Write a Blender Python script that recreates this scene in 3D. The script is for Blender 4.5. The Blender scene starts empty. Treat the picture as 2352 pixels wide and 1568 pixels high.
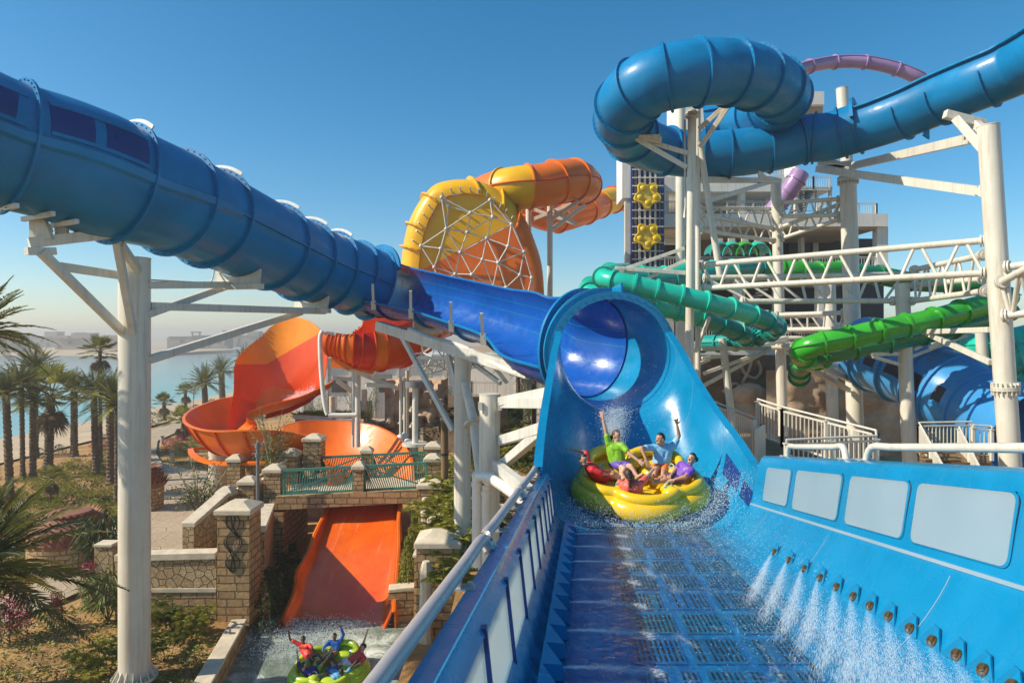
import bpy, bmesh, math, random
from mathutils import Vector, Matrix, noise as mnoise
RND = random.Random(7)
scn = bpy.context.scene
COL = scn.collection
V = Vector
rad = math.radians

# ------------------------------------------------------------------ camera, sky, sun, exposure
H = 11.5                      # eye height above the splash pool
F, CX, HY = 1568.0, 1176.0, 772.0
cam = bpy.data.cameras.new('camera')
cam.lens = 24.0
cam.sensor_width = 36.0
cam.shift_y = -12.0 / 2352.0
cam.clip_start = 0.1
cam.clip_end = 12000.0
camo = bpy.data.objects.new('camera', cam)
COL.objects.link(camo)
camo.location = (0, 0, H)
camo.rotation_euler = (rad(90), 0, 0)
scn.camera = camo

SUN_AZ, SUN_EL = rad(-102.0), rad(38.0)      # azimuth measured from +Y towards +X
sun_dir = V((math.sin(SUN_AZ) * math.cos(SUN_EL), math.cos(SUN_AZ) * math.cos(SUN_EL), math.sin(SUN_EL)))
w = bpy.data.worlds.new('World')
scn.world = w
w.use_nodes = True
nt = w.node_tree
nt.nodes.clear()
sky = nt.nodes.new('ShaderNodeTexSky')
sky.sky_type = 'NISHITA'
sky.sun_disc = False
sky.sun_elevation = SUN_EL
sky.sun_rotation = SUN_AZ
sky.altitude = 500
sky.air_density = 1.0
sky.dust_density = 0.6
sky.ozone_density = 3.0
hsv = nt.nodes.new('ShaderNodeHueSaturation')
hsv.inputs['Saturation'].default_value = 1.36
hsv.inputs['Hue'].default_value = 0.488
bg = nt.nodes.new('ShaderNodeBackground')
bg.inputs['Strength'].default_value = 0.108
wo = nt.nodes.new('ShaderNodeOutputWorld')
nt.links.new(sky.outputs[0], hsv.inputs['Color'])
nt.links.new(hsv.outputs[0], bg.inputs[0])
nt.links.new(bg.outputs[0], wo.inputs[0])

sl = bpy.data.lights.new('sun', 'SUN')
sl.energy = 4.7
sl.angle = rad(0.53)
sl.color = (1.0, 0.90, 0.73)
so = bpy.data.objects.new('sun', sl)
COL.objects.link(so)
so.rotation_euler = (-sun_dir).to_track_quat('-Z', 'Y').to_euler()
so.location = (-30, 0, 60)

scn.view_settings.view_transform = 'Standard'
scn.view_settings.look = 'None'
scn.view_settings.exposure = 0.46
scn.view_settings.gamma = 1.0
scn.view_settings.use_curve_mapping = False
scn.cycles.max_bounces = 7
scn.cycles.transparent_max_bounces = 24
scn.cycles.sample_clamp_indirect = 6.0

# ------------------------------------------------------------------ pixels of the 2352 x 1568 photograph -> metres
def W(X, Y, d):
    return V(((X - CX) / F * d, d, H + (HY - Y) / F * d))
def G(X, Y, z):
    return W(X, Y, (H - z) * F / (Y - HY))
ZM = {2: (735, 326.7, .39056), 3: (1306.7, 40.8, .31255), 4: (1796.7, 40.8, .36464), 5: (1306.7, 490, .31255),
      6: (1796.7, 490, .39053), 7: (0, 735, .31255), 8: (0, 1061.7, .32297), 9: (449.2, 694.2, .31255),
      10: (449.2, 1061.7, .32297), 11: (857.5, 775.8, .28638), 12: (857.5, 1061.7, .32297), 13: (1225, 898.3, .20833),
      14: (1225, 1143.3, .27778), 15: (1698.7, 980, .37505), 16: (620.7, 1404.7, .12153), 1: (0, 122.5, .4688)}
def Q(k, x, y, d):
    a, b, s = ZM[k]
    return W(a + x * s, b + y * s, d)
def QG(k, x, y, z):
    a, b, s = ZM[k]
    return G(a + x * s, b + y * s, z)

# ------------------------------------------------------------------ object helpers
def origin(o):
    p = V((0, 0, 0))
    while o is not None:
        p += o.location
        o = o.parent
    return p
def tag(o, label=None, cat=None, group=None, kind=None):
    if label: o['label'] = label
    if cat: o['category'] = cat
    if group: o['group'] = group
    if kind: o['kind'] = kind
    return o
def thing(name, label, cat, loc=(0, 0, 0), group=None):
    o = bpy.data.objects.new(name, None)
    COL.objects.link(o)
    o.empty_display_size = 0.3
    o.location = loc
    return tag(o, label, cat, group, 'thing')
def dup(root, loc, rz=0.0, label=None, group=None, sc=None):
    r = root.copy(); COL.objects.link(r)
    r.location = loc
    r.rotation_euler = (0, 0, rz)
    if sc: r.scale = (sc, sc, sc)
    if label: r['label'] = label
    if group: r['group'] = group
    for ch in list(root.children):
        c = ch.copy(); COL.objects.link(c); c.parent = r
        for g in list(ch.children):
            k = g.copy(); COL.objects.link(k); k.parent = c
    return r

def basis(t, up=V((0, 0, 1))):
    t = t.normalized()
    if abs(t.dot(up)) > 0.98: up = V((0, 1, 0)) if abs(t.y) < .9 else V((1, 0, 0))
    s = t.cross(up).normalized()
    return s, s.cross(t).normalized()

class MB:
    def __init__(self):
        self.v, self.f, self.m = [], [], []
    def add(self, vs, fs, m=0):
        n = len(self.v)
        self.v.extend(vs)
        for f in fs:
            self.f.append([i + n for i in f]); self.m.append(m)
        return self
    def poly(self, pts, m=0):
        return self.add(pts, [list(range(len(pts)))], m)
    def hexa(self, p, m=0):            # 4 bottom, 4 top, same order
        return self.add(p, [(3, 2, 1, 0), (4, 5, 6, 7), (0, 1, 5, 4), (1, 2, 6, 5), (2, 3, 7, 6), (3, 0, 4, 7)], m)
    def box(self, c, sx, sy, sz, rz=0.0, m=0, top=1.0):      # c = base centre
        c = V(c); cs, sn = math.cos(rz), math.sin(rz)
        P = []
        for z, k in ((0, 1.0), (sz, top)):
            for x, y in ((-1, -1), (1, -1), (1, 1), (-1, 1)):
                a, b = x * sx / 2 * k, y * sy / 2 * k
                P.append(c + V((a * cs - b * sn, a * sn + b * cs, z)))
        return self.hexa(P, m)
    def bar(self, p, q, w, h=None, m=0, up=V((0, 0, 1))):
        h = h or w
        p, q = V(p), V(q)
        s, u = basis(q - p, up)
        P = [a + s * (x * w / 2) + u * (y * h / 2) for a in (p, q) for x, y in ((-1, -1), (1, -1), (1, 1), (-1, 1))]
        return self.hexa(P, m)
    def cyl(self, p, q, r1, r2=None, seg=14, caps=True, m=0):
        r2 = r1 if r2 is None else r2
        p, q = V(p), V(q)
        s, u = basis(q - p)
        P = []
        for c, r in ((p, r1), (q, r2)):
            for i in range(seg):
                a = 2 * math.pi * i / seg
                P.append(c + s * (math.cos(a) * r) + u * (math.sin(a) * r))
        fs = [(i, (i + 1) % seg, seg + (i + 1) % seg, seg + i) for i in range(seg)]
        if caps: fs += [list(range(seg))[::-1], list(range(seg, 2 * seg))]
        return self.add(P, fs, m)
    def grid(self, rows, closed_u=False, closed_v=False, m=0, mf=None):
        nr, nc = len(rows), len(rows[0])
        P = [p for r in rows for p in r]
        n0 = len(self.v)
        self.v.extend(P)
        for i in range(nr if closed_v else nr - 1):
            for j in range(nc if closed_u else nc - 1):
                a, b = i * nc + j, i * nc + (j + 1) % nc
                c, e = ((i + 1) % nr) * nc + (j + 1) % nc, ((i + 1) % nr) * nc + j
                self.f.append([n0 + a, n0 + b, n0 + c, n0 + e]); self.m.append(mf(i, j) if mf else m)
        return self
    def pipe(self, pts, r, seg=10, caps=True, m=0):
        rows = []
        fr = frames(pts)
        n = len(pts)
        for i, (p, t, s, u) in enumerate(fr):
            ri = r[i] if isinstance(r, (list, tuple)) else r
            rows.append([p + s * (math.cos(2 * math.pi * k / seg) * ri) + u * (math.sin(2 * math.pi * k / seg) * ri) for k in range(seg)])
        self.grid(rows, closed_u=True, m=m)
        if caps:
            self.poly(rows[0][::-1], m); self.poly(rows[-1], m)
        return self
    def lathe(self, c, prof, seg=20, m=0, sx=1.0, sy=1.0):
        c = V(c)
        rows = [[c + V((math.cos(2 * math.pi * k / seg) * r * sx, math.sin(2 * math.pi * k / seg) * r * sy, z)) for k in range(seg)] for r, z in prof]
        return self.grid(rows, closed_u=True, m=m)
    def ball(self, c, r, seg=10, rings=6, m=0, sc=(1, 1, 1), mat=None):
        c = V(c); rows = []
        for i in range(rings + 1):
            a = math.pi * i / rings
            row = []
            for k in range(seg):
                b = 2 * math.pi * k / seg
                p = V((math.sin(a) * math.cos(b) * sc[0], math.sin(a) * math.sin(b) * sc[1], -math.cos(a) * sc[2])) * r
                if mat: p = mat @ p
                row.append(c + p)
            rows.append(row)
        return self.grid(rows, closed_u=True, m=m)
    def prism(self, poly, ext, m=0):
        n = len(poly); ext = V(ext)
        P = [V(p) for p in poly] + [V(p) + ext for p in poly]
        fs = [list(range(n))[::-1], list(range(n, 2 * n))] + [(i, (i + 1) % n, n + (i + 1) % n, n + i) for i in range(n)]
        return self.add(P, fs, m)
    def build(self, name, mat, parent=None, smooth=None, fix=False, label=None, at=None, weld=False):
        me = bpy.data.meshes.new(name)
        if parent is not None: off = origin(parent)
        elif at is not None: off = V(at)
        else:
            xs = [p[0] for p in self.v]; ys = [p[1] for p in self.v]; zs = [p[2] for p in self.v]
            off = V(((min(xs) + max(xs)) / 2, (min(ys) + max(ys)) / 2, min(zs)))
        me.from_pydata([(p[0] - off.x, p[1] - off.y, p[2] - off.z) for p in self.v], [], self.f)
        mats = mat if isinstance(mat, (list, tuple)) else [mat]
        for mm in mats: me.materials.append(mm)
        if len(mats) > 1: me.polygons.foreach_set('material_index', self.m)
        if fix or weld:
            bm = bmesh.new(); bm.from_mesh(me)
            if weld: bmesh.ops.remove_doubles(bm, verts=bm.verts, dist=1e-4)
            bmesh.ops.recalc_face_normals(bm, faces=bm.faces)
            bm.to_mesh(me); bm.free()
        me.update()
        if smooth is not None:
            me.polygons.foreach_set('use_smooth', [True] * len(me.polygons))
            me.set_sharp_from_angle(angle=rad(smooth))
        # metre-sized box-mapped UVs
        uv = me.uv_layers.new(name='UVMap')
        vs = me.vertices
        for pl in me.polygons:
            n = pl.normal
            if abs(n.z) > 0.72:
                for li in pl.loop_indices:
                    c = vs[me.loops[li].vertex_index].co
                    uv.data[li].uv = (c.x + off.x, c.y + off.y)
            else:
                t = V((-n.y, n.x, 0)).normalized()
                for li in pl.loop_indices:
                    c = vs[me.loops[li].vertex_index].co + off
                    uv.data[li].uv = (c.x * t.x + c.y * t.y, c.z)
        o = bpy.data.objects.new(name, me)
        COL.objects.link(o)
        if parent is not None: o.parent = parent
        else: o.location = off
        if label: o['label'] = label
        return o

def bev(o, w=0.02, seg=2):
    b = o.modifiers.new('bevel', 'BEVEL'); b.width = w; b.segments = seg; b.limit_method = 'ANGLE'; b.angle_limit = rad(40)
    return o
def spline(pts, n=8, closed=False):
    P = [V(p) for p in pts]
    out = []
    N = len(P)
    for i in range(N if closed else N - 1):
        if closed:
            a, b, c, e = P[(i - 1) % N], P[i], P[(i + 1) % N], P[(i + 2) % N]
        else:
            b, c = P[i], P[i + 1]
            a = P[i - 1] if i else b * 2 - c
            e = P[i + 2] if i + 2 < N else c * 2 - b
        for k in range(n):
            t = k / n
            out.append(0.5 * ((2 * b) + (c - a) * t + (2 * a - 5 * b + 4 * c - e) * t * t + (3 * b - a - 3 * c + e) * t ** 3))
    if not closed: out.append(P[-1].copy())
    return out
def frames(pts, roll=None):
    """per point (p, tangent, side, up); side points to the right of travel when seen from above"""
    out = []
    n = len(pts)
    ps = None
    for i in range(n):
        t = (pts[min(i + 1, n - 1)] - pts[max(i - 1, 0)]).normalized()
        s = t.cross(V((0, 0, 1)))
        if s.length < 0.05: s = ps.copy() if ps is not None else V((1, 0, 0))
        s.normalize()
        if ps is not None and s.dot(ps) < 0 and abs(t.z) > .8: s = -s
        ps = s
        u = s.cross(t).normalized()
        if roll:
            a = roll[i] if not callable(roll) else roll(i / (n - 1))
            s, u = s * math.cos(a) + u * math.sin(a), u * math.cos(a) - s * math.sin(a)
        out.append((V(pts[i]), t, s, u))
    return out
def arc_rows(fr, r, a0, a1, seg):
    """degrees; 0 = side, 90 = up, -90 = down"""
    rows = []
    n = len(fr)
    for i, (p, t, s, u) in enumerate(fr):
        ri = r(i / (n - 1)) if callable(r) else r
        rows.append([p + s * (math.cos(rad(a0 + (a1 - a0) * k / seg)) * ri) + u * (math.sin(rad(a0 + (a1 - a0) * k / seg)) * ri) for k in range(seg + 1)])
    return rows
def shell(mb, rows, inner, m=0, mi=None):
    """two skins and the edges between them"""
    mi = m if mi is None else mi
    mb.grid(rows, m=m)
    mb.grid([r[::-1] for r in inner], m=mi)
    for A, B in ((rows[0], inner[0]), (rows[-1], inner[-1])):
        mb.grid([A, B], m=m)
    mb.grid([[r[0] for r in rows], [r[0] for r in inner]], m=m)
    mb.grid([[r[-1] for r in rows], [r[-1] for r in inner]], m=m)
def ring_at(f, r0, r1, th, a0=0, a1=360, seg=32, mb=None, m=0, bolts=0):
    mb = mb or MB()
    p, t, s, u = f
    full = abs(a1 - a0) >= 360
    rows = [[], [], [], []]
    for k in range(seg + (0 if full else 1)):
        a = rad(a0 + (a1 - a0) * k / seg)
        e = s * math.cos(a) + u * math.sin(a)
        rows[0].append(p + e * r0 - t * th / 2); rows[1].append(p + e * r1 - t * th / 2)
        rows[2].append(p + e * r1 + t * th / 2); rows[3].append(p + e * r0 + t * th / 2)
    mb.grid(rows, closed_u=full, closed_v=True, m=m)
    for k in range(bolts):
        a = rad(a0 + (a1 - a0) * (k + .5) / bolts)
        e = s * math.cos(a) + u * math.sin(a)
        c = p + e * (r0 * .4 + r1 * .6)
        mb.cyl(c - t * (th / 2 + .03), c + t * (th / 2 + .03), .022, seg=6, m=m)
    return mb
# ------------------------------------------------------------------ materials
def nmat(name):
    m = bpy.data.materials.new(name); m.use_nodes = True
    n = m.node_tree; n.nodes.clear()
    out = n.nodes.new('ShaderNodeOutputMaterial')
    b = n.nodes.new('ShaderNodeBsdfPrincipled')
    n.links.new(b.outputs[0], out.inputs[0])
    return m, n, b, out
def N(n, t, **kw):
    x = n.nodes.new(t)
    for k, v in kw.items():
        if k in x.inputs: x.inputs[k].default_value = v
        else: setattr(x, k, v)
    return x
def L(n, a, b): n.links.new(a, b)
def rgba(c): return (c[0], c[1], c[2], 1.0)
def mixc(n, fac, a, b, mode='MIX'):
    x = n.nodes.new('ShaderNodeMix'); x.data_type = 'RGBA'; x.blend_type = mode
    for sock, val in ((0, fac), (6, a), (7, b)):
        if hasattr(val, 'links') or hasattr(val, 'is_output'): L(n, val, x.inputs[sock])
        else: x.inputs[sock].default_value = val if sock == 0 else rgba(val)
    return x.outputs[2]
def ramp(n, fac, stops):
    r = n.nodes.new('ShaderNodeValToRGB')
    L(n, fac, r.inputs[0])
    e = r.color_ramp.elements
    while len(e) < len(stops): e.new(.5)
    for k, (p, c) in enumerate(stops):
        e[k].position = p; e[k].color = rgba(c) if isinstance(c, (tuple, list)) else (c, c, c, 1)
    return r.outputs[0]
def coords(n, kind='Object', scale=(1, 1, 1), rot=(0, 0, 0)):
    tc = n.nodes.new('ShaderNodeTexCoord'); mp = n.nodes.new('ShaderNodeMapping')
    mp.inputs['Scale'].default_value = scale; mp.inputs['Rotation'].default_value = rot
    L(n, tc.outputs[kind], mp.inputs[0])
    return mp.outputs[0]
def noise(n, vec, scale, detail=4, rough=.55, dist=0.0):
    x = N(n, 'ShaderNodeTexNoise', Scale=scale, Detail=detail, Roughness=rough, Distortion=dist)
    L(n, vec, x.inputs['Vector'])
    return x.outputs['Fac']
def bump(n, b, h, strength=.3, dist=.02):
    x = N(n, 'ShaderNodeBump', Strength=strength, Distance=dist)
    L(n, h, x.inputs['Height']); L(n, x.outputs[0], b.inputs['Normal'])
    return x
def plain(name, c, rough=.5, metal=0.0, var=.18, vs=1.2, bmp=0.0, bs=30, coat=0.0, sp=.5, rv=.12, stretch=(1, 1, 1), grime=None):
    m, n, b, o = nmat(name)
    co = coords(n, scale=stretch)
    f = noise(n, co, vs, 5, .6)
    dk = [max(0, x * (1 - var)) for x in c]; lt = [min(1, x * (1 + var * .6) + var * .008) for x in c]
    base = ramp(n, f, [(.3, tuple(dk)), (.7, tuple(lt))])
    if grime:                     # rain streaks and dust running down the paint
        g = noise(n, coords(n, scale=(3.2, 3.2, .16)), 2.2, 7, .68)
        base = mixc(n, ramp(n, g, [(.50, 0.0), (.76, .75)]), base, grime)
    L(n, base, b.inputs['Base Color'])
    f2 = noise(n, co, vs * 5.3, 3, .5)
    L(n, ramp(n, f2, [(.3, max(.02, rough - rv)), (.75, min(1, rough + rv))]), b.inputs['Roughness'])
    b.inputs['Metallic'].default_value = metal
    b.inputs['Specular IOR Level'].default_value = sp
    b.inputs['Coat Weight'].default_value = coat
    b.inputs['Coat Roughness'].default_value = .08
    if bmp: bump(n, b, noise(n, co, bs, 3, .6), bmp, .01)
    return m
def gel(name, c, rough=.24, var=.2, sp=.5):
    """fibreglass gelcoat: faint rolled texture, scuffs and uneven gloss"""
    m, n, b, o = nmat(name)
    co = coords(n)
    f = noise(n, co, .55, 6, .62, .4)
    dk = tuple(x * (1 - var) for x in c); lt = tuple(min(1, x * (1 + var * .5) + .004) for x in c)
    base = ramp(n, f, [(.32, dk), (.68, lt)])
    sc = noise(n, coords(n, scale=(1, 1, .25)), 5.5, 6, .7)
    base = mixc(n, ramp(n, sc, [(.60, 0.0), (.84, .18)]), base, tuple(min(1, x * .6 + .16) for x in c))
    L(n, base, b.inputs['Base Color'])
    L(n, ramp(n, noise(n, co, 3.1, 4, .6), [(.3, rough - .08), (.75, rough + .16)]), b.inputs['Roughness'])
    b.inputs['Specular IOR Level'].default_value = sp
    b.inputs['Coat Weight'].default_value = .15
    b.inputs['Coat Roughness'].default_value = .12
    bump(n, b, noise(n, co, 7, 5, .65), .10, .02)
    return m
def brick(name, c1, c2, mortar, w, h, joint=.03, kind='UV', bs=.5):
    m, n, b, o = nmat(name)
    co = coords(n, kind)
    wob = N(n, 'ShaderNodeTexNoise', Scale=2.2, Detail=3.0)
    L(n, co, wob.inputs['Vector'])
    ad = N(n, 'ShaderNodeVectorMath', operation='MULTIPLY_ADD')
    L(n, wob.outputs['Color'], ad.inputs[0]); ad.inputs[1].default_value = (.07, .07, 0); L(n, co, ad.inputs[2])
    t = N(n, 'ShaderNodeTexBrick')
    t.offset = .5; t.squash = 1.35; t.squash_frequency = 3
    t.inputs['Scale'].default_value = 1.0
    t.inputs['Brick Width'].default_value = w; t.inputs['Row Height'].default_value = h
    t.inputs['Mortar Size'].default_value = joint; t.inputs['Mortar Smooth'].default_value = .35
    t.inputs['Bias'].default_value = 0.0
    t.inputs['Color1'].default_value = rgba(c1); t.inputs['Color2'].default_value = rgba(c2); t.inputs['Mortar'].default_value = rgba(mortar)
    L(n, ad.outputs[0], t.inputs['Vector'])
    f = noise(n, co, 5, 6, .7)
    col = mixc(n, 1.0, t.outputs['Color'], ramp(n, f, [(.25, .55), (.75, 1.2)]), 'MULTIPLY')
    L(n, col, b.inputs['Base Color'])
    b.inputs['Roughness'].default_value = .88
    b.inputs['Specular IOR Level'].default_value = .25
    mx = N(n, 'ShaderNodeMath', operation='MULTIPLY_ADD'); L(n, t.outputs['Fac'], mx.inputs[0]); mx.inputs[1].default_value = -1.0
    L(n, noise(n, co, 9, 6, .7), mx.inputs[2])
    bump(n, b, mx.outputs[0], bs, .06)
    return m
def flag(name, c1, c2, mortar, scale, kind='UV', joint=.05):
    m, n, b, o = nmat(name)
    co = coords(n, kind)
    vd = N(n, 'ShaderNodeTexVoronoi', Scale=scale, Randomness=.85); vd.feature = 'DISTANCE_TO_EDGE'
    vc = N(n, 'ShaderNodeTexVoronoi', Scale=scale, Randomness=.85)
    vd.voronoi_dimensions = '2D'; vc.voronoi_dimensions = '2D'
    L(n, co, vd.inputs['Vector']); L(n, co, vc.inputs['Vector'])
    sep = N(n, 'ShaderNodeSeparateColor'); L(n, vc.outputs['Color'], sep.inputs[0])
    st = mixc(n, sep.outputs[0], c1, c2)
    st = mixc(n, 1.0, st, ramp(n, noise(n, co, 6, 6, .7), [(.25, .6), (.75, 1.2)]), 'MULTIPLY')
    e = ramp(n, vd.outputs['Distance'], [(joint * .4, 0.0), (joint * 1.6, 1.0)])
    L(n, mixc(n, e, mortar, st), b.inputs['Base Color'])
    b.inputs['Roughness'].default_value = .88
    b.inputs['Specular IOR Level'].default_value = .25
    mx = N(n, 'ShaderNodeMath', operation='MULTIPLY_ADD'); L(n, e, mx.inputs[0]); mx.inputs[1].default_value = 1.0
    L(n, noise(n, co, 9, 6, .7), mx.inputs[2])
    bump(n, b, mx.outputs[0], .5, .06)
    return m
def leafm(name, c, c2=None, tr=.35, rough=.5):
    m, n, b, o = nmat(name)
    c2 = c2 or tuple(x * .55 for x in c)
    f = noise(n, coords(n), 1.7, 5, .7)
    oi = N(n, 'ShaderNodeObjectInfo')
    col = mixc(n, ramp(n, f, [(.32, 0.0), (.68, 1.0)]), c2, c)
    hs = N(n, 'ShaderNodeHueSaturation'); L(n, col, hs.inputs['Color'])
    mr = N(n, 'ShaderNodeMapRange'); L(n, oi.outputs['Random'], mr.inputs[0]); mr.inputs[3].default_value = .75; mr.inputs[4].default_value = 1.25
    L(n, mr.outputs[0], hs.inputs['Value'])
    L(n, hs.outputs[0], b.inputs['Base Color'])
    b.inputs['Roughness'].default_value = rough
    b.inputs['Specular IOR Level'].default_value = .35
    t = N(n, 'ShaderNodeBsdfTranslucent'); L(n, hs.outputs[0], t.inputs[0])
    mx = N(n, 'ShaderNodeMixShader'); mx.inputs[0].default_value = tr
    L(n, b.outputs[0], mx.inputs[1]); L(n, t.outputs[0], mx.inputs[2]); L(n, mx.outputs[0], o.inputs[0])
    return m

M = {}
M['blue'] = gel('deep blue gelcoat', (.0006, .18, .41), .36, .22, .22)
M['blue_in'] = gel('royal blue channel gelcoat', (.002, .085, .40), .24, .2, .4)
M['cyan'] = gel('bright azure gelcoat', (.0008, .215, .43), .24, .16, .4)
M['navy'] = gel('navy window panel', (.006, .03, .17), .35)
M['orange'] = gel('orange gelcoat', (.80, .165, .008), .34, .16, .3)
M['redor'] = gel('red orange gelcoat', (.70, .070, .007), .34, .16, .3)
M['red'] = gel('red gelcoat', (.62, .025, .018), .34, .16, .3)
M['yellow'] = gel('yellow gelcoat', (.80, .42, .006), .34, .16, .3)
M['amber'] = gel('amber gelcoat', (.86, .27, .006), .34, .16, .3)
M['pale'] = gel('pale sky blue gelcoat', (.045, .27, .60), .3, .12, .35)
M['teal'] = gel('teal gelcoat', (.010, .50, .36), .26)
M['teal2'] = gel('deep teal gelcoat', (.006, .28, .25), .26)
M['green'] = gel('grass green gelcoat', (.035, .36, .022), .26)
M['green2'] = gel('dark green gelcoat', (.008, .21, .07), .26)
M['lilac'] = gel('lilac gelcoat', (.36, .22, .42), .3)
M['white'] = plain('cream painted steel', (.64, .61, .52), .42, var=.1, vs=.9, coat=.1, grime=(.40, .31, .21))
M['white2'] = plain('galvanised pale steel', (.60, .60, .55), .42, var=.14, vs=1.1, coat=.1, grime=(.34, .27, .19))
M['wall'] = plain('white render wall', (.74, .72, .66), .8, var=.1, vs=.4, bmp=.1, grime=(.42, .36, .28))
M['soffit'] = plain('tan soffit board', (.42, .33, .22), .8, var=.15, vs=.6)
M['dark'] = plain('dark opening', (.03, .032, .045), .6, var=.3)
M['mesh_blue'] = plain('blue lift netting', (.022, .045, .20), .6, var=.3, vs=3)
M['steel'] = plain('brushed stainless tube', (.50, .46, .45), .38, metal=.35, var=.1, vs=2)
M['rubber'] = plain('dark slot', (.010, .014, .03), .45)
M['bolt'] = plain('zinc bolt', (.5, .47, .42), .35, metal=.8)
M['brass'] = plain('bronze nozzle', (.16, .10, .04), .42, metal=.6, var=.4, vs=20)
M['greenrail'] = plain('sea green railing paint', (.045, .22, .17), .45, var=.18, vs=3)
M['pvc'] = plain('white pvc pipe', (.72, .70, .64), .35, var=.08)
M['pole_dark'] = plain('grey lamp post paint', (.16, .17, .18), .45)
M['wood'] = plain('weathered brown timber', (.20, .12, .055), .8, var=.35, vs=3, stretch=(1, 1, .15), bmp=.3)
M['brick'] = brick('split sandstone block', (.52, .34, .17), (.40, .25, .12), (.17, .11, .055), .62, .30)
M['brick_s'] = brick('small sandstone block', (.54, .37, .20), (.42, .27, .135), (.17, .11, .06), .42, .22, .025)
M['flag'] = flag('irregular sandstone rubble', (.56, .41, .23), (.43, .29, .15), (.14, .095, .055), 3.1)
M['cap'] = plain('pale coping stone', (.60, .51, .38), .85, var=.22, vs=2.2, bmp=.35, bs=9)
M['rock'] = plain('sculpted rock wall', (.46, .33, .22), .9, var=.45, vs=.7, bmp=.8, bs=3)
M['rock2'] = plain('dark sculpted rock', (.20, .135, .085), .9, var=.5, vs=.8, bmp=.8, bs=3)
M['paving'] = flag('sand paving', (.47, .38, .27), (.42, .33, .23), (.36, .27, .18), .8, joint=.02)
M['bark'] = plain('palm trunk fibre', (.13, .085, .05), .95, var=.55, vs=9, bmp=.9, bs=24)
M['treebark'] = plain('pale sapling bark', (.30, .24, .17), .9, var=.35, vs=8, bmp=.4)
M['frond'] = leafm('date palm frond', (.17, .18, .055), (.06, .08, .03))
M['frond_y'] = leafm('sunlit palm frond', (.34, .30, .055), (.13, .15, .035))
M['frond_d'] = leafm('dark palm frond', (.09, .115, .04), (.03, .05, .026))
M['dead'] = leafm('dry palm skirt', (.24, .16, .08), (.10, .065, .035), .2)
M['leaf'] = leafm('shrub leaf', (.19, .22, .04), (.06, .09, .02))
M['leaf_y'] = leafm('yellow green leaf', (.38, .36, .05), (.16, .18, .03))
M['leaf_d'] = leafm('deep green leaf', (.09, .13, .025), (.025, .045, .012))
M['grassy'] = leafm('dry grass blades', (.26, .23, .045), (.14, .14, .03))
M['flower'] = leafm('crimson bougainvillea', (.42, .03, .10), (.25, .015, .05))
M['y_raft'] = plain('yellow raft vinyl', (.80, .52, .006), .28, var=.08, coat=.35)
M['l_raft'] = plain('lime raft vinyl', (.48, .62, .03), .3, var=.08, coat=.3)
M['handle'] = plain('pale strap handle', (.35, .48, .42), .5)
M['sand'] = plain('beach sand', (.46, .35, .22), .95, var=.2, vs=.25, bmp=.35, bs=2.5)
M['far'] = plain('far villa stucco', (.34, .28, .22), .9, var=.15, vs=.1)
M['far2'] = plain('far villa roof stone', (.23, .20, .18), .9, var=.15, vs=.1)
M['farglass'] = plain('far dark window', (.06, .065, .08), .4)
M['terracotta'] = plain('curled terracotta', (.26, .10, .055), .8, var=.4, vs=5)
M['signbrown'] = plain('dark brown sign board', (.075, .04, .025), .6)
M['ink'] = plain('cream sign lettering', (.75, .68, .52), .6, var=.02)
M['iron'] = plain('black wrought iron', (.02, .02, .022), .5)
M['pool_white'] = plain('white water foam drops', (.86, .90, .93), .35, var=.02)

# soil with dry patches
m, n, b, o = nmat('dry garden soil'); M['soil'] = m
co = coords(n)
c = ramp(n, noise(n, co, .35, 8, .68), [(.3, (.20, .10, .035)), (.5, (.42, .23, .08)), (.72, (.56, .36, .14))])
c = mixc(n, ramp(n, noise(n, co, 3.5, 6, .7), [(.5, 0.0), (.7, .55)]), c, (.12, .075, .03))
L(n, c, b.inputs['Base Color']); b.inputs['Roughness'].default_value = .95
bump(n, b, noise(n, co, 5, 8, .72), .9, .12)

# sea: turquoise shallows by the beach, grey blue further out
m, n, b, o = nmat('lagoon water'); M['sea'] = m
co = coords(n)
sp = N(n, 'ShaderNodeSeparateXYZ'); tc = N(n, 'ShaderNodeNewGeometry'); L(n, tc.outputs['Position'], sp.inputs[0])
mr = N(n, 'ShaderNodeMapRange'); L(n, sp.outputs['X'], mr.inputs[0]); mr.inputs[1].default_value = -170; mr.inputs[2].default_value = -57
c = ramp(n, mr.outputs[0], [(0, (.16, .19, .18)), (.6, (.10, .23, .23)), (.88, (.06, .28, .27)), (1.0, (.22, .36, .30))])
L(n, c, b.inputs['Base Color']); b.inputs['Roughness'].default_value = .16; b.inputs['Specular IOR Level'].default_value = .4
bump(n, b, noise(n, coords(n, scale=(.5, .16, 1)), 1.2, 4, .6), .35, .12)

# splash pool: murky green water with white churned streaks
m, n, b, o = nmat('churned pool water'); M['pool'] = m
co = coords(n)
f = noise(n, coords(n, scale=(1, .8, 1)), .9, 9, .72, 1.6)
g = noise(n, co, .22, 3, .5)
ad = N(n, 'ShaderNodeMath', operation='MULTIPLY'); L(n, f, ad.inputs[0]); L(n, ramp(n, g, [(.35, .7), (.65, 1.15)]), ad.inputs[1])
c = ramp(n, ad.outputs[0], [(.34, (.12, .16, .135)), (.46, (.24, .29, .24)), (.56, (.55, .60, .54)), (.66, (.82, .84, .80))])
L(n, c, b.inputs['Base Color']); b.inputs['Roughness'].default_value = .22
bump(n, b, noise(n, co, 1.6, 7, .68, .8), .8, .12)

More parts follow.
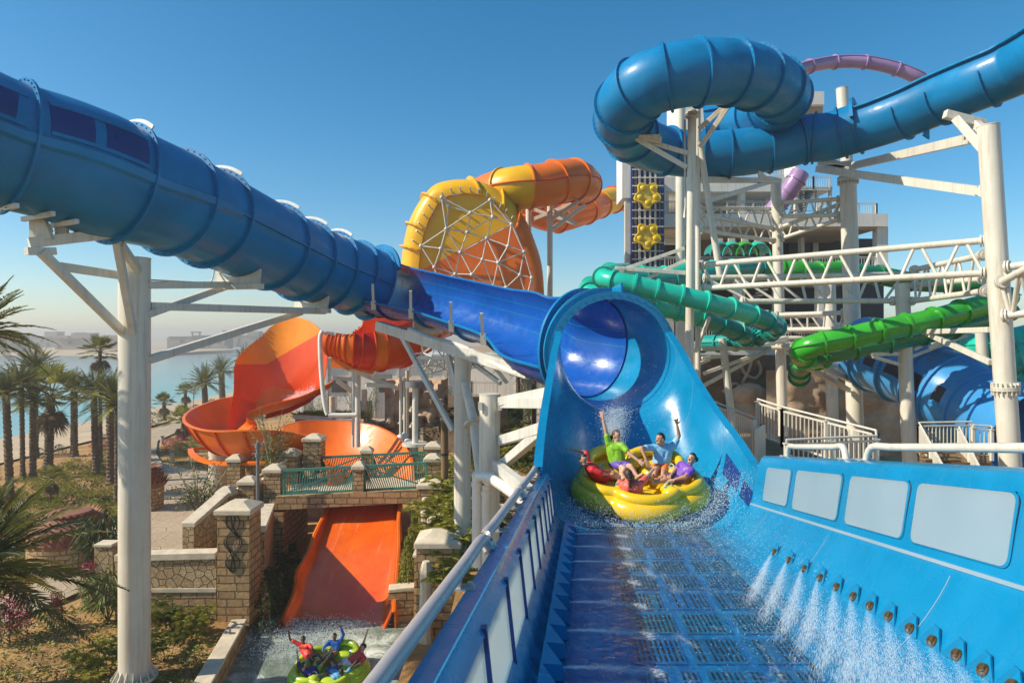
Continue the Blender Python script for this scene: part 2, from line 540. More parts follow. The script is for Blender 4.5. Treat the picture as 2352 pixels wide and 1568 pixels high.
# wet flume floor: glossy blue with running water ripples
m, n, b, o = nmat('wet blue flume'); M['wet'] = m
co = coords(n)
f = noise(n, coords(n, scale=(1.5, .38, 1)), 1.25, 10, .74, 1.3)
c = ramp(n, f, [(.28, (.002, .10, .32)), (.47, (.003, .19, .50)), (.60, (.005, .30, .62)), (.70, (.05, .42, .70)), (.80, (.42, .60, .72))])
L(n, c, b.inputs['Base Color']); b.inputs['Roughness'].default_value = .3; b.inputs['Specular IOR Level'].default_value = .25
bump(n, b, noise(n, co, 9, 7, .7, .6), .45, .03)

# wet orange run-out: thin sheet of water with pale streaks along the fall
m, n, b, o = nmat('wet orange run-out'); M['worange'] = m
co = coords(n)
f = noise(n, coords(n, scale=(1.6, .16, .16)), 1.5, 8, .7, .6)
g = noise(n, co, .5, 5, .6)
c = ramp(n, g, [(.3, (.66, .070, .008)), (.7, (.82, .15, .010))])
c = mixc(n, ramp(n, f, [(.56, 0.0), (.80, .55)]), c, (.86, .42, .28))
L(n, c, b.inputs['Base Color']); b.inputs['Roughness'].default_value = .16; b.inputs['Coat Weight'].default_value = .4; b.inputs['Coat Roughness'].default_value = .05
bump(n, b, noise(n, coords(n, scale=(1, .3, .3)), 5, 7, .7, .6), .5, .05)

# translucent flume window
m, n, b, o = nmat('frosted window panel'); M['frost'] = m
L(n, ramp(n, noise(n, coords(n), .8, 4), [(.3, (.46, .58, .60)), (.7, (.58, .67, .67))]), b.inputs['Base Color'])
b.inputs['Roughness'].default_value = .22
tl = N(n, 'ShaderNodeBsdfTranslucent'); tl.inputs[0].default_value = (.68, .78, .78, 1); m0 = N(n, 'ShaderNodeMixShader'); m0.inputs[0].default_value = .42
L(n, b.outputs[0], m0.inputs[1]); L(n, tl.outputs[0], m0.inputs[2])
tr = N(n, 'ShaderNodeBsdfTransparent'); mx = N(n, 'ShaderNodeMixShader'); mx.inputs[0].default_value = .74
L(n, tr.outputs[0], mx.inputs[1]); L(n, m0.outputs[0], mx.inputs[2]); L(n, mx.outputs[0], o.inputs[0])

# sheet of running water: clear and glossy with streaks of white foam
m, n, b, o = nmat('running water sheet'); M['film'] = m
f = noise(n, coords(n, scale=(1.7, .5, 1), rot=(0, 0, .1)), 1.5, 10, .76, 1.2)
g = noise(n, coords(n), 26, 4, .7)
fm = N(n, 'ShaderNodeMath', operation='MULTIPLY'); L(n, ramp(n, f, [(.55, 0.0), (.76, .9)]), fm.inputs[0]); L(n, ramp(n, g, [(.40, .05), (.66, 1.0)]), fm.inputs[1])
b.inputs['Base Color'].default_value = (.78, .86, .90, 1); b.inputs['Roughness'].default_value = .5
gl = N(n, 'ShaderNodeBsdfGlossy'); gl.inputs['Roughness'].default_value = .05
tr = N(n, 'ShaderNodeBsdfTransparent'); tr.inputs[0].default_value = (.93, .98, 1.0, 1)
fr_n = N(n, 'ShaderNodeFresnel'); fr_n.inputs[0].default_value = 1.2
bp = N(n, 'ShaderNodeBump', Strength=.5, Distance=.03); L(n, noise(n, coords(n), 11, 7, .7, .6), bp.inputs['Height']); L(n, bp.outputs[0], gl.inputs['Normal']); L(n, bp.outputs[0], fr_n.inputs['Normal'])
m1 = N(n, 'ShaderNodeMixShader'); L(n, fr_n.outputs[0], m1.inputs[0]); L(n, tr.outputs[0], m1.inputs[1]); L(n, gl.outputs[0], m1.inputs[2])
m2 = N(n, 'ShaderNodeMixShader'); L(n, fm.outputs[0], m2.inputs[0]); L(n, m1.outputs[0], m2.inputs[1]); L(n, b.outputs[0], m2.inputs[2]); L(n, m2.outputs[0], o.inputs[0])

# fine spray: mostly see-through white
def spraymat(name, a):
    m, n, b, o = nmat(name)
    d = N(n, 'ShaderNodeBsdfDiffuse'); d.inputs[0].default_value = (.9, .94, .96, 1)
    t2 = N(n, 'ShaderNodeBsdfTranslucent'); t2.inputs[0].default_value = (.9, .94, .96, 1)
    dm = N(n, 'ShaderNodeMixShader'); dm.inputs[0].default_value = .5
    L(n, d.outputs[0], dm.inputs[1]); L(n, t2.outputs[0], dm.inputs[2])
    t = N(n, 'ShaderNodeBsdfTransparent')
    mx = N(n, 'ShaderNodeMixShader'); mx.inputs[0].default_value = a
    L(n, t.outputs[0], mx.inputs[1]); L(n, dm.outputs[0], mx.inputs[2]); L(n, mx.outputs[0], o.inputs[0])
    return m
M['spray'] = spraymat('fine water spray', .34)
M['foam'] = spraymat('water splash drops', .85)

# flat sheet of atomised water: density is stored per vertex
m, n, b, o = nmat('misty jet sheet'); M['mist'] = m
at_ = N(n, 'ShaderNodeAttribute'); at_.attribute_name = 'density'
st_n = ramp(n, noise(n, coords(n, scale=(1, 1, 1)), 17, 6, .7), [(.30, .45), (.70, 1.0)])
mu = N(n, 'ShaderNodeMath', operation='MULTIPLY'); L(n, at_.outputs['Fac'], mu.inputs[0]); L(n, st_n, mu.inputs[1])
d_ = N(n, 'ShaderNodeBsdfDiffuse'); d_.inputs[0].default_value = (.84, .90, .94, 1); t_ = N(n, 'ShaderNodeBsdfTranslucent'); t_.inputs[0].default_value = (.84, .90, .94, 1)
m1 = N(n, 'ShaderNodeMixShader'); m1.inputs[0].default_value = .5; L(n, d_.outputs[0], m1.inputs[1]); L(n, t_.outputs[0], m1.inputs[2])
tr = N(n, 'ShaderNodeBsdfTransparent'); m2 = N(n, 'ShaderNodeMixShader'); L(n, mu.outputs[0], m2.inputs[0]); L(n, tr.outputs[0], m2.inputs[1]); L(n, m1.outputs[0], m2.inputs[2]); L(n, m2.outputs[0], o.inputs[0])
# ------------------------------------------------------------------ the setting: ground, sea, beach, paths, pool
GZ = 0.6
def sheet(name, pts, z, mat, kind='structure', th=None):
    b = MB()
    P = [V((p[0], p[1], z)) for p in pts]
    b.poly(P)
    o = b.build(name, mat, at=(0, 0, 0))
    o['kind'] = kind
    return o
b = MB(); b.poly([V((-6000, -60, -.35)), V((-50, -60, -.35)), V((-50, 7000, -.35)), V((-6000, 7000, -.35))])
tag(b.build('sea', M['sea'], at=(0, 0, 0)), kind='structure')
# garden ground: one sheet with a hole-free grid, gently uneven
b = MB(); rows = []
ys = [-40, -10, 0, 6, 10, 12, 14, 16, 18, 20, 22, 24, 26, 28, 30, 32, 34, 37, 40, 44, 48, 52, 57, 62, 68, 75, 85, 100, 130, 180, 260, 400, 900, 3000]
xs = [-46, -42, -38, -34, -31, -28, -26, -24, -22, -20, -18, -16.5, -15, -14, -13, -12, -11.05]
for y in ys:
    rows.append([V((x if x < -11.1 else (-11.05 if y > 27 else -10.38 + .16 * (26 - y)), y, GZ + (.12 * (mnoise.noise(V((x * .35, y * .35, 0)))) if -45 < x < -11.1 else 0) - (.5 if x < -45 else 0) )) for x in xs])
b.grid(rows)
tag(b.build('garden_ground', M['soil'], smooth=60, at=(0, 0, 0)), kind='structure')
b = MB(); b.grid([[V((-60.5 + mnoise.noise(V((y * .03, 1, 0))) * 1.2, y, -.45)), V((-56, y, -.1)), V((-51, y, .12)), V((-45.5, y, .3)), V((-44.5, y, .5))] for y in [-60, 0, 30, 45, 55, 65, 75, 85, 100, 120, 150, 200, 300, 500, 900, 3000]])
tag(b.build('beach', M['sand'], smooth=60, at=(0, 0, 0)), kind='structure')
# the park ground to the right of the pool and behind it (lies under terraces and slides)
b = MB()
b.poly([V((-11.05, 33.5, GZ - .004)), V((200, 33.5, GZ - .004)), V((200, 3000, GZ - .004)), V((-11.05, 3000, GZ - .004))])
b.poly([V((-3.6, -40, GZ - .004)), V((200, -40, GZ - .004)), V((200, 33.5, GZ - .004)), V((-3.6, 33.5, GZ - .004))])
tag(b.build('park_ground', M['soil'], at=(0, 0, 0)), kind='structure')
sheet('pool_water', [(-11.3, -40), (0, -40), (0, 28.2), (-11.3, 28.2)], 0.0, M['pool'])
# paved paths (pixel outlines dropped on to the ground plane)
def ground_poly(name, px, z, mat):
    b = MB(); b.poly([G(x, y, z) for x, y in px])
    o = b.build(name, mat, at=(0, 0, 0)); o['kind'] = 'structure'; return o
ground_poly('paved_path', [(0, 1432), (0, 1372), (120, 1322), (200, 1250), (262, 1195), (340, 1168), (340, 1010), (352, 985), (425, 955), (448, 940), (480, 940), (478, 958), (420, 985), (362, 1012), (358, 1040), (372, 1062), (420, 1075), (480, 1082),
             (492, 1100), (480, 1130), (520, 1150), (545, 1190), (500, 1290), (345, 1300), (240, 1335), (120, 1385)], GZ + .17, M['paving'])

# far shore: a sand spit and low villas across the lagoon
b = MB(); b.grid([[V((x, 405 + 26 * math.sin(x * .012) + (70 if r == 1 else 0) + (140 if r == 2 else 0), z)) for x in range(-900, -195, 15)] for r, z in ((0, -.5), (1, 1.4), (2, 1.6))])
tag(b.build('sand_spit', M['sand'], smooth=60, at=(0, 0, 0)), kind='structure')
b = MB(); b.grid([[V((x, y, z)) for x in range(-1500, 400, 60)] for y, z in ((745, -.5), (790, 1.6), (2500, 2.0))])
tag(b.build('far_land', M['sand'], smooth=60, at=(0, 0, 0)), kind='structure')
def villa(x0, x1, y, z0, h, label, seed, tower=True):
    r = random.Random(seed)
    t = thing('far_villa', label, 'villa', ((x0 + x1) / 2, y, z0), 'villas across the lagoon')
    wl = MB(); wl.box(((x0 + x1) / 2, y + 9, z0), x1 - x0, 18, h)
    n = max(2, int((x1 - x0) / 14))
    for k in range(n):
        xx = x0 + (k + r.random() * .6 + .2) * (x1 - x0) / n
        wl.box((xx, y + 4, z0 + (h if r.random() < .5 else 0)), 6 + r.random() * 9, 11, h * (.2 + r.random() * .35))
    wl.build('wall', M['far'], t)
    rf = MB()
    for k in range(n):
        xx = x0 + (k + .5) * (x1 - x0) / n
        rf.box((xx, y + 8, z0 + h + .004), (x1 - x0) / n * .8, 17, .8)
    rf.build('roof', M['far2'], t)
    if tower:
        pg = MB(); xx = x0 + (x1 - x0) * (.3 + .4 * r.random())
        for dx in (-3, 3):
            pg.box((xx + dx, y + 2, z0 + h), 1.0, 1.0, h * .42)
        pg.box((xx, y + 2, z0 + h * 1.42), 8.4, 1.4, .9)
        pg.build('pergola', M['far2'], t)
    for k in range(n * 2):
        wn = MB()
        xx = x0 + (k + .3 + .4 * r.random()) * (x1 - x0) / (n * 2)
        wn.box((xx, y - .15, z0 + h * (.2 + .3 * (k % 2))), 2.2, .4, h * .28)
        wn.build('window', M['farglass'], t)
vl = [(-395, -345, 470, 12, 'long blank walled villa nearest across the lagoon, beside the sand spit', True), (-338, -290, 505, 11.5, 'villa with twin roof pergolas right of the blank walled villa', True),
      (-283, -236, 560, 12.5, 'stone villa with pergola next to the thick slide column', True),
      (-300, -205, 640, 14, 'grey villa row partly hidden behind the big left slide column', True),
      (-300, -215, 800, 16, 'hazy villa just right of the big left slide column', True), (-205, -150, 850, 13, 'hazy low villa in the middle of the far shore', False),
      (-142, -95, 950, 14, 'palest hazy villa toward the orange slide', True), (-560, -410, 620, 13, 'villa on the far left of the opposite shore', True)]
for k, (a, c, y, h, lab, tw) in enumerate(vl):
    villa(a, c, y, 1.3, h * .74, lab, k + 3, tw)
# ------------------------------------------------------------------ big dark blue tube slide, upper left, with its open half pipe
def slices(fr, idx): return [fr[i] for i in idx]
def tube_body(parent, fr, r, mat, name='tube_section', a0=0, a1=360, seg=40, th=.05, i0=0, i1=None):
    i1 = len(fr) - 1 if i1 is None else i1
    n = len(fr) - 1
    rr = (lambda i: r(i / n)) if callable(r) else (lambda i: r)
    def rows(dr):
        out = []
        for i in range(i0, i1 + 1):
            p, t, s, u = fr[i]
            out.append([p + s * (math.cos(rad(a0 + (a1 - a0) * k / seg)) * (rr(i) + dr)) + u * (math.sin(rad(a0 + (a1 - a0) * k / seg)) * (rr(i) + dr)) for k in range(seg + 1)])
        return out
    mb = MB()
    if abs(a1 - a0) >= 360:
        A, B = [x[:-1] for x in rows(0)], [x[:-1] for x in rows(-th)]
        mb.grid(A, closed_u=True); mb.grid([x[::-1] for x in B], closed_u=True)
        mb.grid([A[0], B[0]], closed_u=True); mb.grid([B[-1], A[-1]], closed_u=True)
    else:
        shell(mb, rows(0), rows(-th))
    return mb.build(name, mat, parent, smooth=40, weld=True)
def seam(parent, fr, r, ang, mat, h=.09, th=.05, i0=0, i1=None, name='seam_flange'):
    i1 = len(fr) - 1 if i1 is None else i1
    n = len(fr) - 1
    A = []
    for i in range(i0, i1 + 1):
        p, t, s, u = fr[i]
        ri = r(i / n) if callable(r) else r
        e = s * math.cos(rad(ang)) + u * math.sin(rad(ang)); f = u * math.cos(rad(ang)) - s * math.sin(rad(ang))
        A.append([p + e * (ri - .01) - f * th / 2, p + e * (ri + h) - f * th / 2, p + e * (ri + h) + f * th / 2, p + e * (ri - .01) + f * th / 2])
    mb = MB(); mb.grid(A, closed_u=True); mb.poly(A[0]); mb.poly(A[-1][::-1])
    return mb.build(name, mat, parent, smooth=30)
def dome_patch(mb, fr, i0, i1, r, a0, a1, lift, seg=6):
    rows = []
    n = len(fr) - 1
    for i in range(i0, i1 + 1):
        p, t, s, u = fr[i]
        ri = (r(i / n) if callable(r) else r) + lift
        rows.append([p + (s * math.cos(rad(a0 + (a1 - a0) * k / seg)) + u * math.sin(rad(a0 + (a1 - a0) * k / seg))) * ri for k in range(seg + 1)])
    inner = [[q + (fr[i0 + j][0] - q).normalized() * (lift + .03) for q in r_] for j, r_ in enumerate(rows)]
    shell(mb, rows, inner)
    return mb

t = thing('tube_slide', 'dark blue enclosed tube slide descending from the upper left into an open half pipe', 'water slide', (-5, 26, 0))
BT = t
cp = [W(-420, 215, 15.4), W(-180, 262, 16.4), W(0, 328, 17.6), W(140, 368, 18.8), W(275, 420, 20.2), W(370, 452, 21.4), W(460, 490, 23), W(603, 556, 26.2), W(709, 603, 29), W(800, 633, 31), W(856, 652, 32)]
pts = spline(cp, 6)
fr = frames(pts)
NB = len(fr) - 1
rb = lambda f: 1.68 - .06 * f + .14 * max(0, 1 - abs(f - .36) / .16) ** 2
tube_body(t, fr, rb, M['blue'])
fl = [2, 13, 24, 32, 37, 43, 47, 51, 55, NB]
for k in fl:
    f = fr[k]
    r = rb(k / NB)
    ring_at(f, r - .02, r + .15, .07, seg=44, bolts=40).build('flange', M['blue'], t, smooth=35)
# the belt between upper and lower shells, facing the pool
sideang = 180
belt = MB()
rows = []
for i in range(0, 37):
    p, tt, s, u = fr[i]
    r = rb(i / NB)
    row = []
    for a, h in ((2, .0), (0, .10), (-7, .10), (-10, 0.0)):
        e = s * math.cos(rad(a)) + u * math.sin(rad(a))
        row.append(p + e * (r + h))
    rows.append(row)
belt.grid(rows)
belt.build('belt_rib', M['blue'], t, smooth=50)
seam(t, fr, rb, -3, M['blue'], .09, .05, 36, NB)
for (i0, i1) in ((3, 11), (14, 18), (19, 23)):
    mb = MB(); dome_patch(mb, fr, i0, i1, rb, 7, 33, .018)
    mb.build('window_panel', M['navy'], t, smooth=40)
for (i0, i1) in ((3, 12), (14, 23)):
    fm = MB()
    for (a0, a1) in ((3.5, 6.8), (33.2, 37)):
        dome_patch(fm, fr, i0, i1, rb, a0, a1, .05, 2)
    fm.build('window_frame', M['blue'], t, smooth=40)
# cream slats of the underside floor plate
for k in (4, 7, 10, 13, 16, 19):
    p, tt, s, u = fr[k]
    r = rb(k / NB)
    mb = MB(); mb.bar(p - u * (r + .02) - s * .75, p - u * (r + .02) + s * .95, .1, .12)
    mb.build('floor_slat', M['white2'], t)
# clear wavy shims showing pale above the top edge
for k in (2, 24, 37, 43, 47, 51):
    f = fr[k]; r = rb(k / NB)
    mb = ring_at((f[0] + f[1] * .06, f[1], f[2], f[3]), r + .02, r + .27, .03, 55, 120, 18)
    mb.build('flange_cover', M['white2'], t, smooth=35)
# hood lip over the tube mouth
p, tt, s, u = fr[-1]
ring_at((p + tt * .08, tt, s, u), 1.62, 1.95, .1, 20, 165, 26).build('mouth_lip', M['blue'], t, smooth=40)

# open half pipe: near edge low, far wall high
hp = [W(845, 648, 32.3), W(868, 654, 31.6), W(905, 663, 30.6), W(985, 680, 28.6), W(1080, 705, 26.4), W(1180, 735, 24.0), V((.85, 21.55, H - .02)), V((2.05, 20.3, H - .28)), V((2.36, 19.93, H - .34))]
hpts = spline(hp, 6)
hfr = frames(hpts)
def rh(f): return 1.55 - .34 * min(1, f * 2.6) + .265 * min(1, max(0, (f - .66) / .2)) ** 1.3
def far_edge(f): return 132 - 40 * min(1, max(0, (f - .56) / .28))
hn = len(hfr) - 1
hrows = [[p + (s * math.cos(rad(a)) + u * math.sin(rad(a))) * (rh(i / hn) + dr) for dr in (0, -.05) for a in [far_edge(i / hn) + (332 - far_edge(i / hn)) * k / 36 for k in range(37)]] for i, (p, tt, s, u) in enumerate(hfr)]
mb = MB(); shell(mb, [r[:37] for r in hrows], [r[37:] for r in hrows]); mb.build('half_pipe', M['blue_in'], t, smooth=40, weld=True)
mb = MB(); R_ = []
for r_ in hrows:
    q = r_[0]; R_.append([q + V((0, 0, .03)), q + V((0, .17, .03)), q + V((0, .17, -.04)), q - V((0, 0, .06))])
mb.grid(R_, closed_u=True); mb.build('rim', M['cyan'], t, smooth=40)
NH = len(hfr) - 1
# deep navy translucent underside between the ribs: the near edge
for k in (8, 13, 19, 25, 30):
    f = hfr[k]
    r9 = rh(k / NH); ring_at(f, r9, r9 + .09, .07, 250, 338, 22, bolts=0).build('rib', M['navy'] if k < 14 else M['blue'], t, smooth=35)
    p, tt, s, u = f
    e0 = s * math.cos(rad(332)) + u * math.sin(rad(332))
    mb = MB(); q = p + e0 * (r9 + .07); mb.bar(q, q + s * .18 + u * .85 + tt * .12, .11, .07); mb.bar(q - u * .28 - s * .06, q + u * .12, .2, .12)
    mb.build('rim_bracket', M['white'], t)
seam(t, hfr, rh, 332, M['blue'], .07, .05, name='rim')
for a in (160, 180, 205):
    mb = MB(); rows = []
    for j9, (p, tt, s, u) in enumerate(hfr):
        rows.append([p + (s * math.cos(rad(a + da)) + u * math.sin(rad(a + da))) * (rh(j9 / NH) - .055 - dr) for da, dr in ((-.5, 0), (-.5, .008), (.5, .008), (.5, 0))])
    mb.grid(rows); mb.build('joint_line', M['cyan'], t)

# ------------------------------------------------------------------ foreground flume: tunnel mouth, chute and launch trough
t = thing('launch_flume', 'bright blue open flume climbing toward the viewer from its round tunnel mouth', 'water slide', (1.8, 8, H - 4))
LF = t
tp = [V((2.05, 20.3, H - .29)), V((2.42, 19.85, H - .35)), V((2.62, 19.35, H - .41)), V((2.69, 18.8, H - .47)), W(1408, 816, 18.2)]
tpts = spline(tp, 5)
tfr = frames(tpts)
NT = len(tfr) - 1
rt = lambda f: 1.52 + .03 * f
tube_body(t, tfr, rt, M['cyan'], 'tunnel', seg=48, th=.05)
for k, (r0, r1) in ((0, (1.5, 1.72)), (8, (1.52, 1.78)), (13, (1.53, 1.80)), (NT, (1.5, 1.70))):
    ring_at(tfr[k], r0, r1, .08, seg=56, bolts=44).build('flange', M['blue'] if k in (0,) else M['cyan'], t, smooth=35)
p, tt, s, u = tfr[11]
mb = MB(); mb.bar(p + u * 1.55 - tt * .1 - s * .05, p + u * 1.8 + tt * 1.0 - s * .05, .05, .34)
mb.build('top_flange', M['cyan'], t)

def Lp(X, Y, d): return W(X, Y, d)
def stn(L0, R0, drop, p=2.0, n=40, aL=.05, aR=.05):
    """a U-shaped station from left rim to right rim"""
    out = []
    for k in range(n + 1):
        a = math.pi * k / n
        x = -math.cos(a)
        sx = math.copysign(abs(x) ** (2 / p), x)
        y = abs(math.sin(a)) ** (2 / p)
        q = L0.lerp(R0, (sx + 1) / 2)
        out.append(q - V((0, 0, drop * y)))
    return out
f = tfr[NT]
c, ct, cs, cu = f
S4 = [c + cs * (math.cos(rad(a)) * 1.52) + cu * (math.sin(rad(a)) * 1.52) for a in [25 - 230 * k / 40 for k in range(41)]]
stations = [
    stn(W(1246, 1075, 12.6), W(1742, 1092, 12.9), 1.16, 3.6),
    stn(W(1249, 1035, 13.4), W(1722, 1066, 13.6), 1.38, 3.2),
    stn(W(1256, 970, 14.5), W(1688, 1012, 14.6), 1.75, 2.9),
    stn(W(1268, 890, 15.8), W(1642, 950, 15.8), 2.1, 2.6),
    stn(W(1280, 815, 16.9), W(1592, 872, 16.9), 2.0, 2.4),
    stn(W(1287, 785, 17.6), W(1560, 812, 17.6), 1.75, 2.15),
    S4]
rows = []
m = len(stations)
for j in range(41):
    rows.append(spline([s_[j] for s_ in stations], 5))
rows = [[rows[j][i] for j in range(41)] for i in range(len(rows[0]))]
def off_rows(rows, th):
    out = []
    nr, nc = len(rows), len(rows[0])
    for i in range(nr):
        r = []
        for j in range(nc):
            du = rows[i][min(j + 1, nc - 1)] - rows[i][max(j - 1, 0)]
            dv = rows[min(i + 1, nr - 1)][j] - rows[max(i - 1, 0)][j]
            nn = du.cross(dv)
            if nn.length < 1e-9: nn = V((0, 0, 1))
            r.append(rows[i][j] + nn.normalized() * th)
        out.append(r)
    return out
mb = MB(); shell(mb, rows, off_rows(rows, -.05))
mb.build('chute', M['cyan'], t, smooth=45, weld=True)
# flat white-edged rims of the chute
for side in (0, -1):
    line = [r[side] for r in rows]
    mb = MB(); R_ = []
    sg = -1 if side == 0 else 1
    for q in line:
        R_.append([q + V((sg * .0, 0, .02)), q + V((sg * .17, 0, .03)), q + V((sg * .17, 0, -.04)), q + V((0, 0, -.05))])
    mb.grid(R_, closed_u=True); mb.build('rim', M['cyan'], t, smooth=40)
for i in (6, 13, 20, 26):
    a_ = off_rows([rows[i - 1], rows[i], rows[i + 1]], .008)[1]; b_ = [p.lerp(q, .035) for p, q in zip(a_, off_rows([rows[i], rows[i + 1], rows[min(i + 2, len(rows) - 1)]], .008)[1])]
    mb = MB(); mb.grid([a_, b_]); mb.build('joint_line', M['frost'], t)
# viewing windows in the chute's right wall
def win_on_rows(rows, i0, i1, j0, j1, lift, name, mat, parent, inner=.03):
    sub = []
    for i in range(i0, i1 + 1):
        sub.append([rows[i][j] for j in range(j0, j1 + 1)])
    up_ = off_rows(sub, lift); dn = off_rows(sub, lift - inner)
    mb = MB(); shell(mb, up_, dn)
    return mb.build(name, mat, parent, smooth=45)
for (i0, i1) in ((3, 7), (8, 12)):
    win_on_rows(rows, i0, i1, 35, 38, .012, 'window', M['navy'], t)

# launch trough
def fz(d): return H - (2.65 + .075 * d)
def trough_row(d):
    f = fz(d)
    xr = 2.35 + .075 * d
    hn = .55 - .066 * (d - 4.87); hs = 1.05 - .085 * (d - 6); hr = 1.95 - .085 * (d - 6)
    xl = -.90 + .112 * d
    zt = H - (1.318 + .0894 * d) - .10
    hl = zt - f
    P = [(xl - .02, zt - .05), (xl + .0, zt), (xl + .14, zt), (xl + .155, zt - .05), (xl + .225, f + hl * .885), (xl + .268, f + hl * .355), (xl + .31, f + hl * .30), (xl + .38, f + .18), (xl + .52, f + .06), (xl + .72, f),
         (xr * .5 + xl * .5 + .3, f), (xr, f), (xr + .25, f + hn * .12), (xr + .5, f + hn * .4), (xr + .8, f + hn), (xr + 1.02, f + hn + (hs - hn) * .55), (xr + 1.15, f + hs), (xr + 1.18, f + hs + .03), (xr + 1.24, f + hs + (hr - hs) * .45),
         (xr + 1.31, f + hr - .14), (xr + 1.36, f + hr - .03), (xr + 1.44, f + hr), (xr + 1.66, f + hr), (xr + 1.68, f + hr - .08)]
    return [V((x, d, z)) for x, z in P]
ds = [1.6, 2.2, 2.8, 3.4, 4, 4.6, 5.2, 5.8, 6.4, 7, 7.6, 8.2, 8.8, 9.4, 10, 10.6, 11.2, 11.8, 12.4, 12.75]
def subd(P):
    out = P[:7]
    out += spline(P[7:10], 3)[:-1]
    out += P[9:12][:2]
    out += spline(P[11:17], 3)[:-1]
    out += P[16:]
    return out
TR = [subd(trough_row(d)) for d in ds]
OFF = off_rows(TR, -.06)
mb = MB(); shell(mb, [r[:5] for r in TR], [r[:5] for r in OFF]); mb.build('top_rim', M['cyan'], t, smooth=38)
mb = MB(); shell(mb, [r[5:] for r in TR], [r[5:] for r in OFF])
mb.build('trough', M['cyan'], t, smooth=38, weld=True)
# dark rubber-blue floor with slotted drain grates
mb = MB(); R_ = []
for d in ds:
    f = fz(d); xl = -.90 + .112 * d + .70; xr = 2.35 + .075 * d
    R_.append([V((xl + (xr - xl) * k / 12, d, f + .006)) for k in range(13)])
ds2 = [12.75, 13.3]
mb.grid(R_); mb.build('wet_floor', M['wet'], t, smooth=40)
ax = V((.085, 1, -.075)).normalized(); sx = V((1, -.085, 0)).normalized()
def floor_at(x, d, h=.012): return V((x, d, fz(d) + h))
gr = 0
for i in range(11):
    d = 4.9 + i * .80
    for j in range(3):
        x0 = .62 + .085 * d + j * .585 + (.05 if i % 2 else 0)
        plate = MB()
        P = [floor_at(x0, d, .008), floor_at(x0 + .50, d, .008), floor_at(x0 + .50 + .06, d + .66, .008), floor_at(x0 + .06, d + .66, .008)]
        plate.hexa(P + [q + V((0, 0, .014)) for q in P])
        o = plate.build('drain_grate', M[RND.choice(('wet', 'wet', 'blue', 'cyan'))], t)
        sl_ = MB()
        for k in range(9):
            if RND.random() < .12: continue
            for (e0, e1) in ((.06, .20), (.24, .40), (.44, .60)):
                xx = x0 + .04 + k * .052
                a, c_ = floor_at(xx + .085 * e0, d + e0, .0225), floor_at(xx + .085 * e1, d + e1, .0225)
                sl_.hexa([a, a + sx * .022, c_ + sx * .022, c_] + [q + V((0, 0, .004)) for q in (a, a + sx * .022, c_ + sx * .022, c_)])
        sl_.build('slot', M['rubber'], o)
        gr += 1
# thin sheet of water sliding over the floor
mb = MB(); R_ = []
for i in range(90):
    d = 4.0 + i * .1; row = []
    x0, x1 = -.90 + .112 * d + .55, 2.35 + .075 * d + .42
    for k in range(31):
        x = x0 + (x1 - x0) * k / 30
        row.append(V((x, d, fz(d) + .035 + .014 * mnoise.noise(V((x * 3, d * 1.6, 0))) + .012 * mnoise.noise(V((x * 8, d * 6, 4))) + max(0, x - (2.35 + .075 * d)) * .12)))
    R_.append(row)
mb.grid(R_); tag(mb.build('water_sheet', M['film'], t, smooth=80), kind='stuff')
# groove channels along the floor's right side and cross joints
for xo, wd in ((2.33, .05), (2.44, .035)):
    mb = MB(); R_ = []
    for d in ds:
        x = xo + .075 * d
        R_.append([V((x, d, fz(d) + .009)), V((x, d, fz(d) + .016)), V((x + wd, d, fz(d) + .016)), V((x + wd, d, fz(d) + .009))])
    mb.grid(R_); mb.build('drain_channel', M['rubber'], t)
def joint(d):
    row = TR and subd(trough_row(d)); row2 = subd(trough_row(d + .012))
    a = [q + V((0, 0, .012)) for q in row[5:30]]; b_ = [q + V((0, 0, .012)) for q in row2[5:30]]
    mb = MB(); mb.grid([a, b_]); return mb.build('joint_line', M['frost'], t)
for d in (6.1, 8.9, 11.6): joint(d)
# white seam line under the window band
mb = MB(); R_ = []
for d in ds:
    xr = 2.35 + .075 * d; hs = 1.05 - .085 * (d - 6); f = fz(d)
    R_.append([V((xr + 1.135, d, f + hs - .012)), V((xr + 1.125, d, f + hs - .006)), V((xr + 1.15, d, f + hs + .022)), V((xr + 1.165, d, f + hs + .022))])
mb.grid(R_); mb.build('seam_bead', M['frost'], t, smooth=40)
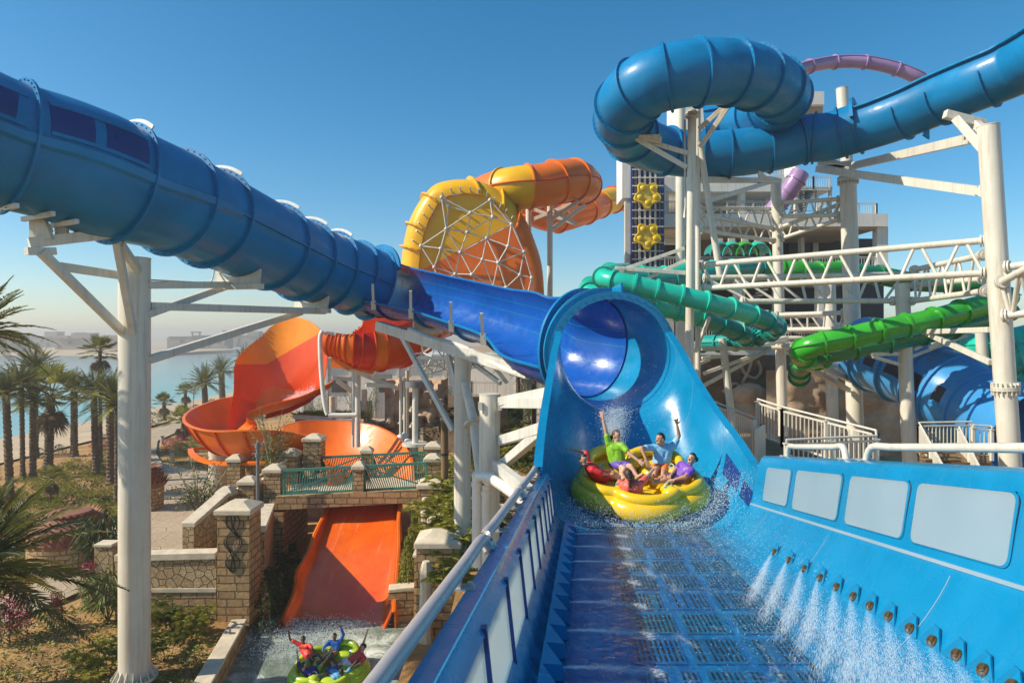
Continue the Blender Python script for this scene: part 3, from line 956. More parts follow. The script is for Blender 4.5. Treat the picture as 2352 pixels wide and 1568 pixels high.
# frosted windows, right wall
def rwall(d, k):
    xr = 2.35 + .075 * d; f = fz(d)
    hs = 1.05 - .085 * (d - 6); hr = 1.95 - .085 * (d - 6)
    z = f + hs + (hr - hs) * k
    x = xr + 1.18 + .13 * k + (.0 if k < .8 else .05)
    return V((x, d, z))
for (d0, d1, k0, k1) in ((5.44, 6.95, .13, .79), (7.14, 8.58, .13, .79), (8.85, 10.55, .13, .79), (10.83, 12.1, .14, .78)):
    mb = MB(); A, B = [], []
    corner = []
    def rr(d, k):
        return rwall(d, k) + V((-.02, 0, 0))
    rc = .07
    outline = []
    dd = d1 - d0; rc = .09
    for (cd, ck, a0) in ((d1 - rc, k1 - .09, 0), (d0 + rc, k1 - .09, 90), (d0 + rc, k0 + .09, 180), (d1 - rc, k0 + .09, 270)):
        for q in range(5):
            a = rad(a0 + 90 * q / 4)
            outline.append((cd + math.cos(a) * rc, ck + math.sin(a) * .09))
    cfront = [rr(d, k) for d, k in outline]
    mb.prism(cfront, (.05, 0, 0))
    o = mb.build('window', M['frost'], t)
    fm = MB(); oo = [((d - (d0 + d1) / 2) * 1.035 + (d0 + d1) / 2, (k - (k0 + k1) / 2) * 1.05 + (k0 + k1) / 2) for d, k in outline]
    fo = [rwall(d, k) + V((-.012, 0, 0)) for d, k in oo]
    for q in range(len(fo)):
        a, b_ = fo[q], fo[(q + 1) % len(fo)]
        fm.add([a, b_, cfront[(q + 1) % len(fo)] + V((.004, 0, 0)), cfront[q] + V((.004, 0, 0))], [(0, 1, 2, 3)])
    fm.build('gasket', M['cyan'], o)
# left wall panels: pale windows on the inside, between blue posts
def lwall(d, k):
    f = fz(d); xl = -.90 + .112 * d; zt = H - (1.318 + .0894 * d) - .10; hl = zt - f
    z = f + hl * (.30 + .62 * k)
    return V((xl + .292 - .075 * k, d, z))
dl = [1.9, 3.15, 4.5, 5.7, 6.8, 7.8, 8.7, 9.5, 10.3, 11.0, 11.7, 12.4]
for a, c_ in zip(dl[:-1], dl[1:]):
    mb = MB(); g = .055
    P = [lwall(a + g, .08), lwall(c_ - g, .08), lwall(c_ - g, .95), lwall(a + g, .95)]
    mb.prism([q + V((-.03, 0, 0)) for q in P], (.02, 0, 0))
    mb.build('window', M['frost'], t)
    fm = MB()
    fm.bar(lwall(c_, .0) + V((-.025, 0, 0)), lwall(c_, 1.0) + V((-.025, 0, 0)), .075, .07)
    fm.build('window_post', M['navy'], t)
# fins of the left jet line
for k in range(15):
    d = 5.0 + k * .5
    a = V((-.90 + .112 * d + .50, d, fz(d) + .08))
    mb = MB(); mb.prism([a, a + V((.20, .10, -.06)), a + V((.05, .42, .02))], (-.02, -.02, .16))
    mb.build('jet_fin', M['blue'], t)
# handrail on the left rim
hr1 = [V((-.98 + .112 * d, d, H - (1.318 + .0894 * d) + .0)) for d in (1.4, 2.5, 3.5, 4.5, 5.5, 6.3)]
def post(d, h=.0):
    x = -.98 + .112 * d; z = H - (1.318 + .0894 * d)
    return V((x, d, z))
def handrail(parent, d0, d1, n):
    mb = MB()
    a = post(d0); c_ = post(d1)
    pts = [a + V((.06, .02, -.11))] + [a + (c_ - a) * k / 6 for k in range(7)] + [c_ + V((.06, -.02, -.11))]
    pts = spline(pts, 4)
    mb.pipe(pts, .052, 18)
    o = mb.build('handrail', M['steel'], parent, smooth=60)
    for k in range(n):
        d = d0 + (d1 - d0) * (k + .5) / n
        q = post(d)
        mb = MB(); mb.bar(q + V((.02, 0, -.11)), q + V((.004, 0, -.02)), .03, .05); mb.box(q + V((.06, 0, -.103)), .16, .12, .014)
        mb.build('rail_foot', M['steel'], o)
        mb = MB()
        mb.cyl(q + V((.10, .0, -.09)), q + V((.10, 0, -.055)), .022, seg=6); mb.cyl(q + V((.10, 0, -.09)), q + V((.10, 0, -.082)), .034, seg=16)
        mb.build('bolt', M['bolt'], o)
    return o
handrail(t, 1.3, 6.35, 2)
handrail(t, 6.5, 9.6, 2)
handrail(t, 9.75, 12.6, 2)
# rails lying on the right rim
def rim(d): 
    r = trough_row(d); return r[21].lerp(r[22], .5)
for (d0, d1) in ((11.9, 9.4), (8.8, 5.0)):
    mb = MB(); n = 8
    pts = [rim(d0) + V((0, 0, -.02))] + [rim(d0 + (d1 - d0) * (k + .35) / (n + .7 - 1 + .0)) + V((0, 0, .17)) for k in range(n)] + ([rim(d1) + V((0, 0, -.02))] if d1 > 6 else [])
    mb.pipe(spline(pts, 3), .045, 12)
    o = mb.build('handrail', M['white'], t, smooth=60)
    for q in (pts[0], pts[-1]):
        mb = MB(); mb.box(V((q.x, q.y, rim(q.y).z)), .2, .14, .015); mb.build('rail_foot', M['steel'], o)
# nozzles on the right wall with their sprays
def wall_pt(d, h=0):
    xr = 2.35 + .075 * d; hn = .55 - .066 * (d - 4.87); return V((xr + .8, d, fz(d) + hn))
nd = [4.45, 4.75, 5.08, 5.42, 5.78, 6.15, 6.55, 6.95, 7.35, 7.8, 8.3, 8.85, 9.45, 10.1]
# ------------------------------------------------------------------ water jets, spray and splash
OCT = ((.94, 0, -.33), (-.47, .82, -.33), (-.47, -.82, -.33), (0, 0, 1))        # a drop is a tiny tetrahedron
OCF = ((0, 1, 3), (1, 2, 3), (2, 0, 3), (0, 2, 1))
def drop(mb, p, r, st=None):
    n = len(mb.v)
    if st is None: mb.v.extend([(p[0] + a[0] * r, p[1] + a[1] * r, p[2] + a[2] * r) for a in OCT])
    else: mb.v.extend([(p[0] + a[0] * r, p[1] + a[1] * r, p[2] + a[2] * r) for a in OCT[:3]] + [(p[0] + st[0], p[1] + st[1], p[2] + st[2])])
    mb.f.extend([[i + n for i in f] for f in OCF]); mb.m.extend([0] * 4)
def quickmesh(mb, name, mat, parent=None, at=None):
    me = bpy.data.meshes.new(name)
    off = origin(parent) if parent else V(at or (0, 0, 0))
    me.from_pydata([(p[0] - off.x, p[1] - off.y, p[2] - off.z) for p in mb.v], [], mb.f)
    me.materials.append(mat)
    o = bpy.data.objects.new(name, me); COL.objects.link(o)
    if parent: o.parent = parent
    else: o.location = off
    return o
n_j = len(nd)
for i, d in enumerate(nd):
    p = wall_pt(d)
    q = wall_pt(d + .05)
    e = V((-.86, -.05, .50)).normalized()                     # out of the wall
    ax_ = (wall_pt(d + .3) - wall_pt(d - .3)).normalized()
    dn = ax_.cross(e).normalized()
    if dn.z > 0: dn = -dn
    ord_ = 'nearest the viewer' if i == 0 else ('farthest up by the raft' if i == n_j - 1 else ['second', 'third', 'fourth', 'fifth', 'sixth', 'seventh', 'eighth', 'ninth', 'tenth', 'eleventh', 'twelfth', 'thirteenth'][i - 1] + ' from the viewer')
    nz = thing('water_nozzle', 'bronze jet nozzle in a triangular housing on the blue wall, ' + ord_, 'nozzle', p, 'jet nozzles along the blue wall')
    b = MB()
    b.cyl(p - e * .01, p + e * .045, .058, .05, 18); b.cyl(p + e * .045, p + e * .06 + dn * .01, .03, .022, 12)
    for k in range(3):
        a = 2 * math.pi * k / 3
        b.bar(p + e * .05, p + e * .05 + (ax_ * math.cos(a) + dn * math.sin(a)) * .045, .012)
    b.build('nozzle_body', M['brass'], nz, smooth=40)
    b = MB()
    tri = [p - ax_ * .14 + dn * .05 + e * .004, p + ax_ * .14 + dn * .05 + e * .004, p - dn * .13 + ax_ * .02 + e * .004]
    b.prism(tri, e * .02); b.bar(tri[1] + e * .03, tri[2] + e * .03, .012, .05)
    b.build('housing', M['cyan'], nz)
    # fan of fine drops shot down across the wet floor
    r = random.Random(100 + i)
    b = MB()
    tgt = V((p.x - 1.02, d - 1.95, p.z + .10))
    src = p + e * .06 + dn * .01
    dirv = tgt - src
    sd = dirv.cross(e).normalized()
    nrm = sd.cross(dirv).normalized()
    for k in range(3600):
        tpar = r.random() ** .8
        spread = .02 + .30 * tpar
        q = src + dirv * tpar + sd * (r.gauss(0, .42) * spread) + nrm * (r.gauss(0, .12) * spread) + V((0, 0, .12 * tpar * (1 - tpar)))
        f0 = fz(q.y) + .012
        if q.z < f0: q.z = f0 + r.random() * .02
        drop(b, q, (.0013 + .0018 * r.random()) * (1.3 - .5 * tpar), (q - src) * (.02 + .05 * r.random()))
    nb_ = MB(); dens = []
    for lay in (-1, 0, 1):
        rows = []
        for a in range(15):
            tt_ = a / 14; row = []
            for c_ in range(11):
                uu = -1 + c_ / 5; wdt = .02 + .34 * tt_
                row.append(src + dirv * tt_ + sd * (uu * wdt) + nrm * (lay * .035 * (.15 + tt_) + .02 * tt_ * math.cos(uu * 4 + i)) + V((0, 0, .12 * tt_ * (1 - tt_))))
                dens.append(.62 * (1 - uu * uu) ** 1.4 * (1 - tt_ ** 2.2) * (.5 + .5 * min(1, (1.4 - tt_))))
            rows.append(row)
        nb_.grid(rows)
    so_ = quickmesh(nb_, 'jet_sheet', M['mist'], at=src)
    at9 = so_.data.attributes.new('density', 'FLOAT', 'POINT'); at9.data.foreach_set('value', dens)
    so_.data.polygons.foreach_set('use_smooth', [True] * len(so_.data.polygons))
    o = quickmesh(b, 'water_jet', M['spray'], at=src); so_.parent = o; so_.location = (0, 0, 0)
    tag(o, 'fan of white spray from the bronze nozzle ' + ord_, 'water jet', 'water jets on the blue wall', 'stuff')
# low jets from the left fins
for i in range(9):
    d = 5.3 + i * .95
    r = random.Random(300 + i)
    src = V((-.90 + .112 * d + .62, d, fz(d) + .09)); b = MB()
    for k in range(1300):
        tp_ = r.random()
        q = src + V((.95 * tp_, -.05 * tp_ + r.gauss(0, .035) * (.3 + tp_), -.05 * tp_ + .10 * tp_ * (1 - tp_) + abs(r.gauss(0, .02)) * tp_))
        drop(b, q, .0022 + .003 * r.random(), (.05 * r.random(), 0, .003))
    o = quickmesh(b, 'water_jet', M['spray'], at=src)
    tag(o, 'low white jet from the row of blue fins at the left floor edge', 'water jet', 'low jets from the left fins', 'stuff')
# splash thrown up round the yellow raft
r = random.Random(55)
b = MB()
RC = W(1468, 1096, 14.2); 
def on_floor(x, d):
    f0 = fz(d)
    xr = 2.35 + .075 * d
    return f0 + max(0, x - xr) ** 1.6 * .5
for k in range(15000):
    a = r.random() * 2 * math.pi
    rr = 1.5 + abs(r.gauss(0, .40))
    x, d = RC.x + math.cos(a) * rr, RC.y + math.sin(a) * rr * .95
    if math.sin(a) < -.2 or r.random() < .35:
        z = on_floor(x, d) + .05 + abs(r.gauss(0, .26)) * math.exp(-(rr - 1.55) * 1.2)
        drop(b, (x, d, z), .004 + .009 * r.random() ** 2)
# plume behind the girl
base = W(1405, 1060, 15.9)
for k in range(11000):
    tp_ = r.random()
    q = base + V((r.gauss(.10 * tp_, .06 + .13 * tp_), r.gauss(0, .15), 1.25 * tp_ + r.gauss(0, .06)))
    drop(b, q, (.006 + .010 * r.random() ** 2) * (1.3 - .6 * tp_))
for k in range(3000):
    q = W(1318, 1040, 15.4) + V((r.gauss(0, .22), r.gauss(0, .2), abs(r.gauss(0, .25))))
    drop(b, q, .003 + .006 * r.random() ** 2)
# stray drops hanging in the tunnel mouth
for k in range(900):
    q = W(1290 + 250 * r.random(), 830 + 270 * r.random() ** .8, 15 + 2.2 * r.random())
    drop(b, q, .003 + .010 * r.random() ** 4)
for k in range(14000):
    d = 6 + 8 * r.random() ** .6
    x = -.90 + .112 * d + .75 + (2.9 + .2 * r.random()) * r.random()
    if r.random() < .7: x = 2.0 + .09 * d + r.gauss(.25, .5)
    z = on_floor(x, d) + .02 + abs(r.gauss(0, .018))
    drop(b, (x, d, z), .002 + .005 * r.random() ** 2)
o = quickmesh(b, 'splash_drops', M['foam'])
tag(o, 'white drops of splash flying round the yellow raft', 'water splash', None, 'stuff')
# ------------------------------------------------------------------ support columns and arms
def column(name, label, p0, p1, r, mat='white', group='white support columns', cap=True, collars=(), base=True):
    """p0 foot, p1 head"""
    p0, p1 = V(p0), V(p1)
    t = thing(name, label, 'support column', p0, group)
    mb = MB(); mb.cyl(p0, p1, r, seg=30)
    mb.build('shaft', M[mat], t, smooth=40)
    ax = (p1 - p0).normalized()
    if cap:
        mb = MB(); mb.cyl(p1, p1 + ax * .03, r * 1.03, seg=30); mb.build('cap', M[mat], t, smooth=40)
    s, u = basis(ax)
    for c in collars:
        q = p0.lerp(p1, c); mb = MB()
        mb.cyl(q - ax * .03, q + ax * .03, r * 1.28, seg=30); mb.cyl(q + ax * .045, q + ax * .10, r * 1.26, seg=30)
        for k in range(18):
            a = 2 * math.pi * k / 18; e = s * math.cos(a) + u * math.sin(a)
            mb.bar(q + e * r * 1.12 - ax * .18, q + e * r * 1.12 + ax * .25, .03, r * .26, up=e)
        mb.build('flange_collar', M[mat], t, smooth=30)
    if base:
        mb = MB(); mb.cyl(p0 - ax * .02, p0 + ax * .06, r * 1.45, seg=30)
        for k in range(16):
            a = 2 * math.pi * k / 16; e = s * math.cos(a) + u * math.sin(a)
            mb.prism([p0 + e * r + ax * .06, p0 + e * r * 1.42 + ax * .06, p0 + e * r + ax * .38], s.cross(e) * .0 + ax.cross(e) * .03)
        mb.build('base_flange', M[mat], t)
        for k in range(16):
            a = 2 * math.pi * (k + .5) / 16; e = s * math.cos(a) + u * math.sin(a); mb = MB()
            mb.cyl(p0 + e * r * 1.25 + ax * .06, p0 + e * r * 1.25 + ax * .13, .04, seg=6)
            mb.build('anchor_bolt', M['bolt'], t)
    return t
def arm(t, p, q, w=.16, h=None, mat='white', plate=True):
    mb = MB(); mb.bar(p, q, w, h or w * 1.15)
    o = mb.build('arm', M[mat], t)
    return bev(o, .012, 1)
def gusset(t, p, q, w=.1, h=.3, mat='white'):
    mb = MB(); mb.bar(p, q, w, h); return mb.build('gusset', M[mat], t)
def saddle(t, fr_, r, width=28, dr=.45, th=.10, mat='white', beam=1.15, off=.0):
    """curved cradle plate under a tube with a beam below"""
    p, tt, s, u = fr_
    p = p + tt * off
    mb = MB()
    n = 14
    A = []
    zb = -(r + dr)
    for k in range(n + 1):
        a = rad(-90 - width + 2 * width * k / n)
        top = p + s * math.cos(a) * (r + .03) + u * math.sin(a) * (r + .03)
        bot = p + s * math.cos(a) * (r + .03) + u * zb
        A.append([top - tt * th / 2, top + tt * th / 2, bot + tt * th / 2, bot - tt * th / 2])
    mb.grid(A, closed_u=True); mb.poly(A[0]); mb.poly(A[-1][::-1])
    mb.build('saddle_plate', M[mat], t, smooth=30)
    mb = MB(); e = math.sin(rad(width)) * (r + .03) * beam
    mb.bar(p - s * e + u * (zb - .09), p + s * e + u * (zb - .09), .2, .18)
    mb.build('saddle_beam', M[mat], t)
    return p + u * (zb - .18)
PL = column('support_column', 'thick cream column rising from the garden under the big blue tube', W(309, 1556, 21.6), W(309, 594, 21.6), .465, collars=(), base=True)
for a, c, wd in ((W(94, 578, 18.6), W(300, 780, 21.5), .2), (W(131, 611, 19.2), W(285, 634, 21.5), .2), (W(268, 552, 20.0), W(306, 766, 21.2), .2), (W(276, 560, 20.1), W(318, 622, 21.3), .2),
              (W(340, 655, 21.6), W(566, 654, 25.8), .2), (W(338, 722, 21.6), W(524, 656, 25.4), .2), (W(344, 703, 21.8), W(745, 715, 29.5), .22), (W(342, 826, 21.6), W(692, 716, 29), .22)):
    arm(PL, a, c, wd)
# cradle beams under the tube
mb = MB(); mb.bar(W(60, 577, 18.4), W(126, 577, 19.0), .22, .2); mb.bar(W(66, 558, 18.5), W(291, 533, 20.2), .24, .28)
mb.build('cradle_beam', M['white'], PL)
for (x, y, x2, y2, x3, y3) in ((72, 498, 78, 552, 118, 548), (124, 512, 126, 548, 152, 546), (170, 508, 168, 545, 196, 542), (215, 500, 214, 541, 238, 538)):
    mb = MB(); d = 18.6 + (x - 66) * .0075
    mb.prism([W(x, y, d), W(x2, y2, d), W(x3, y3, d), W(x + 26, y - 2, d)], (.02, .12, 0)); mb.build('cradle_rib', M['white2'], PL)
mb = MB(); mb.prism([W(270, 505, 20.0), W(250, 540, 20.0), W(285, 540, 20.0), W(318, 468, 20.1), W(334, 430, 20.1), (W(326, 432, 20.1)), W(300, 478, 20.0)], (.06, .12, 0)); mb.build('cradle_plate', M['white'], PL)
mb = MB(); mb.prism([W(66, 498, 18.7), W(68, 560, 18.7), W(86, 560, 18.7), W(112, 530, 18.7), W(105, 515, 18.7)], (.06, .12, 0)); mb.build('cradle_plate', M['white'], PL)
saddle(PL, fr[40], rb(40 / NB), 34, .3)
saddle(PL, fr[49], rb(49 / NB), 34, .3)
mb = MB(); mb.pipe(spline([W(345, 643, 21.3), W(440, 648, 23.3), W(478, 650, 24.4), W(488, 640, 24.6), W(492, 618, 25)], 4), .03, 6); mb.build('hose', M['white2'], PL)

# columns under the half pipe
HPm = hfr[13]
PA = column('support_column', 'cream column with diagonal struts under the open half pipe', W(1062, 1258, 26.3), W(1062, 812, 26.3), .325)
saddle(PA, hfr[18], 1.22, 30, .2, beam=1.3)
arm(PA, W(868, 748, 29.6), W(1215, 856, 23.6), .3, .42, 'white2')
mb = MB(); mb.pipe(spline([W(940, 758, 28.0), W(990, 778, 27.2), W(1060, 797, 26), W(1160, 846, 24.3), W(1190, 858, 23.9)], 4), .13, 12); mb.build('water_pipe', M['pvc'], PA, smooth=50)
for a, c, wd in ((W(922, 770, 28.4), W(1040, 988, 26.4), .17), (W(1028, 815, 26.4), W(1055, 925, 26.2), .2), (W(950, 822, 28), W(1040, 822, 26.4), .1), (W(1084, 820, 26.2), W(1072, 870, 26.2), .15),
              (W(1088, 835, 26.3), W(1150, 880, 25), .14), (W(1130, 835, 25.3), W(1165, 880, 25.2), .12)):
    arm(PA, a, c, wd, mat='white2')
mb = MB(); mb.pipe([W(1068, 880, 25.9), W(1086, 960, 25.2), W(1104, 1100, 24.4)], .17, 16); mb.build('brace_pipe', M['white'], PA, smooth=50)
mb = MB(); mb.cyl(W(1082, 969, 25.1), W(1084, 974, 25.05), .30, seg=24); mb.build('brace_flange', M['white'], PA)

PB = column('support_column', 'pale grey column with four box arms reaching to the flume wall', W(1122, 1433, 20.4), W(1125, 906, 20.4), .315)
for a, c, wd in ((W(1150, 922, 20.2), W(1262, 900, 17.4), .22), (W(1150, 926, 20.4), W(1258, 925, 17.0), .24), (W(1150, 1012, 20.3), W(1250, 982, 16.6), .24), (W(1148, 1072, 20.2), W(1252, 985, 16.6), .22), (W(1140, 1068, 19.8), W(1215, 1130, 14.6), .24)):
    arm(PB, a, c, wd, mat='white2')
mb = MB()
for x in (1103, 1148): mb.box(W(x, 942, 20.1), .12, .1, .24)
mb.build('lug', M['white2'], PB)
for (px, y0, y1) in ((1095, 1098, 1300), (1116, 1118, 1300)):
    t = thing('drain_pipe', 'white pvc drain pipe with an elbow beside the grey column, ' + ('outer one' if px < 1100 else 'inner one'), 'pipe', W(px, y1, 19.2), 'pvc drain pipes')
    mb = MB(); q = W(px, y0 + 8, 19.2)
    if px < 1100: pts = [W(px, y1, 19.2), q, q + V((.03, -.05, .17)), W(1112, 1095, 18.9), W(1130, 1100, 18.4), W(1235, 1170, 14.5)]
    else: pts = [W(px, y1, 19.2), q, W(1124, 1106, 19.1), W(1136, 1092, 19.3), W(1190, 1090, 19.3)]
    mb.pipe(spline(pts, 5), .135, 14); mb.build('pipe', M['pvc'], t, smooth=60)
    mb = MB(); mb.cyl(W(px, y0 + 18, 19.2), W(px, y0 + 8, 19.2), .155, seg=18); mb.build('coupling', M['pvc'], t, smooth=40)
# ------------------------------------------------------------------ orange and yellow slide with its big drum wall
def section_tube(parent, fr_, r, cuts, names=None, seg=30, th=.05, fl_mat=None, a0=0, a1=360, flange=True, fh=.12):
    """cuts: [(i0, i1, material)]"""
    n = len(fr_) - 1
    for (i0, i1, mk) in cuts:
        o = tube_body(parent, fr_, r, M[mk], 'tube_section', a0, a1, seg, th, i0, i1)
        if flange:
            f = fr_[i1]; ri = r(i1 / n) if callable(r) else r
            ring_at(f, ri - .02, ri + fh, .09, a0, a1, seg=seg).build('flange', M[fl_mat or mk], parent, smooth=35)
t = thing('tube_slide', 'orange and yellow tube slide curling from the tower into a yellow framed drum wall', 'water slide', (2, 50, 0))
OT = t
op = [Q(2, 1830, 325, 67), Q(2, 1740, 335, 66), Q(2, 1660, 360, 64), Q(2, 1560, 400, 61), Q(2, 1400, 445, 58.5), Q(2, 1270, 410, 56.5), Q(2, 1240, 330, 55), Q(2, 1330, 275, 53.2), Q(2, 1450, 255, 51.2), Q(2, 1535, 255, 49.2), Q(2, 1520, 228, 47.4), Q(2, 1430, 225, 46.2), Q(2, 1300, 255, 45.2), Q(2, 1180, 268, 44.8), Q(2, 1060, 290, 45.5), Q(2, 960, 330, 47.5), Q(2, 930, 400, 49)]
of = frames(spline(op, 5))
NO = len(of) - 1
section_tube(t, of, lambda f: 1.22 + .2 * min(1, max(0, (f - .3) * 2.5)), [(0, 6, 'red'), (6, 11, 'yellow'), (11, 15, 'orange'), (15, 20, 'orange'), (20, 28, 'orange'), (28, 37, 'orange'), (37, 46, 'redor'), (46, 52, 'orange'), (52, 57, 'orange'), (57, 63, 'orange'), (63, 69, 'yellow'), (69, NO, 'orange')])
seam(t, of, lambda f: 1.22 + .2 * min(1, max(0, (f - .3) * 2.5)), 176, M['redor'], .1, .06)
# drum wall: disc, flared band, white triangulated frame
def blend(a, b, k): return a + (b - a) * k
inn = [(578, 760), (590, 640), (608, 545), (640, 455), (690, 365), (755, 315), (860, 300), (940, 310), (1003, 332), (1070, 395), (1130, 480), (1180, 590), (1215, 690), (1245, 800), (1262, 880), (1272, 960)]
out = [(478, 745), (492, 620), (512, 520), (545, 430), (600, 345), (665, 270), (755, 240), (860, 234), (950, 250), (1040, 290), (1120, 350), (1192, 432), (1240, 540), (1282, 655), (1300, 800), (1306, 960)]
inn_s = spline([Q(2, x, y, 43.0) for x, y in inn], 4); out_s = spline([Q(2, x, y, 45.2) for x, y in out], 4)
def bulge(k, a, b):
    q = a.lerp(b, k)
    nrm = (b - a).cross(V((0, 0, 1)))
    return q + V((0, -1, 0)) * (.75 * math.sin(math.pi * k)) * .9 + (q - Q(2, 900, 700, 44)).normalized() * .35 * math.sin(math.pi * k)
rows_b = [[bulge(k / 6, a, b) for k in range(7)] for a, b in zip(inn_s, out_s)]
nb = len(rows_b); cut = int(nb * .68)
for (i0, i1, mk) in ((0, cut, 'yellow'), (cut, nb - 1, 'orange')):
    mb = MB(); sub = rows_b[i0:i1 + 1]; shell(mb, sub, [[p + V((0, .08, 0)) for p in r] for r in sub]); mb.build('drum_band', M[mk], t, smooth=50, weld=True)
for i in (4, 9, 16, 28, 36, 41):
    mb = MB(); row = rows_b[i]; nx = (rows_b[i + 1][3] - row[3]).normalized()
    o2 = [p + (p - Q(2, 900, 700, 46)).normalized() * .24 for p in row]
    for a, b_ in ((row, o2),):
        for k in range(len(row) - 1):
            mb.hexa([row[k], row[k] + nx * .1, row[k + 1] + nx * .1, row[k + 1], o2[k], o2[k] + nx * .1, o2[k + 1] + nx * .1, o2[k + 1]])
    mb.build('flange', M['yellow' if i < 40 else 'orange'], t)
# disc, split along the slanting joint
dcen = Q(2, 900, 760, 43.25)
up_poly = [Q(2, x, y, 43.25) for x, y in inn[:11]]
lo_poly = [Q(2, x, y, 43.25) for x, y in [inn[10]] + inn[11:] + [(900, 1010), (585, 800)] + [inn[0]]]
split_a, split_b = Q(2, 585, 775, 43.25), Q(2, 1130, 480, 43.25)
mb = MB(); mb.prism([p for p in up_poly] + [], (0, .12, 0)); mb.build('drum_wall', M['yellow'], t)
mb = MB(); mb.prism(lo_poly, (0, .125, .0)); mb.build('drum_wall', M['orange'], t)
for k, (x, y) in enumerate(((545, 580), (570, 525), (582, 478), (610, 425), (640, 370), (680, 330), (720, 300), (772, 275), (826, 268), (885, 270), (935, 280), (985, 300), (1030, 330), (1068, 365), (1100, 400), (1135, 440))):
    a = Q(2, x, y, 43.1); c_ = a.lerp(dcen, .055)
    mb = MB(); mb.bar(a + V((0, -.35, .0)), c_ + V((0, -.05, 0)), .07); mb.build('tie_strut', M['white2'], t)
nodes = [(715, 325), (755, 375), (1000, 340), (885, 415), (1015, 440), (1125, 483), (742, 510), (865, 530), (980, 565), (1105, 612), (1200, 645), (593, 610), (710, 625), (825, 648), (955, 690), (1048, 708), (672, 735), (795, 775), (893, 778), (1175, 780), (1018, 845), (1095, 855), (1245, 798), (940, 870), (1130, 930), (1215, 915), (1265, 930), (700, 830)]
P3 = [Q(2, x, y, 42.6 + .3 * ((i * 7) % 3 - 1) * .5) for i, (x, y) in enumerate(nodes)]
def crosses(a, b, c, e):
    o = lambda p, q, r: (q[0] - p[0]) * (r[1] - p[1]) - (q[1] - p[1]) * (r[0] - p[0])
    return o(a, b, c) * o(a, b, e) < 0 and o(c, e, a) * o(c, e, b) < 0
edges = []
cand = sorted((math.hypot(nodes[i][0] - nodes[j][0], nodes[i][1] - nodes[j][1]), i, j) for i in range(len(nodes)) for j in range(i + 1, len(nodes)))
for dd_, i, j in cand:
    if dd_ < 200 and not any(crosses(nodes[i], nodes[j], nodes[k], nodes[l]) for k, l in edges if len({i, j, k, l}) == 4): edges.append((i, j))
for i, j in edges[:80]:
    mb = MB(); mb.cyl(P3[i], P3[j], .042, seg=8, caps=False); mb.build('frame_tube', M['white2'], t, smooth=50)
for p in P3:
    mb = MB(); mb.ball(p, .13, 8, 5); mb.build('frame_node', M['white2'], t, smooth=50)

# ------------------------------------------------------------------ red and orange ribbed channel between drum and boomerang wall
t = thing('slide_channel', 'ribbed red and orange channel seen from below beside the tall orange wall', 'water slide', Q(9, 1250, 480, 40) - V((0, 0, 3)))
chp = [Q(9, 985, 275, 38.5), Q(9, 1065, 292, 38.4), Q(9, 1160, 300, 38.4), Q(9, 1270, 300, 38.8), Q(9, 1400, 260, 39.6), Q(9, 1520, 190, 41), Q(9, 1640, 120, 43), Q(9, 1760, 40, 45)]
cf = frames(spline(chp, 6)); NC = len(cf) - 1
rc_ = lambda f: .85 + 1.15 * min(1, max(0, (f - .12) * 2.0))
cuts = [(0, 12, 'orange'), (12, 17, 'red'), (17, 20, 'orange'), (20, 26, 'redor'), (26, 33, 'orange'), (33, NC, 'redor')]
section_tube(t, cf, rc_, cuts, a0=150, a1=385, seg=26, fl_mat='redor')
for k in (2, 4, 6, 8, 10, 14):
    ring_at(cf[k], rc_(k / NC), rc_(k / NC) + .09, .07, 195, 385, seg=20).build('rib', M['redor'], t)
mb = MB()
for i in range(0, 13):
    p, tt, s, u = cf[i]
    q = p + s * rc_(i / NC) * .95 + u * .33
    mb.bar(q, q + u * .18 + tt * .16, .035)
mb.build('comb_rail', M['iron'], t)
mb = MB(); a = cf[0][0]; mb.pipe(spline([a + V((-.3, -.3, .5)), a + V((-.45, -.3, 0)), a + V((-.35, -.3, -2.2)), a + V((-.1, -.3, -4.0)), a + V((.3, -.3, -4.2)), a + V((1.6, -.3, -4.2))], 4), .13, 10)
mb.build('side_pipe', M['pvc'], t, smooth=60)
mb = MB(); mb.prism([Q(9, 1010, 385, 38.2), Q(9, 1160, 405, 38.2), Q(9, 1300, 500, 38.5), Q(9, 1290, 530, 38.5), Q(9, 1160, 490, 38.2), Q(9, 1005, 480, 38.2), Q(9, 990, 430, 38.2)], (0, .9, 0))
mb.build('keel_shell', M['orange'], t)
# lattice of thin tubes behind it, under the half pipe
lat = thing('space_frame', 'tangle of thin white frame tubes under the half pipe beside the red channel', 'space frame', Q(11, 560, 330, 37))
LN = [(300, 130), (375, 10), (400, 120), (490, 60), (470, 150), (570, 70), (560, 160), (210, 250), (330, 190), (430, 230), (520, 210), (610, 180), (640, 260), (380, 290), (480, 280), (570, 250), (690, 210), (830, 165), (880, 230), (960, 180), (930, 150), (800, 240)]
LPt = [Q(11, x, y, 36.6 + .9 * ((i * 5) % 4 - 1.5) * .5) for i, (x, y) in enumerate(LN)]
for i in range(len(LN)):
    for j in range(i + 1, len(LN)):
        if math.hypot(LN[i][0] - LN[j][0], LN[i][1] - LN[j][1]) < 128:
            mb = MB(); mb.cyl(LPt[i], LPt[j], .045, seg=6, caps=False); mb.build('frame_tube', M['white2'], lat, smooth=60)

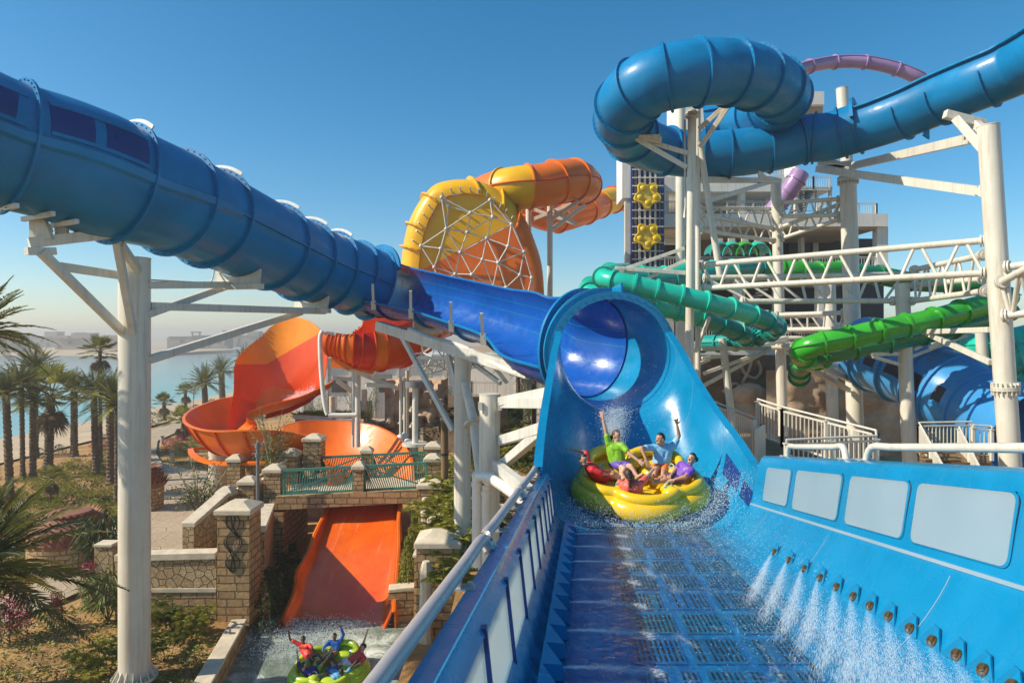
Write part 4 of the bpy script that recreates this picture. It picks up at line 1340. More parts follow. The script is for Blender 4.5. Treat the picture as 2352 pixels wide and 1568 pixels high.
# ------------------------------------------------------------------ tall orange wall with its trough, and the run-out into the pool
t = thing('slide', 'tall amber topped orange wall feeding a ribbed trough under the bridge into the pool', 'water slide', (-9, 36, 0))
top = [(280, 660), (282, 560), (283, 480), (310, 400), (380, 330), (480, 250), (540, 190), (600, 150), (660, 122), (720, 108), (790, 120), (860, 152), (920, 205), (965, 255), (985, 300), (975, 360), (965, 430), (955, 520), (940, 600)]
bot = [(280, 660), (290, 668), (300, 676), (318, 690), (340, 705), (370, 722), (410, 737), (450, 745), (490, 750), (530, 745), (570, 730), (605, 700), (640, 680), (690, 660), (740, 648), (790, 640), (840, 632), (890, 625), (940, 610)]
def wall_pt2(x, y):
    k = (x - 280) / 700.0
    return Q(9, x, y, 1.07 * (43.2 - 1.6 * (2 * k - 1) ** 2 + .6 * (700 - y) / 600))
rowsw = []
for (a, b_) in zip(top, bot):
    rowsw.append([wall_pt2(a[0] + (b_[0] - a[0]) * k / 10, a[1] + (b_[1] - a[1]) * k / 10) for k in range(11)])
rowsw = [[p for p in r] for r in rowsw]
fine = [spline([r[j] for r in rowsw], 8) for j in range(11)]
fine = [[fine[j][i] for j in range(11)] for i in range(len(fine[0]))]
# amber upper band: cells above the slanting joint
def amber(p):
    X = CX + p.x / p.y * F; Y = HY - (p.z - H) / p.y * F
    x, y = (X - 449.2) / .31255, (Y - 694.2) / .31255
    return y < (455 if x < 520 else 455 - (x - 520) * .585)
wa, wb = MB(), MB()
back = [[p + V((0, .12, 0)) for p in r] for r in fine]
# subdivide vertically for a crisper joint
def dense(r): return [r[0].lerp(r[-1], k / 140) for k in range(141)]
dn_ = [dense(r) for r in fine]
for i in range(len(dn_) - 1):
    for k in range(140):
        q = [dn_[i][k], dn_[i + 1][k], dn_[i + 1][k + 1], dn_[i][k + 1]]
        c_ = (q[0] + q[1] + q[2] + q[3]) / 4
        (wa if amber(c_) else wb).add([V(x) for x in q], [(0, 1, 2, 3)])
wb.build('wall_panel', M['redor'], t, smooth=40, weld=True)
wa.build('wall_panel', M['amber'], t, smooth=40, weld=True)
mb = MB(); shell(mb, [[p + V((0, .06, 0)) for p in r] for r in fine], back); mb.build('wall_back', M['orange'], t, smooth=40)
mb = MB()
for i in range(6, 50, 3):
    p = fine[min(i, len(fine) - 1)][0].lerp(fine[min(i, len(fine) - 1)][-1], .035)
    mb.ball(p + V((0, -.03, 0)), .06, 6, 4)
mb.build('bolt', M['bolt'], t)
# trough: swept U with wider curve at the left end, then right behind the bridge, then down to the pool
tr = [V(((X - CX) / F * d, d, z)) for X, d, z in ((749, 43.0, 8.2), (709, 42.4, 7.7), (662, 41.8, 7.2), (605, 41.4, 6.8), (552, 41.0, 6.1), (516, 39.8, 5.55), (512, 38.2, 5.2), (548, 37.0, 5.0), (612, 36.6, 5.1), (684, 36.9, 4.95), (749, 37.4, 4.6), (800, 37.7, 4.2), (836, 37.2, 3.7), (848, 36.3, 3.2), (845, 35.5, 3.0))]
EYE = V((0, 0, H)); tr = [EYE + (p - EYE) * (1.07 if i < 11 else (1.045, 1.02, 1.0, 1.0)[i - 11]) for i, p in enumerate(tr)]
trs = spline(tr, 6); tf_ = frames(trs); n_ = len(tf_) - 1
rows, mat_rows = [], []
for i, (p, tt, s, u) in enumerate(tf_):
    k = i / n_
    hw = 1.85 if k > .3 else 1.3 + .55 * k / .3
    hL = 1.15 if k < .75 else 1.15
    s2 = V((s.x, s.y, 0)).normalized(); up = V((0, 0, 1))
    row = []
    for a in range(0, 21):
        x = -1 + 2 * a / 20
        y = abs(x) ** 2.6
        bank = .25 * math.sin(math.pi * min(1, max(0, (k - .2) / .5)))
        late = min(1, max(0, (k - .44) / .30)); late = late * late * (3 - 2 * late); hR = .8 + .85 * min(1, k / .3) - .6 * min(1, max(0, (k - .6) / .25)); hL_ = .55 + 1.5 * late - .75 * max(0, (k - .78) / .22)
        hgt = 1.06 * (hR if x > 0 else hL_) * (1 - .8 * min(1, max(0, (k - .91) / .08)))
        row.append(p + s2 * (x * hw + (-.35 * y * late if x < 0 else .15 * y)) + up * (y * hgt))
    rows.append(row)
mb = MB(); shell(mb, rows, off_rows(rows, -.06)); o = mb.build('trough', M['orange'], t, smooth=45, weld=True)
for side in (0, -1):
    mb = MB(); R_ = []
    for r in rows:
        sg = (r[side] - r[10]); sg.z = 0; sg.normalize()
        q = r[side]
        R_.append([q + V((0, 0, .03)), q + sg * .16 + V((0, 0, .03)), q + sg * .16 - V((0, 0, .05)), q - V((0, 0, .05))])
    mb.grid(R_, closed_u=True); mb.build('rim', M['orange'], t, smooth=40)
for i in range(27, 66, 4):
    p, tt, s, u = tf_[i]; r = rows[i]
    for side in ((0, 1) if False else (0,)):
        seq = r[0:11] if (r[0] - camo.location).length < (r[20] - camo.location).length else r[20:9:-1]
        mb = MB()
        for k in range(len(seq) - 1):
            e = (seq[0] - seq[-1]); e.z = 0; e.normalize()
            a, b_ = seq[k], seq[k + 1]
            o1 = e * .14 + V((0, 0, -.10))
            mb.hexa([a - tt * .05, a + tt * .05, b_ + tt * .05, b_ - tt * .05, a - tt * .05 + o1, a + tt * .05 + o1, b_ + tt * .05 + o1, b_ - tt * .05 + o1])
        mb.build('rib', M['redor'], t)
# apron carrying the foot of the wall into the trough
ap = []
for i, (a, b_) in enumerate(zip(top, bot)):
    f_ = 1 - i / (len(top) - 1); q = tf_[int(f_ * 30)][0]; p0 = wall_pt2(b_[0], b_[1] - 8)
    ap.append([p0, p0.lerp(q, .35) - V((0, 0, .35)), p0.lerp(q, .7) - V((0, 0, .30)), q + V((0, 0, .03))])
mb = MB(); shell(mb, ap, [[p - V((0, 0, .06)) for p in r_] for r_ in ap]); mb.build('apron', M['redor'], t, smooth=60)
# outer base lip
mb = MB(); R_ = []
for i in range(26, 64):
    r = rows[i]; seq = r[0:11] if (r[0] - camo.location).length < (r[20] - camo.location).length else r[20:9:-1]
    e = (seq[0] - seq[-1]); e.z = 0; e.normalize(); q = seq[5] + e * .30
    q = V((seq[2].x, seq[2].y, seq[9].z - .1))
    R_.append([q + e * .0 + V((0, 0, .07)), q + e * .30 + V((0, 0, .03)), q + e * .30 - V((0, 0, .1)), q - V((0, 0, .1))])
mb.grid(R_, closed_u=True); mb.build('base_lip', M['orange'], t, smooth=40)
# water running down the red throat
mb = MB(); r = random.Random(9)
for k in range(2600):
    tp_ = r.random(); x = 905 - 330 * tp_; y = 640 + 130 * tp_ + r.gauss(0, 22)
    drop(mb, wall_pt2(x, y + 8) + V((0, -1.5 * (1 - tp_) * .3 - .35, r.random() * .12)), .015 + .02 * r.random())
o = quickmesh(mb, 'running_water', M['foam'], t); o['kind'] = 'stuff'
mb = MB(); mb.grid([[wall_pt2(x, y) + V((0, -.5 - .7 * (y - 620) / 200, -.1)) for x, y in ((940, 612), (800, 640), (660, 700), (560, 760))], [wall_pt2(x, y) + V((0, -.5 - .7 * (y - 620) / 200, -.1)) for x, y in ((945, 645), (860, 720), (720, 790), (560, 830))]]); mb.build('red_throat', M['red'], t, smooth=60)
# run-out: from under the bridge down to the pool
st = [  # left rim, left floor, right floor, right rim, outer drop ; zoom-10 pixels, depth
    ((948, 262), (985, 266), (1400, 262), (1452, 240), 35.6),
    ((918, 360), (965, 385), (1405, 370), (1446, 330), 34.0),
    ((850, 500), (930, 540), (1400, 520), (1438, 440), 32.3),
    ((800, 640), (890, 690), (1370, 690), (1440, 560), 30.8),
    ((720, 780), (860, 850), (1330, 850), (1432, 720), 29.5),
    ((700, 920), (840, 985), (1270, 990), (1420, 860), 28.4),
    ((640, 1060), (850, 1120), (1240, 1095), (1410, 960), 27.6),
    ((605, 1120), (870, 1195), (1240, 1185), (1404, 1060), 26.9)]
rows = []
for lr, lf, rf, rr_, d in st:
    a, b_, c_, e = Q(10, lr[0], lr[1], d), Q(10, lf[0], lf[1], d), Q(10, rf[0], rf[1], d), Q(10, rr_[0], rr_[1], d)
    row = spline([a, a.lerp(b_, .30) - V((0, 0, .42)), b_ - V((0, 0, .22)), b_.lerp(c_, .5) - V((0, 0, .30)), c_ - V((0, 0, .22)), c_.lerp(e, .62) - V((0, 0, .48)), e], 5)
    rows.append(row)
rows = [[spline([r[j] for r in rows], 4)[i] for j in range(len(rows[0]))] for i in range((len(rows) - 1) * 4 + 1)]
mb = MB(); shell(mb, rows, off_rows(rows, -.07)); mb.build('run_out', M['worange'], t, smooth=45, weld=True)
# scalloped outer skirts of the run-out
for side, sg in ((0, -1), (-1, 1)):
    mb = MB(); A, B = [], []
    for i, r in enumerate(rows):
        q = r[side]
        A.append([q + V((sg * .0, -.03, .03)), q + V((sg * .09, 0, .01)), q + V((sg * (.16 + .06 * math.sin(i * 1.1)), 0, -.75))])
    shell(mb, A, [[p + V((-sg * .05, 0, -.05)) for p in r] for r in A]); mb.build('skirt', M['orange'], t, smooth=35)
mb = MB(); r = random.Random(4)
for k in range(7000):
    x = -7.7 + r.gauss(0, 1.15); tp_ = r.random()
    drop(mb, (x, 27.3 - 3.0 * tp_ + r.gauss(0, .25), abs(r.gauss(0, .15)) * (1.2 - .7 * tp_) + .02), .008 + .024 * r.random() ** 2)
o = quickmesh(mb, 'splash_foam', M['foam']); tag(o, 'white churned foam where the orange run-out meets the pool', 'water splash', None, 'stuff')

for X, Yt, Yb, w_, d, lab in ((1214, 474, 720, 13, 50, 'slim white column close behind the drum wall'), (1263, 470, 740, 13, 47, 'slim white column standing clear right of the drum wall')):
    c_ = column('support_column', lab, W(X, Yb, d) - V((0, 0, 2)), W(X, Yt, d), w_ / 2 * d / F, base=False)
    for x0, y0, x1, y1 in ((1330, 462, 1222, 505), (1325, 515, 1222, 480), (1345, 470, 1262, 530)): arm(c_, W(x0, y0, d - .6), W(x1 if X < 1240 else 1264, y1, d), .2, .24)
# ------------------------------------------------------------------ blue looping slide at the upper right
t = thing('tube_slide', 'mid blue tube slide looping high above the white columns at the upper right', 'water slide', (14, 32, 0))
RT = t
lp = [Q(4, 1760, 160, 25.6), Q(4, 1523, 285, 28), Q(4, 1250, 400, 29.4), Q(4, 1000, 500, 31), Q(4, 800, 585, 32.2), Q(4, 620, 650, 33.2), Q(4, 440, 705, 34), Q(4, 280, 752, 34.6), Q(3, 1740, 890, 35), Q(3, 1560, 940, 35.2), Q(3, 1300, 985, 35.4), Q(3, 1100, 1003, 35.6), Q(3, 900, 1003, 35.8), Q(3, 720, 980, 35.6), Q(3, 560, 930, 34.6),
      Q(3, 440, 840, 32.8), Q(3, 400, 720, 30.8), Q(3, 450, 590, 29.2), Q(3, 580, 490, 28.3), Q(3, 760, 432, 27.9), Q(3, 950, 405, 27.9), Q(3, 1150, 400, 28.2), Q(3, 1330, 430, 28.9), Q(3, 1480, 490, 30.2), Q(3, 1560, 560, 32), Q(3, 1530, 640, 34), Q(3, 1420, 700, 36), Q(3, 1290, 740, 37.6), Q(3, 1160, 770, 38.6), Q(3, 1000, 800, 39)]
lf_ = frames(spline(lp, 5)); NL = len(lf_) - 1
rl = lambda f: 1.2 if f < .45 else 1.2 + .10 * min(1, (f - .45) * 10)
tube_body(t, lf_, rl, M['blue'], 'open_trough', 143, 388, 30, .05, 0, 29)
tube_body(t, lf_, rl, M['blue'], 'tube_section', 0, 360, 36, .05, 29, NL)
for k in (9, 15, 21):
    ring_at(lf_[k], 1.2, 1.32, .07, 180, 372, 26, bolts=16).build('rib', M['blue'], t, smooth=35)
for ang in (388, 143):
    mb = MB(); R_ = []
    for i in range(0, 30):
        p, tt, s, u = lf_[i]; e = s * math.cos(rad(ang)) + u * math.sin(rad(ang)); o_ = s * (1 if ang > 360 else -1)
        q = p + e * 1.18
        R_.append([q + u * .05, q + u * .05 + o_ * .26, q + o_ * .26 - u * .03, q - u * .05])
    mb.grid(R_, closed_u=True); mb.build('rim', M['cyan'], t, smooth=40)
for k in (29, 32, 38, 41, 47, 53, 58, 65, 74, 79, 83, 88, 94, 100, 106, 111, 116, 121, 126, 131):
    ri = rl(k / NL); ring_at(lf_[k], ri - .02, ri + .12, .07, seg=38, bolts=36).build('flange', M['blue'], t, smooth=35)
seam(t, lf_, rl, 10, M['blue'], .09, .05, 31, 66)
seam(t, lf_, rl, 158, M['blue'], .11, .06, 76, NL)
ring_at(lf_[29], 1.18, 1.50, .16, 15, 172, 30).build('mouth_lip', M['blue'], t, smooth=40)
# fin plates under the trough
for k in (12, 18):
    p, tt, s, u = lf_[k]
    mb = MB(); mb.prism([p - u * 1.15 + s * .35, p - u * 1.62 + s * .2, p - u * 1.5 - s * .35, p - u * 1.18 - s * .2], tt * .06); mb.build('fin_plate', M['blue'], t)

def pipe_slide(name, label, pts, r, sections, every=None, seamang=(5,), seg=22, n=6, loc=None, fl=.09):
    t = thing(name, label, 'water slide', loc or (pts[0] - V((0, 0, 2))))
    f_ = frames(spline(pts, n)); NN = len(f_) - 1
    e = every or 9
    cuts = []
    i = 0
    k = 0
    while i < NN:
        j = min(NN, i + e)
        mid = (i + j) / 2 / NN
        mk = [m_ for lim, m_ in sections if mid <= lim][0]
        cuts.append((i, j, mk)); i = j; k += 1
    section_tube(t, f_, r, cuts, seg=seg, fh=fl)
    for a in seamang:
        seam(t, f_, r, a, M[cuts[0][2] if len(sections) == 1 else cuts[len(cuts) // 2][2]], .07, .05)
    return t, f_
pipe_slide('tube_slide', 'slim lilac tube slide arching over the top of the tower', [Q(3, 1600, 470, 48), Q(4, 60, 345, 48), Q(4, 170, 308, 49), Q(4, 330, 281, 50), Q(4, 520, 282, 50), Q(4, 720, 325, 50), Q(4, 880, 395, 50), Q(4, 960, 470, 51), Q(4, 940, 560, 53)], .46, [(1, 'lilac')], 6, (40,))
pipe_slide('tube_slide', 'short lilac tube slide glimpsed through the middle of the blue loop', [Q(3, 1225, 600, 47), Q(3, 1190, 690, 47), Q(3, 1130, 790, 47), Q(3, 1060, 880, 47.4)], .62, [(1, 'lilac')], 5, (40,))
pipe_slide('tube_slide', 'short lilac tube slide running down behind the tower stair', [Q(3, 1700, 1140, 47), Q(3, 1660, 1210, 47), Q(3, 1590, 1310, 47.4), Q(3, 1500, 1420, 48)], .62, [(1, 'lilac')], 5, (40,))
# teal pair
T1, t1f = pipe_slide('tube_slide', 'upper mint teal tube slide passing in front of the slim white column', [Q(5, 420, 425, 33), Q(5, 300, 440, 30.8), Q(5, 255, 470, 29.6), Q(5, 330, 495, 29.0), Q(5, 480, 525, 28.8), Q(5, 640, 565, 28.8), Q(5, 820, 605, 28.8), Q(5, 1000, 650, 28.9), Q(5, 1180, 698, 29.2), Q(5, 1340, 745, 29.8), Q(5, 1450, 790, 30.4), Q(5, 1520, 835, 31.6), Q(5, 1480, 870, 33), Q(5, 1390, 905, 34), Q(5, 1290, 930, 34.6)], .41, [(.62, 'teal'), (1, 'teal2')], 6, (172,))
T2, t2f = pipe_slide('tube_slide', 'lower mint teal tube slide passing behind the slim white column', [Q(5, 250, 545, 33.5), Q(5, 160, 540, 32.6), Q(5, 140, 580, 31.8), Q(5, 260, 600, 31.4), Q(5, 420, 640, 31.2), Q(5, 620, 685, 31.2), Q(5, 800, 715, 31.3), Q(5, 960, 758, 31.6), Q(5, 1110, 820, 32), Q(5, 1230, 865, 32.4), Q(5, 1290, 905, 33.2), Q(5, 1220, 940, 34.4), Q(5, 1100, 950, 35.2), Q(5, 980, 955, 36)], .43, [(.5, 'teal'), (1, 'teal2')], 6, (172,))
T3, _ = pipe_slide('tube_slide', 'far teal tube slide turning bright green behind the white trusses', [Q(5, 300, 440, 42), Q(5, 520, 462, 43), Q(5, 700, 468, 43.5), Q(5, 860, 430, 44), Q(5, 1050, 425, 44.5), Q(5, 1200, 415, 45), Q(5, 1400, 400, 46), Q(5, 1560, 415, 46), Q(5, 1700, 425, 46), Q(5, 1829, 432, 46.5), Q(6, 330, 340, 47), Q(6, 560, 365, 48), Q(6, 760, 400, 48.5), Q(6, 960, 410, 48), Q(6, 1180, 400, 47)], .66, [(.33, 'teal'), (.45, 'teal2'), (.7, 'green'), (1, 'green2')], 6, (172,))
pipe_slide('tube_slide', 'second far teal tube slide running just under the first behind the tower columns', [Q(5, 330, 470, 41), Q(5, 560, 490, 41.5), Q(5, 760, 490, 42), Q(5, 930, 470, 43), Q(5, 1100, 440, 44)], .6, [(1, 'teal2')], 6, (172,))
# body slide starts on the deck
for k, (x, mk, wd) in enumerate(((1105, 'teal2', 'leftmost, deep teal'), (1195, 'teal', 'mint teal'), (1292, 'green', 'bright green'), (1390, 'teal', 'rightmost, mint teal'))):
    tt_ = thing('slide_entry', 'small hooded slide entry on the tower deck, ' + wd, 'slide entry', Q(5, x, 335, 52), 'hooded slide entries on the deck')
    c_ = Q(5, x, 290, 52)
    mb = MB(); rows = []
    for i in range(5):
        yy = -.5 + .5 * i
        rr_ = .78 + .22 * math.cos(i * .6) * .2
        rows.append([c_ + V((math.cos(math.pi * a / 12) * rr_, yy, math.sin(math.pi * a / 12) * rr_ * 1.15 - (.3 if i == 0 else 0))) for a in range(13)])
    shell(mb, rows, [[p + (c_ - p) * .06 for p in r] for r in rows]); mb.build('hood', M[mk], tt_, smooth=50)
    mb = MB(); mb.lathe(c_ - V((0, .6, 1.1)), [(.9, 0), (1.0, .12), (.8, .3)], 16); mb.build('base_tub', M[mk], tt_, smooth=50)
    mb = MB(); mb.box(c_ + V((0, 0, .82)), .5, .2, .28); mb.build('lamp_box', M['white2'], tt_)
# grass green slide and its darker twin
GS, gf = pipe_slide('tube_slide', 'bright grass green tube slide sweeping under the white truss', [Q(6, 1330, 490, 31), Q(6, 1220, 530, 30), Q(6, 1090, 565, 29.4), Q(6, 960, 605, 29), Q(6, 820, 640, 28.8), Q(6, 680, 668, 28.8), Q(6, 540, 695, 28.8), Q(6, 400, 727, 28.9), Q(6, 260, 755, 29), Q(6, 150, 790, 29.3), Q(6, 105, 830, 30.2), Q(6, 150, 860, 31.2), Q(6, 230, 850, 32)], .47, [(1, 'green')], 7, (172,))
pipe_slide('tube_slide', 'dark green tube slide running close below the bright green one', [Q(6, 1340, 580, 33), Q(6, 1200, 620, 32), Q(6, 1050, 660, 31.4), Q(6, 900, 695, 31), Q(6, 740, 730, 30.8), Q(6, 560, 770, 30.8), Q(6, 400, 800, 30.8), Q(6, 260, 825, 31), Q(6, 170, 850, 31.6), Q(6, 110, 900, 32.6), Q(6, 100, 960, 34)], .45, [(1, 'green2')], 7, (172,))
pipe_slide('tube_slide', 'dark teal tube slide behind the right hand column', [Q(6, 1500, 860, 33), Q(6, 1380, 905, 33), Q(6, 1250, 945, 33.5), Q(6, 1130, 960, 34.5), Q(6, 1030, 930, 36)], .6, [(1, 'teal2')], 6, (172,))
pipe_slide('tube_slide', 'mint teal tube slide just right of the rear column, curling behind the big right column', [Q(6, 1500, 720, 36), Q(6, 1330, 760, 36), Q(6, 1200, 780, 36.5), Q(6, 1110, 790, 37.5), Q(6, 1060, 830, 39)], .72, [(1, 'teal')], 6, (172,))
pipe_slide('tube_slide', 'pale mint tube slide at the far right edge beyond the big column', [Q(6, 1520, 840, 31), Q(6, 1400, 845, 31), Q(6, 1330, 880, 31.6), Q(6, 1380, 960, 31.6), Q(6, 1500, 1000, 31)], .7, [(1, 'teal')], 6, (172,))
# big windowed blue slide at the lower right
BP = [Q(6, 470, 790, 36.5), Q(6, 600, 850, 35), Q(6, 720, 920, 33.6), Q(6, 860, 985, 32.4), Q(6, 1000, 1060, 31.2), Q(6, 1150, 1140, 30), Q(6, 1290, 1215, 28.8), Q(6, 1450, 1300, 27.6)]
t = thing('tube_slide', 'pale sky blue windowed tube slide lying low behind the stair landing, striped by shadows', 'water slide', Q(6, 900, 1200, 32))
bf = frames(spline(BP, 6)); NBF = len(bf) - 1
rbs = lambda f: 1.72 + .14 * math.sin(f * 14)
tube_body(t, bf, rbs, M['pale'], 'tube_section', 0, 360, 36, .05)
for k in (5, 12, 18, 24, 30, 36):
    ring_at(bf[k], rbs(k / NBF), rbs(k / NBF) + .13, .09, seg=34).build('flange', M['pale'], t, smooth=35)
for (i0, i1) in ((2, 4), (6, 8), (9, 11), (13, 15), (15, 17), (20, 22), (22, 23), (26, 28)):
    mb = MB(); dome_patch(mb, bf, i0, i1, rbs, 2, 24, .02); mb.build('window', M['dark'], t)
    mb = MB(); dome_patch(mb, bf, i0, i1, rbs, 25, 29, .06, 2); mb.build('window_frame', M['pale'], t); mb = MB(); dome_patch(mb, bf, i0, i1, rbs, -3, 1, .06, 2); mb.build('window_frame', M['pale'], t)
# ------------------------------------------------------------------ tower building behind the slides
def pxbox(mb, X0, X1, Y0, Y1, d, dep, m=0):
    a, b = W(X0, Y1, d), W(X1, Y0, d)
    return mb.hexa([V((a.x, d, a.z)), V((b.x, d, a.z)), V((b.x, d + dep, a.z)), V((a.x, d + dep, a.z)), V((a.x, d, b.z)), V((b.x, d, b.z)), V((b.x, d + dep, b.z)), V((a.x, d + dep, b.z))], m)
def railing(parent, pts, h=1.1, gap=.14, mat='white', post_every=1.6, part='railing', bal=.018, hr=.03):
    """one run of railing (handrail, posts, balusters) as one part with sub-parts"""
    root = parent
    top = MB(); inf = MB(); 
    pts = [V(p) for p in pts]
    o = None
    up = V((0, 0, 1))
    for a, b in zip(pts[:-1], pts[1:]):
        top.cyl(a, b, hr, seg=8)
        inf.bar(a - up * .12, b - up * .12, .05, .05); inf.bar(a - up * (h - .1), b - up * (h - .1), .05, .05)
        Ln = (b - a).length; n = max(1, int(Ln / gap))
        for k in range(n):
            q = a.lerp(b, (k + .5) / n); inf.cyl(q - up * .12, q - up * (h - .1), bal, seg=5, caps=False)
    o = top.build('handrail', M[mat], root, smooth=60)
    inf.build('baluster_panel', M[mat], root)
    for a, b in zip(pts[:-1], pts[1:]):
        Ln = (b - a).length; n = max(1, round(Ln / post_every))
        for k in range(n + 1):
            q = a.lerp(b, k / n)
            mb = MB(); mb.box(q - up * h, .09, .09, h - .1); mb.box(q - up * .1, .13, .13, .03); mb.bar(q - up * .08, q, .03)
            mb.build('post', M[mat], root)
    return o
t = thing('slide_tower', 'white open tower with tan soffits, dark decks and railings rising behind the slides', 'tower', W(1740, 1000, 60))
D0 = 58
def P_(name, mat, *boxes):
    mb = MB()
    for b_ in boxes: pxbox(mb, *b_)
    return mb.build(name, M[mat], t)
P_('fin_wall', 'wall', (1429, 1451, 340, 455, D0 - 2, 3))
P_('fin_column', 'white', (1436, 1450, 456, 612, D0 - 1.9, .5))
P_('wall', 'wall', (1524, 1560, 330, 405, D0 + 6, .4)); P_('wall', 'wall', (1826, 1832, 262, 400, D0 + 4, 4))
P_('roof_block', 'wall', (1832, 1893, 210, 240, D0 + 1, 9))
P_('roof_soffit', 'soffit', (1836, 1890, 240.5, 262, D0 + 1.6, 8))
P_('wall', 'wall', (1560, 1640, 200, 300, D0 + 5, 5))
P_('floor_slab', 'wall', (1524, 1832, 406, 440, D0, 13))
P_('floor_slab', 'wall', (1524, 2040, 491, 520, D0, 13))
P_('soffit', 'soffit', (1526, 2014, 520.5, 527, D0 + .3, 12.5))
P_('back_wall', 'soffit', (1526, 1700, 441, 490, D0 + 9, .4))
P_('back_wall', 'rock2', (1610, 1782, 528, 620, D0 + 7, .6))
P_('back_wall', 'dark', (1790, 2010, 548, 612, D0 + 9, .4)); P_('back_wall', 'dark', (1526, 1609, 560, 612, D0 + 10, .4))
P_('deck', 'wall', (1524, 2034, 612, 640, D0, 13))
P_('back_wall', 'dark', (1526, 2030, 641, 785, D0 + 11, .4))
P_('deck', 'wall', (1560, 1900, 787, 815, D0 - 6, 17))
P_('deck', 'wall', (1900, 1990, 740, 765, D0 + 1, 10))
for (x0, x1, y0, y1) in ((2015, 2040, 520.5, 611.5), (1950, 1966, 527.5, 611.5), (1690, 1704, 641, 786), (1880, 1896, 641, 786), (1526, 1536, 441, 490), (1700, 1712, 441, 490), (1536, 1548, 641, 786)):
    P_('pillar', 'wall', (x0, x1, y0, y1, D0 + .4, .8))
P_('door_panel', 'white2', (1868, 1880, 552, 611, D0 + 8.6, .3))
P_('window', 'farglass', (1812, 1862, 556, 600, D0 + 8.7, .2))
for (x0, x1, y, dd_) in ((1526, 1560, 462, .3), (1700, 1830, 377, .4), (1826, 1945, 460, 2), (1526, 1790, 590, .2), (1790, 2012, 590, .2), (1670, 1790, 462, .3)):
    railing(t, [W(x0, y, D0 + dd_), W(x1, y, D0 + dd_)], 1.05, .22, 'white2', 2.4)
railing(t, [W(1928, 465, D0 + .4), W(2014, 466, D0 + .4), W(2006, 474, D0 + 11)], 1.0, .2, 'white2', 2.0)
for (x0, x1, y) in ((1607, 1700, 716), (1705, 1820, 716), (1820, 1900, 722)):
    railing(t, [W(x0, y + 35, D0 - 5.7), W(x1, y + 35, D0 - 5.7)], 1.1, .2, 'white2', 2.4)
for (x0, x1, y0, y1, dd_) in ((1528, 1600, 520, 560, 6), (1600, 1612, 441, 490, 5), (1760, 1766, 441, 490, 3), (1750, 1758, 527, 611, 5), (1840, 1848, 527, 611, 5), (1610, 1616, 641, 786, 3), (1780, 1788, 641, 786, 2), (1950, 1962, 641, 740, 2)):
    P_('pillar', 'wall', (x0, x1, y0, y1, D0 + dd_, .7))
P_('floor_slab', 'wall', (1540, 1900, 716, 728, D0 - 2, 12)); P_('floor_slab', 'wall', (1540, 1830, 455, 464, D0 + 4, 8))
for k in range(10): P_('stair_tread', 'white2', (1712 + k * 6, 1722 + k * 6, 712 - k * 7, 715 - k * 7, D0 + 1.5, 1.4))
P_('stair_string', 'white', (1706, 1712, 645, 716, D0 + 1.4, .3))
# rock-carved plinth wall under the tower
rk = thing('rock_wall', 'brown carved rock wall with vine relief under the white tower deck', 'rock wall', W(1680, 980, 50))
mb = MB(); rows = []
for i in range(0, 15):
    X = 1600 + i * 25
    rows.append([W(X, Y, 50 + .5 * mnoise.noise(V((X * .03, Y * .04, 2)))) for Y in range(815, 1000, 12)])
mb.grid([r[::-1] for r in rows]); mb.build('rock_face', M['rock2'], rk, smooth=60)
mb = MB()
for pts_ in ([(1700, 835), (1712, 858), (1735, 868), (1748, 850), (1740, 828)], [(1660, 900), (1690, 880), (1705, 905), (1725, 930), (1745, 940)], [(1705, 880), (1720, 850), (1728, 820)]):
    mb.pipe(spline([W(x, y, 49.3) for x, y in pts_], 5), .12, 6)
mb.build('vine_relief', M['rock'], rk, smooth=60)
mb = MB()
r = random.Random(3)
for k in range(9):
    mb.ball(W(1700 + 70 * r.random(), 905 + 60 * r.random(), 48.8), .5 + .7 * r.random(), 8, 6, sc=(1.2, .8, .8))
mb.build('boulder', M['rock'], rk, smooth=30)
rk2 = thing('rock_wall', 'tan cave wall standing behind the column row right of the tower base', 'rock wall', W(1900, 1000, 46))
mb = MB(); rows = []
for i in range(0, 22):
    X = 1760 + i * 18
    rows.append([W(X, Y, 47 + .8 * mnoise.noise(V((X * .02, Y * .03, 5)))) for Y in range(850, 1060, 14)])
mb.grid([r_[::-1] for r_ in rows]); mb.build('rock_face', M['rock'], rk2, smooth=60)
mb = MB(); mb.prism([W(1808, 955, 44), W(1845, 955, 44), W(1838, 985, 44), W(1805, 985, 44)], (0, .4, 0)); mb.build('carved_block', M['rock'], rk2)
# conveyor with the two clover rafts
lt = thing('raft_lift', 'tall dark blue netted raft conveyor with silver rails on the tower face', 'conveyor', W(1487, 616, 56))
mb = MB(); pxbox(mb, 1450, 1524, 335, 616, 56.4, .3); mb.build('backing_net', M['mesh_blue'], lt)
for x in (1466, 1478, 1490, 1502):
    mb = MB(); mb.bar(W(x + 3, 616, 55.9), W(x + 3, 338, 55.9), .16, .16); mb.build('rail', M['white2'], lt)
for k in range(15):
    y = 352 + k * 18.7
    mb = MB(); mb.bar(W(1452, y, 55.75), W(1524, y, 55.75), .09, .09); mb.build('crossbar', M['white2'], lt)
for x in (1457, 1513):
    mb = MB()
    for k in range(90):
        y = 345 + k * 3
        mb.bar(W(x, y, 56.2), W(x + 5, y, 56.2), .05, .05)
    mb.build('chain', M['white2'], lt)
for x in (1451, 1522):
    mb = MB(); mb.bar(W(x, 616, 56), W(x, 338, 56), .2, .3); mb.build('side_frame', M['mesh_blue'], lt)
